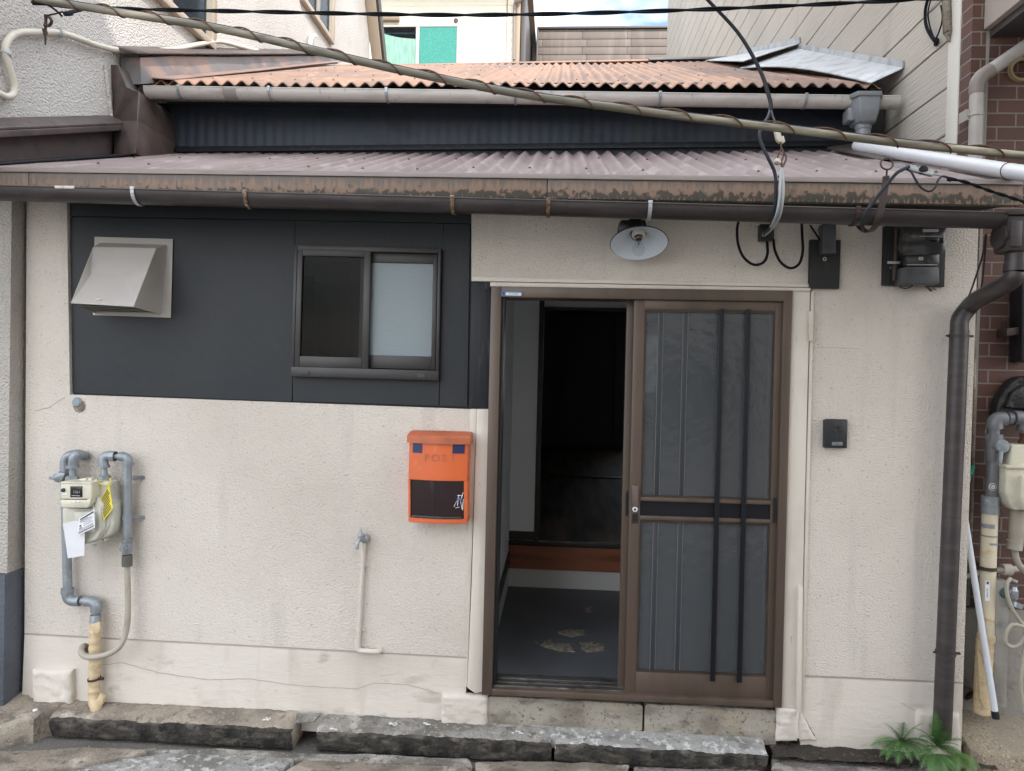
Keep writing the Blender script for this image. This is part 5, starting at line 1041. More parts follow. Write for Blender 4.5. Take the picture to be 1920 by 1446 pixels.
# ---- gas meter with its pipes and tags
GM = thing('gas_meter', tuple(P(150, 1022, -.10)), 'cream gas meter with small dark display on the left of the front wall', 'gas meter')
def rb(px0, py0, px1, py1, yf, yb, bev, mb): return mb.prism([P(px0, py0, yf), P(px1, py0, yf), P(px1, py1, yf), P(px0, py1, yf)], (0, yb-yf, 0), bev, 3)
def ovoid(mb, outline, yf, yb, bev): mb.prism([P(a, b, yf) for a, b in outline], (0, yb-yf, 0), bev, 3)
m_ = MB(); ovoid(m_, [(115, 952), (172, 955), (180, 930), (194, 945), (194, 996), (184, 1012), (166, 1021), (136, 1018), (120, 1006), (115, 990)], -.150, -.045, .014)
ovoid(m_, [(172, 928), (182, 905), (204, 903), (206, 940), (213, 950), (213, 985), (207, 1003), (192, 1013), (180, 1010), (172, 990)], -.125, -.035, .012)
m_.poly([(183, 950), (189, 950), (190, 996), (180, 1012), (150, 1024), (146, 1020), (176, 1006), (184, 992)], -.156, .10, .003); m_.poly([(192, 948), (206, 950), (205, 985), (195, 1005), (191, 1003), (198, 983)], -.132, .05, .004)
for a, b in ((177, 1023), (150, 1024), (199, 1012), (192, 1013), (212, 944)): m_.lathe([(0, -.008), (.006, -.008), (.006, .012)], P(a, b, -.11), (0, 1, 0), 8)
part('body', m_, M['meter_alloy'], GM)
m_ = MB(); rb(137, 959, 174, 1000, -.168, -.10, .010, m_); part('front_bulge', m_, M['meter_alloy'], GM)
m_ = MB(); m_.lathe([(.020, 0), (.021, -.03), (.026, -.04), (.028, -.075)], P(197, 900, -.085), (0, 0, 1), 20); m_.lathe([(.018, 0), (.018, -.02)], P(137, 905, -.085), (0, 0, 1), 16); part('neck', m_, M['meter_cream'], GM)
m_ = MB(); rb(113, 905, 172, 936.5, -.185, -.085, .006, m_); part('display_head', m_, M['meter_cream'], GM)
m_ = MB(); m_.poly([(113, 937.5), (163, 937.5), (166, 934), (172, 934), (168, 946), (163, 953), (114, 952)], -.184, .08, .005); m_.poly([(113, 903.5), (150, 905), (172, 906), (171, 908), (113, 907)], -.188, .10, .002); m_.poly([(140, 901), (160, 896), (163, 904), (140, 904)], -.12, .03, .003); m_.poly([(164, 901), (166, 896), (170, 896), (172, 902), (172, 905), (164, 905)], -.12, .03, .003); part('terminal_cover', m_, M['meter_cream'], GM)
m_ = MB(); rb(131.5, 912, 154, 932.5, -.1875, -.184, .001, m_); DSP = part('display', m_, M['lcd'], GM)
m_ = MB(); m_.text('1261', .018, wallmat(P(143.5, 923, -.1881)), .0003); m_.text('m3', .006, wallmat(P(150, 915, -.1881)), .0003); m_.box(tuple(P(134, 930, -.1882)), tuple(P(150, 929, -.1882)+V((0, .0004, 0)))); part('digits', m_, M['print_grey'], DSP)
m_ = MB(); m_.lathe([(0, -.009), (.0085, -.008), (.0095, 0)], P(119.5, 919, -.184), (0, 1, 0), 16); part('button', m_, M['black_plastic'], GM)
m_ = MB(); rb(116, 926, 126, 928, -.1865, -.184, .0005, m_); rb(136, 939.5, 148, 943, -.1865, -.184, .0005, m_); part('raised_label', m_, M['white'], GM)
m_ = MB(); m_.text('m3/h', .006, wallmat(P(142, 941.2, -.1868)), .0002); part('lettering', m_, M['print_dark'], GM)
# tags hanging on the meter
YT_ = thing('yellow_tag', tuple(P(205, 910, -.135)), 'yellow printed plastic tag tied round the meter neck', 'tag')
m_ = MB(); ycr = [P(204.5, 909, -.128), P(212, 953, -.142), P(194, 976.5, -.150), P(189, 935, -.138)]; m_.prism(ycr, (0, .0012, 0)); m_.tube(smooth([P(180, 899, -.125), P(184, 905, -.135), P(195, 909, -.135), P(206, 910, -.128), P(208, 904, -.10), P(206, 897, -.085)], 5), .0035, 6); part('tag_sheet', m_, M['yellow'], YT_)
m_ = MB()
def tagline(mb, q, v, u0, u1, th):
    a, b, c, d = q      # a top, b right, c bottom, d left ; u along d->a ... printed rows run parallel to d-a
    def pt(u, v_): return (d.lerp(a, u)).lerp(c.lerp(b, u), v_)
    o = V((0, -.0012, 0)); mb.prism([pt(u0, v)+o, pt(u1, v)+o, pt(u1, v+th)+o, pt(u0, v+th)+o], (0, .0008, 0))
r_ = random.Random(11)
for i in range(9): tagline(m_, ycr, .07+i*.10, .08, r_.uniform(.7, .95), .045)
part('print', m_, M['print_dark'], YT_)
WT = thing('printed_tag', tuple(P(165, 960, -.19)), 'white printed card tied on the front of the meter', 'tag')
wcr = [P(176.5, 955.5, -.190), P(178, 989, -.192), P(144.5, 1005, -.196), P(148, 973, -.192)]; m_ = MB(); m_.prism(wcr, (0, .001, 0)); m_.tube(smooth([P(176, 957, -.19), P(175, 950, -.17), P(174, 940, -.12)], 4), .001, 5); part('card', m_, M['paper'], WT)
m_ = MB()
for i, (v, u0, u1, th) in enumerate(((.06, .10, .95, .09), (.20, .1, .6, .03), (.28, .1, .8, .02), (.36, .3, .9, .02), (.44, .1, .2, .10), (.46, .35, .8, .02), (.56, .35, .9, .02), (.60, .1, .25, .05), (.70, .08, .9, .02), (.78, .08, .92, .02), (.86, .06, .95, .05))): tagline(m_, wcr, v, u0, u1, th)
part('print', m_, M['print_dark'], WT)
m_ = MB(); bl = [P(118, 982, -.190), P(140, 976.5, -.190), P(147, 977, -.189), P(159, 990, -.186), P(158, 1042, -.172), P(127, 1047, -.176)]; m_.prism(bl, (0, .001, 0))
solo('blank_slip', m_, M['paper'], tuple(bl[0]), 'blank white paper slip hanging low from the meter, behind the printed card', 'paper slip')
# inlet pipe (wrapped at its foot)
IP = thing('gas_inlet_pipe', tuple(P(178, 1335, -.06)), 'grey gas pipe rising behind the meter with cream tape wrapped round its foot', 'gas pipe')
yi = -.05
m_ = MB(); m_.tube([P(127, 1112, yi), P(122, 880, yi)], .0205, 18); m_.tube([P(153, 1127, yi), P(160, 1127, yi)], .017, 14); part('pipe', m_, M['pipe_grey'], IP)
m_ = MB()
m_.tube(smooth([P(126.5, 1104, yi), P(126.5, 1113, yi), P(129, 1122, yi), P(136, 1126.5, yi), P(150, 1127, yi)], 5), .025, 18); m_.lathe([(.0255, -.012), (.0285, -.012), (.0285, .012), (.0255, .012)], P(126.5, 1108, yi), (0, 0, 1), 18)
part('elbow', m_, M['pipe_grey'], IP); m_ = MB()
m_.tube(smooth([P(160, 1127, yi), P(170, 1127.5, yi), P(178, 1132, yi), P(180.5, 1139, yi), P(180, 1148, yi)], 5), .025, 18)
m_.tube([P(179.5, 1148, yi), P(179, 1156, yi)], .017, 14); m_.lathe([(.022, .0), (.0245, -.004), (.0245, -.052), (.022, -.055)], P(179, 1153, yi), (0, 0, 1), 18)
part('elbow', m_, M['pipe_grey'], IP); m_ = MB()
m_.tube(smooth([P(122, 892, yi), P(122, 868, yi), P(126, 858, yi), P(135, 853, yi), P(146, 852, yi), P(156, 854, yi*.8), P(160, 855, 0.01)], 6), .022, 18)
part('elbow', m_, M['pipe_grey'], IP); m_ = MB()
m_.tube(smooth([P(152, 853, -.058), P(145, 852, -.085), P(139, 858, -.095), P(137, 872, -.090)], 6), .0225, 18); m_.lathe([(.020, -.010), (.029, -.010), (.029, .004), (.020, .004)], P(136.5, 874, -.088), (0, 0, 1), 18); m_.tube([P(136.5, 874, -.088), P(136, 900, -.087)], .015, 14); m_.lathe([(.022, -.012), (.029, -.009), (.029, .010), (.020, .016)], P(135.5, 898, -.087), (0, 0, 1), 6)
part('elbow', m_, M['pipe_grey'], IP)
m_ = MB(); m_.lathe([(0, -.045), (.024, -.040), (.026, -.01), (.022, .02)], P(119, 893, yi), (0, 1, 0), 18); m_.prism([P(91, 894, yi-.04), P(100, 894, yi-.045), P(112, 886, yi-.045), P(122, 888, yi-.045), P(114, 903, yi-.045), P(104, 900, yi-.045), P(91, 899, yi-.04)], (0, .01, 0), .002); part('valve_lever', m_, M['pipe_grey'], IP)
m_ = MB(); n = 44; a_ = P(178.5, 1166, yi); b_ = P(176, 1306, yi)
m_.tube([a_.lerp(b_, i/n) for i in range(n+1)], [.0245+(.0022 if (i % 5) in (0, 1) else 0)+.001*noise.noise(V((i*.8, 0, 0))) for i in range(n+1)], 18)
m_.tube(smooth([P(176, 1300, yi), P(177, 1314, yi-.004), P(181, 1326, yi-.01), P(178, 1340, yi-.01)], 5), [.0255]*5+[.028]*5+[.026]*6, 12); m_.prism([P(173, 1330, -.082), P(186, 1302, -.08), P(194, 1308, -.074), P(192, 1320, -.074), P(178, 1336, -.08)], (0, .02, 0), .003); m_.prism([P(168, 1173, -.078), P(186, 1166, -.078), P(188, 1184, -.078), P(180, 1191, -.078)], (0, .01, 0), .003); part('tape_wrap', m_, M['tape'], IP)
m_ = MB(); c_ = P(177, 1273, yi); m_.lathe([(.0265, -.005), (.030, -.005), (.030, .005), (.0265, .005)], c_, (-.12, 0, 1), 20); m_.box(tuple(c_+V((.026, -.006, -.004))), tuple(c_+V((.046, .006, .010))), .002); part('clamp', m_, M['brown_steel'], IP)
# outlet pipe and flexible hose
OP = thing('gas_outlet_pipe', tuple(P(239, 1065, -.06)), 'grey gas pipe arching right of the meter into a greige hose', 'gas pipe')
m_ = MB(); m_.tube([P(239, 868, -.062), P(238.5, 1022, -.062)], .0195, 18); m_.tube([P(195, 872, -.075), P(196, 900, -.08)], .014, 14); m_.tube([P(206, 856, -.07), P(222, 856, -.065)], .014, 14); part('pipe', m_, M['pipe_grey'], OP)
m_ = MB(); m_.tube(smooth([P(195, 874, -.075), P(194, 863, -.075), P(198, 856, -.073), P(210, 854.5, -.07)], 6), .022, 18); m_.lathe([(.020, -.008), (.027, -.008), (.027, .004), (.020, .004)], P(194.5, 873.5, -.075), (0, 0, 1), 18); m_.lathe([(.023, -.012), (.025, -.012), (.025, .012), (.023, .012)], P(212, 855.5, -.069), (1, 0, 0), 8)
part('elbow', m_, M['pipe_grey'], OP); m_ = MB()
m_.tube(smooth([P(224, 856, -.065), P(234, 857, -.063), P(239, 862, -.062), P(239.5, 872, -.062)], 6), .0215, 18); m_.lathe([(.021, -.008), (.026, -.008), (.026, .004), (.021, .004)], P(239.5, 869.5, -.062), (0, 0, 1), 18)
part('elbow', m_, M['pipe_grey'], OP); m_ = MB()
m_.lathe([(.021, .012), (.0255, .010), (.0255, -.004), (.022, -.008), (.024, -.03), (.022, -.055), (.020, -.062)], P(238.5, 1014, -.062), (0, 0, 1), 18); m_.tube([P(238, 1026, -.062), P(230, 1029, -.10)], .017, 14); m_.tube([P(230, 1029, -.10), P(228, 1030, -.108)], .012, 6); part('fitting', m_, M['pipe_grey'], OP)
for a, b in ((238, 895), (238, 970)):
    m_ = MB(); c_ = P(a, b, -.062); m_.lathe([(.020, -.008), (.0222, -.008), (.0222, .008), (.020, .008)], c_, (0, 0, 1), 18); m_.prism([P(249, b-3, -.055), P(270, b-3, -.004), P(272, b+1, -.003), P(271, b+4, -.004), P(258, b+4, -.02), P(249, b+6, -.05)], (0, .006, 0), .001); part('wall_bracket', m_, M['pipe_grey'], OP)
m_ = MB(); m_.lathe([(.022, -.012), (.028, -.009), (.028, .010), (.020, .016)], P(195, 897, -.08), (0, 0, 1), 6); part('union_nut', m_, M['pipe_grey'], OP)
m_ = MB(); m_.lathe([(.018, .020), (.0235, .018), (.0235, -.020), (.0225, -.028), (.0235, -.034), (.018, -.036)], P(238.5, 1048, -.062), (0, 0, 1), 18); part('rubber_cuff', m_, M['hose_cuff'], OP)
hp = smooth([P(238.5, 1060, -.062), P(239.5, 1100, -.062), P(240, 1145, -.065), P(237, 1180, -.075), P(228, 1207, -.088), P(212, 1222, -.098), P(190, 1230, -.102), P(170, 1232.5, -.10), P(157, 1229, -.080), P(152, 1221, -.045), P(155, 1213, -.015), P(158, 1211, .01)], 8)
m_ = MB(); m_.tube(hp, [.0135+(.0012 if 38 < i < 46 and i % 2 else 0) for i in range(len(hp))], 14); part('hose', m_, M['hose'], OP)
m_ = MB(); m_.lathe([(.0, -.003), (.022, -.003), (.027, 0)], P(160, 1216, -.002), (0, 1, 0), 16); part('wall_hole', m_, M['conc_old'], OP)
m_ = MB(); m_.tube([P(146, 870, -.09), P(186, 871, -.076)], .0008, 5); solo('seal_wire', m_, M['tap_metal'], tuple(P(146, 870, -.09)), 'thin seal wire stretched between the two meter pipe elbows', 'wire')

# ---- lamp over the door
LP = thing('wall_lamp', tuple(P(1190, 430, 0)), 'black and white enamel wall lamp with clear bulb over the doorway', 'lamp')
lc = P(1198, 456.5, -.185); tl = R(25); ln = V((0.02, -math.sin(tl), -math.cos(tl))).normalized()
m_ = MB(); m_.prism([P(1163, 412, -.10), P(1210, 412, -.10), P(1217, 436, -.10), P(1205, 446, -.10), P(1158, 440, -.10)], (0, .098, 0), .008); m_.tube([P(1190, 420, -.09), lc-ln*.05], .035, 16); part('wall_mount', m_, M['black_plastic'], LP)
m_ = MB(); m_.lathe([(.030, -.062), (.045, -.058), (.085, -.030), (.121, -.004), (.1245, .001), (.122, .003)], lc, ln, 48); part('lamp_shade', m_, M['black_plastic'], LP)
m_ = MB(); m_.lathe([(.0, -.056), (.043, -.055), (.083, -.027), (.119, -.001), (.1215, .0025)], lc, ln, 48); part('shade_lining', m_, M['shade_in'], LP)
m_ = MB(); m_.lathe([(.030, -.055), (.030, -.040), (.026, -.034), (.019, -.034), (.018, -.050)], lc, ln, 24); part('socket', m_, M['porcelain'], LP)
m_ = MB(); m_.lathe([(.012, -.045), (.013, -.032), (.013, -.022), (.012, -.020)], lc, ln, 18); part('bulb_cap', m_, M['brass'], LP)
bn = V((0.0, -.30, -1)).normalized(); bo = lc-ln*.022
m_ = MB(); m_.lathe([(.012, 0), (.0125, .008), (.016, .018), (.024, .030), (.0285, .044), (.0285, .052), (.025, .064), (.017, .074), (.008, .079), (0, .080)], bo, bn, 24); part('bulb', m_, M['bulb_glass'], LP, sharp=80)
m_ = MB(); m_.tube([bo, bo+bn*.028], .004, 8); m_.tube([bo+bn*.028, bo+bn*.040+V((.010, 0, 0))], .0006, 5); m_.tube([bo+bn*.028, bo+bn*.040+V((-.010, 0, 0))], .0006, 5); m_.tube([bo+bn*.040+V((.010, 0, 0)), bo+bn*.040+V((-.010, 0, 0))], .0006, 5); part('filament', m_, M['brass'], LP)

# ---- intercom
IC = thing('intercom', tuple(P(1566, 840, 0)), 'black door intercom with camera and grey name plate on the right wall', 'intercom')
m_ = MB(); m_.poly([(1546, 787), (1590, 788), (1588.5, 841), (1545, 840)], -.026, .022, .004); part('back_box', m_, M['black_plastic'], IC)
m_ = MB(); m_.poly([(1548, 785.5), (1589.5, 786.5), (1588, 839.5), (1546, 838.5)], -.036, .010, .003); part('face_plate', m_, mat('charcoal_face_plate', (.022, .024, .028), .38), IC)
m_ = MB(); m_.poly([(1560.5, 791.5), (1580, 792), (1579.5, 810.5), (1560, 810)], -.0375, .002, .0008); m_.mi = 1; m_.lathe([(0, -.002), (.006, -.0015), (.0075, 0)], P(1570, 802, -.0375), (0, 1, 0), 16); part('camera_window', m_, [M['smoked'], M['black_plastic']], IC)
m_ = MB(); m_.rect(1568.5, 815, 1571, 824, -.037, .0015); part('talk_slot', m_, M['print_dark'], IC)
m_ = MB(); m_.rect(1560, 829, 1580, 835.5, -.0375, .002, .0004); NP_ = part('name_plate', m_, mat('grey_name_plate', (.17, .18, .2), .4), IC)
m_ = MB(); m_.text('8-8', .008, wallmat(P(1570, 832.8, -.0378)), .0002); part('lettering', m_, M['print_dark'], NP_)

# ---- breaker box on a blackened board
BB = thing('breaker_box', tuple(P(1548, 541, 0)), 'grey breaker box on a blackened wooden board right of the door lintel', 'breaker box')
m_ = MB(); m_.poly([(1520, 449), (1577, 450), (1574, 541), (1518, 540)], -.030, .026, .002); part('board', m_, M['dark_wood'], BB)
m_ = MB(); m_.rect(1543, 420, 1568, 475.5, -.085, .055, .003); m_.rect(1548.5, 470, 1568, 472, -.087, .003); part('cover', m_, M['grey_plastic'], BB)
m_ = MB(); m_.lathe([(.004, -.003), (.009, -.003), (.009, 0)], P(1546, 486, -.031), (0, 1, 0), 12); part('screw_eye', m_, M['tap_metal'], BB)
m_ = MB(); m_.tube(smooth([P(1519, 422, -.03), P(1528, 436, -.035), P(1537, 450, -.045), P(1546, 462, -.05)], 4), .004, 8); part('lead_wire', m_, M['cable_black'], BB)
# ---- electricity meter
EM = thing('electric_meter', tuple(P(1715, 537, 0)), 'electricity meter with smoked cover on a blackened board under the gutter', 'electric meter')
m_ = MB(); m_.poly([(1659, 424), (1774, 424), (1771, 538), (1656, 535)], -.028, .024, .002); part('board', m_, M['dark_wood'], EM)
m_ = MB(); m_.poly([(1693, 424), (1774, 424), (1774, 470), (1764, 476), (1700, 480), (1692, 472)], -.105, .075, .006); m_.poly([(1698, 474), (1762, 476), (1761, 499), (1700, 498)], -.095, .065, .004); part('smoked_cover', m_, M['smoked'], EM)
m_ = MB(); m_.poly([(1700, 499.5), (1761, 500), (1762.5, 531), (1752, 535), (1699, 532), (1689.5, 536), (1689.5, 503)], -.100, .07, .006); part('terminal_cover', m_, M['grey_plastic'], EM)
m_ = MB(); m_.rect(1736, 445.5, 1760, 453.5, -.1075, .003, .0005); m_.rect(1764, 446, 1769.5, 456, -.1075, .003, .0005); part('display', m_, M['lcd'], EM)
for a_ in ((1731, 430, 1760, 435, -.1065, .002), (1722.5, 482, 1731, 488, -.097, .002), (1726, 442.5, 1765, 443.6, -.1065, .002), (1700, 496, 1758, 497.5, -.0965, .002)):
    m_ = MB(); m_.rect(*a_); part('label', m_, M['print_grey'], EM)
m_ = MB(); m_.text('kWh', .010, wallmat(P(1746, 460, -.1058)), .0003); m_.text('1', .012, wallmat(P(1727, 485, -.0975)), .0003); part('lettering', m_, M['print_dark'], EM)
m_ = MB(); m_.tube(smooth([P(1681, 424, -.055), P(1679.5, 470, -.055), P(1677, 513, -.055), P(1677, 526, -.05)], 5), .009, 12); m_.tube(smooth([P(1679, 528, -.05), P(1686, 537, -.05), P(1697, 541, -.06), P(1708, 538, -.07), P(1712, 532, -.075)], 5), .003, 8); m_.tube(smooth([P(1733, 533, -.06), P(1741, 540, -.06), P(1746, 545, -.05)], 4), .006, 8); m_.tube(smooth([P(1745, 532, -.06), P(1750, 541, -.06), P(1754, 543, -.05)], 4), .0025, 8); part('lead_cable', m_, M['brown_steel'], EM)
m_ = MB(); m_.poly([(1664, 490), (1688, 490), (1688, 495), (1664, 495)], -.067, .004, .001); m_.lathe([(.004, -.003), (.007, -.003), (.007, 0)], P(1671, 502, -.029), (0, 1, 0), 10); part('saddle', m_, M['tap_metal'], EM)

# ---- sticker on the door head, and paint drips
def sticker(name, o, w_, h_, rot, label, par=None, vertical=False):
    sx = thing(name, tuple(o), label, 'sticker')
    Mx = Matrix.Translation(o) @ (Matrix.Rotation(rot, 4, 'Y'))
    def rc(mb, x0, z0_, x1, z1_, d): mb.prism([Mx @ V((x0, -d, z0_)), Mx @ V((x1, -d, z0_)), Mx @ V((x1, -d, z1_)), Mx @ V((x0, -d, z1_))], Mx.to_3x3() @ V((0, .0006, 0)))
    mb = MB(); rc(mb, -w_/2, -h_/2, w_/2, h_/2, .0006); part('sticker_base', mb, M['blue_sticker'] if not vertical else M['paper'], sx)
    mb = MB(); rc(mb, -w_/2+h_*.95, -h_/2+h_*.08, w_/2-h_*.08, h_/2-h_*.32 if not vertical else h_/2-h_*.08, .001); part('white_band', mb, M['white'], sx)
    mb = MB(); s_ = h_*.36; ox = -w_/2+h_*.47; heart = [(0, -.9), (.85, .0), (.85, .55), (.45, .8), (0, .45), (-.45, .8), (-.85, .55), (-.85, 0)]
    mb.prism([Mx @ V((ox+a*s_, -.0016, b*s_)) for a, b in heart], Mx.to_3x3() @ V((0, .0006, 0))); part('heart_mark', mb, mat('navy_print', (.012, .035, .12), .4), sx)
    mb = MB(); mb.text('342 43 9944', h_*.42, Mx @ Matrix.Translation((h_*.42, -.0012, -h_*.10)) @ Matrix.Rotation(R(90), 4, 'X') @ Matrix.Diagonal((.92, 1, 1, 1)), .0003); part('lettering', mb, M['print_dark'], sx)
sticker('blue_sticker', P(959, 550.5, -.0415), .093, .021, R(.6), 'small blue and white sticker with a heart on the door head')
r_ = random.Random(4)
def drip(px, py, y, z, s, label):
    mb = MB(); c_ = PZ(px, py, z)
    for k in range(5):
        q = c_+V((r_.uniform(-s, s), r_.uniform(-s, s)*.5, 0)); rr = s*r_.uniform(.25, .6); n = 10
        mb.prism([q+V((math.cos(i*2*math.pi/n)*rr*r_.uniform(.5, 1.3), math.sin(i*2*math.pi/n)*rr*r_.uniform(.4, .8), 0)) for i in range(n)], (0, 0, .0035))
    solo('paint_drip', mb, M['paint_spot'], tuple(c_), label, 'paint splash', 'white paint splashes on the stones')
drip(500, 1349, -.046, -.034, .018, 'white paint splash near the right end of the brown mossy kerb stone')
drip(625, 1368, -.0, -.040, .012, 'white paint splash just right of the gap between the kerb stones')
drip(738, 1358, -.0, -.028, .022, 'widest white paint splash below the cream base wall left of the door block'); drip(800, 1358, 0, -.028, .013, 'small white paint splash left of the cream block by the door')
drip(970, 1374, 0, -.034, .020, 'white paint splash left of the cracked kerb joint'); drip(1168, 1362, 0, -.024, .014, 'white paint splash on the step under the open door edge'); drip(1330, 1367, 0, -.022, .014, 'white paint splash on the step under the closed door leaf')

# ================================================================== CABLES
def cable(name, pts, r, m, label, cat='cable', n=8, seg=10, group=None):
    mb = MB(); mb.tube(smooth(pts, n), r, seg); return solo(name, mb, m, tuple(pts[0]), label, cat, group)
# thick overhead cable with its spiral hanger
kp = [P(-60, -38, -.72), P(85, 0, -.72), P(250, 28, -.72), P(430, 58, -.72), P(700, 121, -.72), P(960, 174, -.72), P(1200, 208, -.72), P(1480, 243, -.72), P(1700, 270, -.72), P(1920, 292, -.72), P(2020, 302, -.72)]
CB = thing('overhead_cable', tuple(kp[5]), 'thick olive grey overhead cable with a rusty spiral hanger crossing the whole front', 'cable')
ks = smooth(kp, 14); m_ = MB(); m_.tube([p+V((0, 0, .0012*noise.noise(V((p.x*4, 0, 0))))) for p in ks], .0135, 16); part('sheath', m_, M['cable_old'], CB)
m_ = MB(); m_.tube([p+V((0, 0, .0145)) for p in ks], .003, 8); part('messenger_wire', m_, M['cable_slate'], CB)
L = [0]
for a, b in zip(ks, ks[1:]): L.append(L[-1]+(b-a).length)
hel = []; per = .178; s = 0; j = 0
while s < L[-1]:
    while j < len(L)-2 and L[j+1] < s: j += 1
    c_ = ks[j].lerp(ks[j+1], (s-L[j])/(L[j+1]-L[j])); d = (ks[j+1]-ks[j]).normalized(); up_ = (V((0, 0, 1))-d*d.z).normalized(); sd_ = d.cross(up_)
    f = (s/per) % 1.0; ang = 2*math.pi*f
    # slow across the front, quick round the back
    hel.append(c_+V((0, 0, .003))+(up_*math.cos(ang)+sd_*math.sin(ang))*.0172+d*(.022*math.sin(ang)+.012*noise.noise(V((s*2.3, 0, 0))))); s += per/20
m_ = MB(); m_.tube(hel, .0032, 6); part('spiral_hanger', m_, M['rust'], CB)
# thin twisted pair
tp = smooth([P(60, 6, -.55), P(180, 15, -.55), P(480, 22, -.55), P(800, 28, -.55), P(1000, 27, -.55), P(1260, 20, -.55), P(1500, 10, -.55), P(1720, -1, -.55), P(1900, -12, -.55)], 24)
m_ = MB()
for ph in (0, math.pi):
    m_.tube([p+V((0, math.cos(p.x*15+ph)*.0042, math.sin(p.x*15+ph)*.0042)) for p in tp], .0042, 6)
solo('twisted_cable', m_, M['cable_black'], tuple(tp[60]), 'thin twisted black twin cable strung across the top', 'cable')
# black service drop to the wall box
SDp = thing('service_cable', tuple(P(1445, 440, -.05)), 'black service cable curving down past both gutters to the wall entry box', 'cable')
m_ = MB(); m_.tube(smooth([P(1300, -30, .55), P(1327, 0, .50), P(1384, 62, .30), P(1424, 130, .05), P(1443, 185, -.20), P(1446, 208, -.30)], 10), .0085, 12); part('drop_wire', m_, M['cable_black'], SDp)
m_ = MB(); m_.tube(smooth([P(1445, 200, -.26), P(1441, 218, -.34), P(1430, 236, -.42), P(1424, 252, -.46), P(1428, 270, -.48), P(1440, 296, -.50), P(1452, 322, -.50), P(1455, 350, -.50), P(1452, 395, -.48), P(1445, 425, -.36), P(1436, 436, -.20), P(1432, 442, -.06)], 8), .0065, 10); part('loop_wire', m_, M['cable_slate'], SDp)
m_ = MB(); m_.tube(smooth([P(1446, 205, -.29), P(1449, 218, -.36), P(1453, 228, -.42)], 5), .004, 8); part('stay_wire', m_, M['cable_slate'], SDp)
m_ = MB(); m_.tube(smooth([P(1464, 316, -.49), P(1467, 340, -.50), P(1466, 375, -.50), P(1460, 405, -.46), P(1449, 425, -.36), P(1438, 436, -.20), P(1432, 441, -.06)], 8), .0085, 12); m_.tube(smooth([P(1463, 316, -.492), P(1463, 340, -.508), P(1461, 375, -.510), P(1455, 405, -.475), P(1445, 425, -.37)], 8), .005, 8); part('grey_lead', m_, M['cable_grey'], SDp)
IN = thing('strain_insulator', tuple(P(1462, 290, -.46)), 'cream strain insulator hanging from the service cable above the lower roof', 'insulator')
m_ = MB(); m_.prism([P(1449, 228, -.44), P(1461, 226, -.44), P(1462, 240, -.44), P(1468, 262, -.45), P(1463, 268, -.45), P(1457, 262, -.45)], (0, .022, 0), .004); m_.prism([P(1465, 256, -.45), P(1470, 254, -.45), P(1473, 266, -.45), P(1466, 269, -.45)], (0, .02, 0), .003); part('insulator_body', m_, M['insul'], IN)
m_ = MB(); m_.tube(smooth([P(1463, 266, -.44), P(1465, 276, -.45), P(1469, 290, -.46), P(1464, 304, -.46), P(1458, 296, -.46), P(1464, 280, -.455)], 6), .003, 8); m_.tube(smooth([P(1465, 278, -.45), P(1474, 296, -.46), P(1468, 312, -.48), P(1460, 332, -.50)], 6), .0035, 8); m_.tube(smooth([P(1464, 300, -.46), P(1466, 312, -.48), P(1465, 322, -.49)], 5), .0045, 8); part('tie_wire', m_, M['rust'], IN)
m_ = MB(); m_.lathe([(.010, 0), (.014, .006), (.013, .016), (.008, .02), (.0, .021)], P(1459, 300, -.475), (-.4, -.3, -1), 12); part('wire_grip', m_, M['insul'], IN)
# entry box and its two loops
WB = thing('cable_entry_box', tuple(P(1439, 450, -.01)), 'small black cable entry box with two hanging loops over the door lintel', 'cable box')
m_ = MB(); m_.rect(1425, 420, 1452, 451, -.045, .04, .004); m_.rect(1430, 446, 1449, 452, -.05, .03, .002); part('box', m_, M['black_plastic'], WB)
m_ = MB(); m_.tube(smooth([P(1386, 410, -.03), P(1382, 430, -.04), P(1384, 458, -.05), P(1394, 482, -.055), P(1412, 496, -.055), P(1430, 493, -.055), P(1439, 476, -.05), P(1438, 450, -.04)], 8), .0058, 10); m_.tube(smooth([P(1438, 452, -.04), P(1440, 478, -.05), P(1434, 492, -.053), P(1420, 499, -.055)], 6), .0022, 8); part('left_loop', m_, M['cable_black'], WB) if False else part('loop', m_, M['cable_black'], WB)
m_ = MB(); m_.tube(smooth([P(1450, 449, -.04), P(1453, 470, -.05), P(1464, 492, -.055), P(1482, 503, -.055), P(1498, 495, -.055), P(1505, 472, -.05), P(1504, 440, -.04), P(1503, 415, -.03)], 8), .0058, 10); part('loop', m_, M['cable_black'], WB)
# steel hook bracket with ring
HB = thing('hook_bracket', tuple(P(1625, 438, -.30)), 'brown flat steel hook bracket with a ring, curling under the gutter at the right', 'bracket')
m_ = MB(); hpth = smooth([P(1662, 330, -.47), P(1660, 350, -.475), P(1654, 385, -.485), P(1648, 410, -.48), P(1641, 426, -.44), P(1630, 436, -.36), P(1618, 432, -.24), P(1610, 424, -.10)], 6)
for a, b in zip(hpth, hpth[1:]):
    s_ = V((.0125, 0, .002)); nrm = V((1, 0, 0)).cross(b-a).normalized()*.005; m_.prism([a-s_, a+s_, b+s_, b-s_], nrm)
m_.tube([P(1663, 318, -.47), P(1662, 334, -.47)], .004, 8); part('flat_bar', m_, M['brown_steel'], HB)
m_ = MB(); c_ = P(1662.5, 307.5, -.47); m_.tube([c_+V((math.cos(k*math.pi/12)*.0225, .004*math.sin(k*math.pi/12), math.sin(k*math.pi/12)*.0225)) for k in range(24)], .0035, 8, closed=True); part('ring', m_, M['brown_steel'], HB)
PH = thing('phone_cable_clamp', tuple(P(1728, 325, -.50)), 'pale grey cable clamp on the thin wire below the white drain pipe', 'cable clamp')
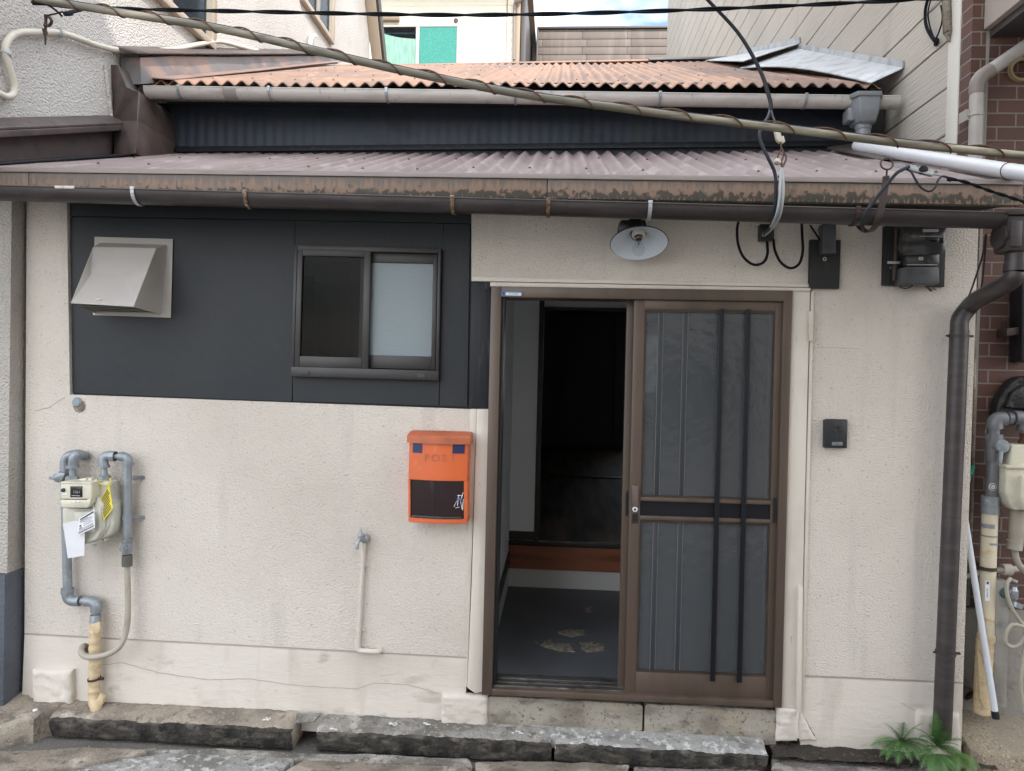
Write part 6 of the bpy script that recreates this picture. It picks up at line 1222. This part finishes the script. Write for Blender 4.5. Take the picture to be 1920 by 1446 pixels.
m_ = MB(); m_.prism([P(1704, 314, -.50), P(1708, 311, -.50), P(1752, 323, -.50), P(1750, 330, -.50), P(1704, 318, -.50)], (0, .02, 0), .002); m_.prism([P(1708, 309, -.50), P(1719, 311, -.50), P(1718, 314, -.50), P(1708, 312, -.50)], (0, .02, 0), .001); m_.prism([P(1743, 317, -.50), P(1751, 319, -.50), P(1750, 323, -.50), P(1743, 321, -.50)], (0, .02, 0), .001); part('clamp_body', m_, M['clamp_grey'], PH)
m_ = MB(); m_.lathe([(.0, -.008), (.017, -.006), (.017, .006), (0, .008)], P(1730, 319, -.495), (0, 1, .2), 16); part('clamp_wheel', m_, M['black_plastic'], PH)
m_ = MB(); m_.tube([P(1674, 309, -.47), P(1706, 315, -.495)], .0015, 6); m_.tube([P(1674, 311, -.47), P(1700, 317, -.495)], .0012, 6); m_.tube(smooth([P(1750, 327, -.5), P(1765, 330, -.5), P(1775, 333, -.5)], 4), .003, 6); part('stay_wire', m_, M['tap_metal'], PH)
m_ = MB(); m_.tube(smooth([P(1704, 313, -.505), P(1695, 317, -.52), P(1680, 326, -.53), P(1660, 350, -.53), P(1640, 375, -.53), P(1624, 398, -.53), P(1617, 415, -.50), P(1618, 428, -.42), P(1622, 432, -.32)], 8), .0065, 10); part('lead_cable', m_, M['cable_slate'], PH)
m_ = MB(); m_.tube(smooth([P(1698, 317, -.51), P(1708, 322, -.52), P(1716, 336, -.53), P(1727, 352, -.53), P(1742, 359, -.53), P(1753, 352, -.53), P(1759, 338, -.52), P(1767, 331, -.51), P(1778, 333, -.50)], 8), .004, 8); part('slack_loop', m_, M['cable_slate'], PH)
m_ = MB(); tp = smooth([P(1770, 331, -.5), P(1785, 336, -.5), P(1815, 343, -.5), P(1850, 356, -.5), P(1890, 369, -.5), P(1960, 392, -.5)], 12)
for ph in (0, math.pi): m_.tube([p+V((0, math.cos(p.x*70+ph)*.0032, math.sin(p.x*70+ph)*.0032)) for p in tp], .0035, 6)
m_.prism([P(1778, 333, -.506), P(1784, 332, -.506), P(1789, 335, -.506), P(1785, 340, -.506), P(1778, 338, -.506)], (0, .012, 0), .002); part('twisted_wire', m_, M['cable_black'], PH)
# earth conduit beside the right door trim
EC = thing('cable_conduit', tuple(P(1490, 1392, -.02)), 'narrow cream conduit with a loose white cable at its foot beside the right door trim', 'conduit')
m_ = MB(); m_.poly([(1497, 1100), (1506, 1100), (1503, 1337), (1494, 1337)], -.034, .018, .003); part('conduit', m_, M['white_wood'], EC)
m_ = MB(); m_.tube(smooth([P(1497, 1335, -.03), P(1495, 1348, -.035), P(1494, 1368, -.04), P(1496, 1384, -.045)], 5), .006, 8); m_.mi = 1; m_.tube(smooth([P(1496, 1384, -.045), P(1498, 1394, -.05)], 3), .005, 8); part('loose_cable', m_, [M['pipe_cream'], M['cable_black']], EC)

# ================================================================== THE GAP ON THE RIGHT
yr = .085
GP = thing('cream_gas_pipe', tuple(P(1840, 1330, yr)), 'cream and grey gas pipe standing in the brick gap with a round valve', 'gas pipe')
m_ = MB(); m_.tube(smooth([P(1856, 962, yr), P(1852, 1080, yr), P(1848, 1215, yr)], 4), .033, 20); part('pipe', m_, mat('cream_gas_pipe_coat', (.60, .54, .40), .45, var=[((.50, .37, .2), (9, 9, 12), .62, .68), ((.5, .45, .34), 5, .5, .75)]), GP)
m_ = MB(); m_.tube([P(1849, 1190, yr), P(1848.5, 1202, yr)], .037, 20); n = 30; a_ = P(1847, 1200, yr); b_ = P(1840, 1336, yr); m_.tube([a_.lerp(b_, i/n) for i in range(n+1)], [.036+(.0015 if i % 4 == 0 else 0) for i in range(n+1)], 18); m_.prism([P(1834, 1215, yr-.04), P(1846, 1240, yr-.045), P(1851, 1300, yr-.045), P(1845, 1330, yr-.045), P(1838, 1310, yr-.045)], (0, .02, 0), .006); part('tape_wrap', m_, M['tape'], GP)
m_ = MB(); m_.tube([P(1857, 930, yr), P(1856, 963, yr)], .037, 18); m_.lathe([(.034, -.002), (.040, -.002), (.040, .002)], P(1856.5, 948, yr), (0, 0, 1), 18); part('coupling', m_, M['pipe_grey'], GP)
m_ = MB(); m_.tube([P(1862, 862, yr), P(1859, 932, yr)], .026, 18); m_.lathe([(.027, -.004), (.030, -.004), (.030, .004)], P(1860, 895, yr), (0, 0, 1), 18); m_.tube([P(1864, 800, yr), P(1863, 818, yr)], .024, 18); m_.lathe([(.026, -.012), (.036, -.012), (.036, .012), (.026, .012)], P(1863.5, 819, yr), (0, 0, 1), 8)
m_.tube([P(1863, 822, yr), P(1862, 864, yr)], .032, 18); m_.tube(smooth([P(1865, 804, yr), P(1865, 794, yr), P(1871, 787, yr), P(1884, 786, yr)], 6), .034, 18); m_.tube([P(1880, 786, yr), P(1900, 784, yr)], .022, 14); m_.lathe([(.024, -.01), (.029, -.01), (.029, .01)], P(1892, 785, yr), (1, 0, 0), 14); m_.tube(smooth([P(1900, 784, yr), P(1914, 785, yr), P(1922, 792, yr), P(1923, 806, yr)], 6), .034, 18); part('fittings', m_, mat('dark_gas_pipe', (.17, .18, .195), .45, .3, var=[((.11, .11, .115), 14, .45, .7), ((.2, .17, .14), 30, .6, .7)]), GP)
m_ = MB(); c_ = P(1879, 837, yr-.05); m_.lathe([(0, -.012), (.026, -.010), (.031, -.004), (.031, .03)], c_, (0, 1, 0), 24); m_.prism([P(1873, 846, yr-.06), P(1882, 846, yr-.06), P(1879.5, 871, yr-.064), P(1873.5, 871, yr-.064)], (0, .012, 0), .003); part('valve_lever', m_, M['pipe_grey'], GP)
m_ = MB(); m_.lathe([(0, -.001), (.0165, -.001), (.017, 0)], P(1861, 913, yr-.0265), (0, 1, 0), 20); m_.mi = 1; m_.lathe([(.010, -.0018), (.014, -.0018)], P(1861, 913, yr-.0268), (0, 1, 0), 20); m_.text('G', .016, wallmat(P(1861, 913, yr-.028)), .0003); part('round_seal', m_, [M['white'], M['print_dark']], GP)
m_ = MB(); m_.lathe([(.034, -.008), (.038, -.008), (.038, .008), (.034, .008)], P(1851, 1065, yr), (0, 0, 1), 20); m_.box(tuple(P(1828, 1060, yr+.03)), tuple(P(1842, 1066, yr+.03)+V((0, .07, .02)))); part('clamp', m_, M['brown_steel'], GP)
for py, hh in ((985, 8), (1004, 3), (1018, 4)):
    m_ = MB(); m_.lathe([(.0335, -hh*.0012), (.0335, hh*.0012)], P(1854.5, py, yr), (0, 0, 1), 20); part('grey_tape', m_, M['pipe_grey'], GP)
sticker('address_sticker', P(1851.5, 1108, yr-.0345), .092, .021, R(88), 'small upright white sticker with a heart mark on the cream gas pipe', vertical=True)
# neighbour's gas meter
NM = thing('neighbour_gas_meter', tuple(P(1915, 960, yr)), 'cream gas meter at the right edge of the photo beside the brick wall', 'gas meter')
m_ = MB(); m_.prism([P(1898, 834, yr-.05), P(1935, 834, yr-.05), P(1935, 878, yr-.05), P(1892, 878, yr-.05)], (0, .10, 0), .010, 3); m_.prism([P(1887, 876, yr-.07), P(1960, 880, yr-.07), P(1960, 958, yr-.07), P(1903, 958, yr-.07), P(1894, 948, yr-.07), P(1886, 925, yr-.07)], (0, .12, 0), .012, 3); m_.prism([P(1887, 873, yr-.08), P(1960, 876, yr-.08), P(1960, 880, yr-.08), P(1888, 879, yr-.08)], (0, .14, 0), .003); m_.prism([P(1917, 892, yr-.10), P(1965, 892, yr-.10), P(1965, 965, yr-.10), P(1922, 958, yr-.10), P(1915, 935, yr-.10)], (0, .05, 0), .010, 3); part('body', m_, M['meter_cream'], NM)
m_ = MB(); m_.tube(smooth([P(1908, 956, yr), P(1906, 1000, yr), P(1902, 1030, yr)], 4), .031, 18); m_.lathe([(.032, -.004), (.034, -.004), (.034, .004)], P(1902, 1012, yr), (0, 0, 1), 18); part('lower_pipe', m_, M['hose'], NM)
m_ = MB(); m_.tube(smooth([P(1902, 1028, yr), P(1905, 1045, yr), P(1913, 1062, yr-.01), P(1930, 1078, yr-.02)], 12), [.0135+(.001 if i % 2 else 0) for i in range(37)], 12); part('flexible_hose', m_, M['hose'], NM)
m_ = MB(); m_.lathe([(.020, 0), (.020, -.03), (.026, -.035), (.026, -.05)], P(1922, 812, yr), (0, 0, 1), 16); part('neck', m_, M['rust'], NM)
# concrete post with tap and hose
PO = thing('water_post', tuple(P(1876, 1326, .10)), 'grey beige square tap post with a coiled hose at the right edge', 'tap post')
yq = .07
m_ = MB(); m_.prism([P(1866, 1091, yq), P(1894, 1091, yq), P(1888, 1328, yq), P(1862, 1328, yq)], (0, .11, 0), .006); part('post', m_, M['base_conc'], PO)
m_ = MB(); c_ = P(1901, 1112, yq-.02); m_.tube([P(1885, 1108, yq), c_], .016, 14); m_.lathe([(.014, -.03), (.018, -.02), (.018, .012), (.012, .02), (.010, .03)], c_, (0, 0, 1), 14); m_.lathe([(.02, -.03), (.028, -.03), (.028, -.008), (.02, -.008)], P(1908, 1126, yq-.02), (.3, 0, 1), 14); m_.tube([P(1898, 1088, yq-.02), P(1908, 1092, yq-.03)], .008, 8); part('tap', m_, M['tap_metal'], PO)
m_ = MB(); m_.tube(smooth([P(1895, 1084, yq-.03), P(1888, 1096, yq-.04), P(1889, 1118, yq-.045), P(1899, 1144, yq-.045), P(1912, 1164, yq-.04), P(1924, 1180, yq-.04), P(1914, 1205, yq-.04), P(1899, 1213, yq-.045), P(1886, 1206, yq-.05), P(1886, 1188, yq-.05), P(1897, 1172, yq-.05), P(1915, 1174, yq-.05), P(1930, 1182, yq-.05)], 8), .0085, 10); m_.tube(smooth([P(1926, 1195, yq-.03), P(1918, 1240, yq-.04), P(1914, 1290, yq-.05), P(1922, 1335, yq-.06)], 6), .0085, 10); part('hose', m_, M['hose'], PO)
m_ = MB(); m_.lathe([(0, -.01), (.02, -.008), (.024, 0)], P(1884, 1112, yq-.001), (0, 1, 0), 14); part('hole_collar', m_, mat('dull_teal_collar', (.05, .10, .10), .6), PO)
m_ = MB(); m_.tube(smooth([P(1810, 1082, .14), P(1830, 1075, .15), P(1852, 1070, .15), P(1890, 1068, .13), P(1935, 1062, .12)], 5), .0125, 10); m_.lathe([(.02, -.02), (.026, -.02), (.026, .02), (.02, .02)], P(1887, 1068, .13), (1, 0, 0), 14)
solo('cross_pipe', m_, M['pipe_cream'], tuple(P(1852, 1070, .15)), 'thin cream pipe crossing low behind the cream gas pipe', 'pipe')
m_ = MB(); m_.tube(smooth([P(1800, 1292, .17), P(1810, 1297, .12), P(1816, 1304, .10)], 4), .024, 14, cap=False); m_.lathe([(.024, 0), (.029, 0), (.029, .02), (.024, .02)], P(1811, 1298, .115), (.3, -.8, -.3), 14); solo('drain_stub', m_, M['brown_steel'], tuple(P(1812, 1300, .11)), 'short brown drain pipe stub at the back of the gap behind the wall corner', 'drain pipe')
# broom pole and green brush
m_ = MB(); a_ = P(1866, 1338, .0); b_ = P(1806, 950, .10); m_.tube([a_, b_], .0135, 14)
BR = thing('broom_pole', tuple(a_), 'white broom pole with a black foot leaning in the gap against the wall corner', 'broom pole'); part('pole', m_, M['broom_white'], BR)
m_ = MB(); d = (a_-b_).normalized(); m_.tube([a_-d*.012, a_+d*.022], .0155, 14); part('end_cap', m_, M['black_plastic'], BR)
GB = thing('scrub_brush', tuple(P(1813, 905, .10)), 'green bristled scrub brush peeping out from behind the right wall corner', 'brush')
m_ = MB(); m_.prism([P(1806, 892, .09), P(1822, 894, .09), P(1820, 906, .09), P(1806, 908, .09)], (0, .04, 0), .004); m_.tube([P(1812, 905, .11), P(1806, 1010, .14)], .010, 10); part('brush_block', m_, M['brush_block'], GB)
m_ = MB(); r_ = random.Random(8)
for i in range(120):
    u = r_.random(); q = P(1806+15*u, 893, .092+.034*r_.random()); m_.tube([q, q+V((.012*u+r_.uniform(-.004, .006), r_.uniform(-.006, .006), .046+r_.uniform(-.004, .004)))], .0014, 4)
part('bristles', m_, M['green_bristle'], GB)
# black wrapped thing on the brick wall, small iron bracket, black lead
m_ = MB(); m_.prism([P(1868, 782, .12), P(1874, 752, .12), P(1894, 720, .12), P(1912, 706, .12), P(1960, 704, .12), P(1960, 784, .12)], (0, .078, 0), .02, 3); m_.prism([P(1888, 765, .09), P(1898, 738, .09), P(1918, 722, .09), P(1960, 720, .09), P(1960, 772, .09)], (0, .04, 0), .012, 3)
solo('tarpaulin_bundle', m_, M['tarp'], tuple(P(1905, 782, .13)), 'black tarpaulin covered bundle on the brick wall above the right hand meter', 'bundle')
m_ = MB(); m_.prism([P(1877, 602, Y_BR-.003), P(1886, 603, Y_BR-.003), P(1886, 631, Y_BR-.003), P(1877, 631, Y_BR-.003)], (0, -.004, 0), .001); m_.prism([P(1888, 616, Y_BR-.08), P(1912, 613, Y_BR-.08), P(1912, 627, Y_BR-.08), P(1888, 631, Y_BR-.08)], (0, .078, 0), .002)
solo('iron_bracket', m_, M['brown_steel'], tuple(P(1890, 622, Y_BR)), 'small dark iron bracket fixed to the brown brick wall', 'bracket')
m_ = MB(); m_.poly([(1917, 520), (1940, 520), (1940, 680), (1916, 678)], .10, .095, .004); solo('black_wall_box', m_, M['black_plastic'], tuple(P(1925, 680, .15)), 'tall black box cut by the right photo edge on the brick wall', 'wall box')
m_ = MB(); m_.tube(smooth([P(1828, 560, .19), P(1827, 700, .19), P(1824, 900, .19), P(1818, 1080, .19)], 5), .006, 8); solo('grey_wall_cable', m_, M['conc_old'], tuple(P(1824, 900, .19)), 'thin grey cable running down the brick wall beside our wall corner', 'cable')

# ================================================================== FERNS
def frond(base, direction, length, droop, mats, parent, seed, width=.27):
    r_ = random.Random(seed); mb = MB(); d = V(direction).normalized(); n = 24; pts = []; p = V(base); vel = d.copy()
    for i in range(n+1):
        pts.append(p.copy()); p = p+vel*length/n; vel = (vel+V((0, 0, -droop/n))).normalized()
    mb.tube(pts, [.0016*(1-.7*i/n) for i in range(n+1)], 5)
    t = bmesh.new()
    for i in range(2, n+1):
        tt = i/n; f = (pts[i]-pts[i-1]).normalized(); side = f.cross(V((0, 0, 1)))
        side = side.normalized() if side.length > .05 else V((1, 0, 0)); up_ = side.cross(f).normalized()
        w_ = length*width*math.sin(math.pi*min(1, .18+.82*tt)**.9)*(1 if tt < .9 else .8)*r_.uniform(.85, 1.1)
        for s_ in (-1, 1):
            dr = (side*s_+f*.55+up_*r_.uniform(-.15, .05)).normalized(); pr = dr.cross(up_).normalized()
            k = 8; hw = length/n*.42
            # lobed pinna
            L_, R_ = [], []
            for j in range(k+1):
                q = pts[i]+dr*w_*j/k+up_*(-.10*w_*(j/k)**2); h = hw*(1-(j/k)**1.4)*(1.0 if j % 2 else .45)
                L_.append(t.verts.new(q+pr*h)); R_.append(t.verts.new(q-pr*h))
            for j in range(k): t.faces.new((L_[j], L_[j+1], R_[j+1], R_[j]))
    mb._join(t); return part('frond', mb, mats, parent, sharp=80)
def fern(base, specs, label, mats, seed):
    f = thing('fern', tuple(base), label, 'fern', 'ferns growing from the wall foot')
    r_ = random.Random(seed); specs = list(specs)+[(dx+r_.uniform(-.35, .35), dy-.25+r_.uniform(-.2, .2), dz*.75+r_.uniform(-.1, .2), L_*r_.uniform(.75, 1.0), dr*1.15) for dx, dy, dz, L_, dr in specs]
    for i, (dx, dy, dz, L_, dr) in enumerate(specs): frond(base, (dx, dy, dz), L_, dr, mats, f, seed*31+i)
b1 = P(1690, 1392, -.05)
fern(b1, [(-.9, -.3, .7, .17, 1.4), (-.5, -.2, 1, .15, 1.0), (-.1, -.3, 1, .14, .9), (.35, -.2, 1, .14, 1.0), (.8, -.3, .7, .15, 1.4), (-.8, -.7, .45, .16, 1.5), (.1, -.8, .5, .14, 1.5), (-.35, -.7, .7, .14, 1.5), (.55, -.7, .5, .13, 1.5), (-1, -.1, .25, .15, .8)], 'dark green fern left of the downpipe foot', M['fern'], 3)
b2 = P(1756, 1400, -.09)
fern(b2, [(-.6, -.2, 1, .17, 1.1), (-.25, -.3, 1.2, .16, .9), (.1, -.4, 1, .14, 1.0), (.6, -.3, .9, .14, 1.3), (-.8, -.5, .5, .16, 1.4), (.5, -.6, .5, .13, 1.4), (-.1, -.1, 1.3, .17, .5), (.75, -.6, .35, .13, 1.3)], 'bright green fern in front of the downpipe foot', M['fern'], 5)
b3 = P(1757, 1414, -.13)
fern(b3, [(-.6, -.8, .4, .15, 1.9), (-.15, -.9, .4, .14, 2.0), (.35, -.8, .4, .14, 1.9), (-.35, -.8, .1, .15, 1.4), (.1, -.9, -.1, .13, 1.2)], 'low green fern drooping over the street stone below the downpipe', M['fern'], 8)
b4 = P(1795, 1412, -.12)
fern(b4, [(-.4, -.8, .5, .13, 1.9), (.2, -.8, .5, .13, 1.9), (.05, -.9, .2, .13, 1.6), (.5, -.6, .3, .11, 1.6)], 'yellow green young fern right of the downpipe foot', M['fern_light'], 11)

# ---- pebbles and grit lying at the wall foot
r_ = random.Random(21)
def pebble(px, py, z, r, m, label):
    mb = MB(); t = bmesh.new(); bmesh.ops.create_icosphere(t, subdivisions=2, radius=r); c_ = PZ(px, py, z)
    for v in t.verts: v.co = V((v.co.x*1.2, v.co.y, v.co.z*.7))*(1+.25*noise.noise(v.co*60+V((px, py, 0))))+c_+V((0, 0, r*.5))
    mb._join(t); solo('pebble', mb, m, tuple(c_), label, 'pebble', 'pebbles at the wall foot', sharp=60)
pebble(66, 1335, -.052, .012, M['paint_spot'], 'larger white pebble on the brown corner concrete by the blue plinth')
pebble(80, 1332, -.052, .007, M['paint_spot'], 'smaller white pebble right beside the larger one by the blue plinth')
pebble(986, 1388, -.055, .006, M['paint_spot'], 'white pebble left of the crack between the two kerb stones')
pebble(1632, 1383, -.060, .008, M['paint_spot'], 'white pebble on the soil left of the ferns')
pebble(1592, 1392, -.062, .007, M['stone'], 'grey pebble on the soil below the right base wall')
pebble(1662, 1398, -.062, .006, M['stone'], 'grey pebble at the left edge of the dark green fern')
# broken slate over the gap between the kerb stones
m_ = MB(); a_ = P(545, 1343, -.03); b_ = P(602, 1341, -.03); m_.prism([a_, b_, b_+V((-.012, -.05, -.012)), a_+V((.02, -.045, -.014))], (0, 0, .012), .002)
solo('slate_shard', m_, M['stone'], tuple(a_), 'broken slate shard bridging the black gap between the first two kerb stones', 'slate')
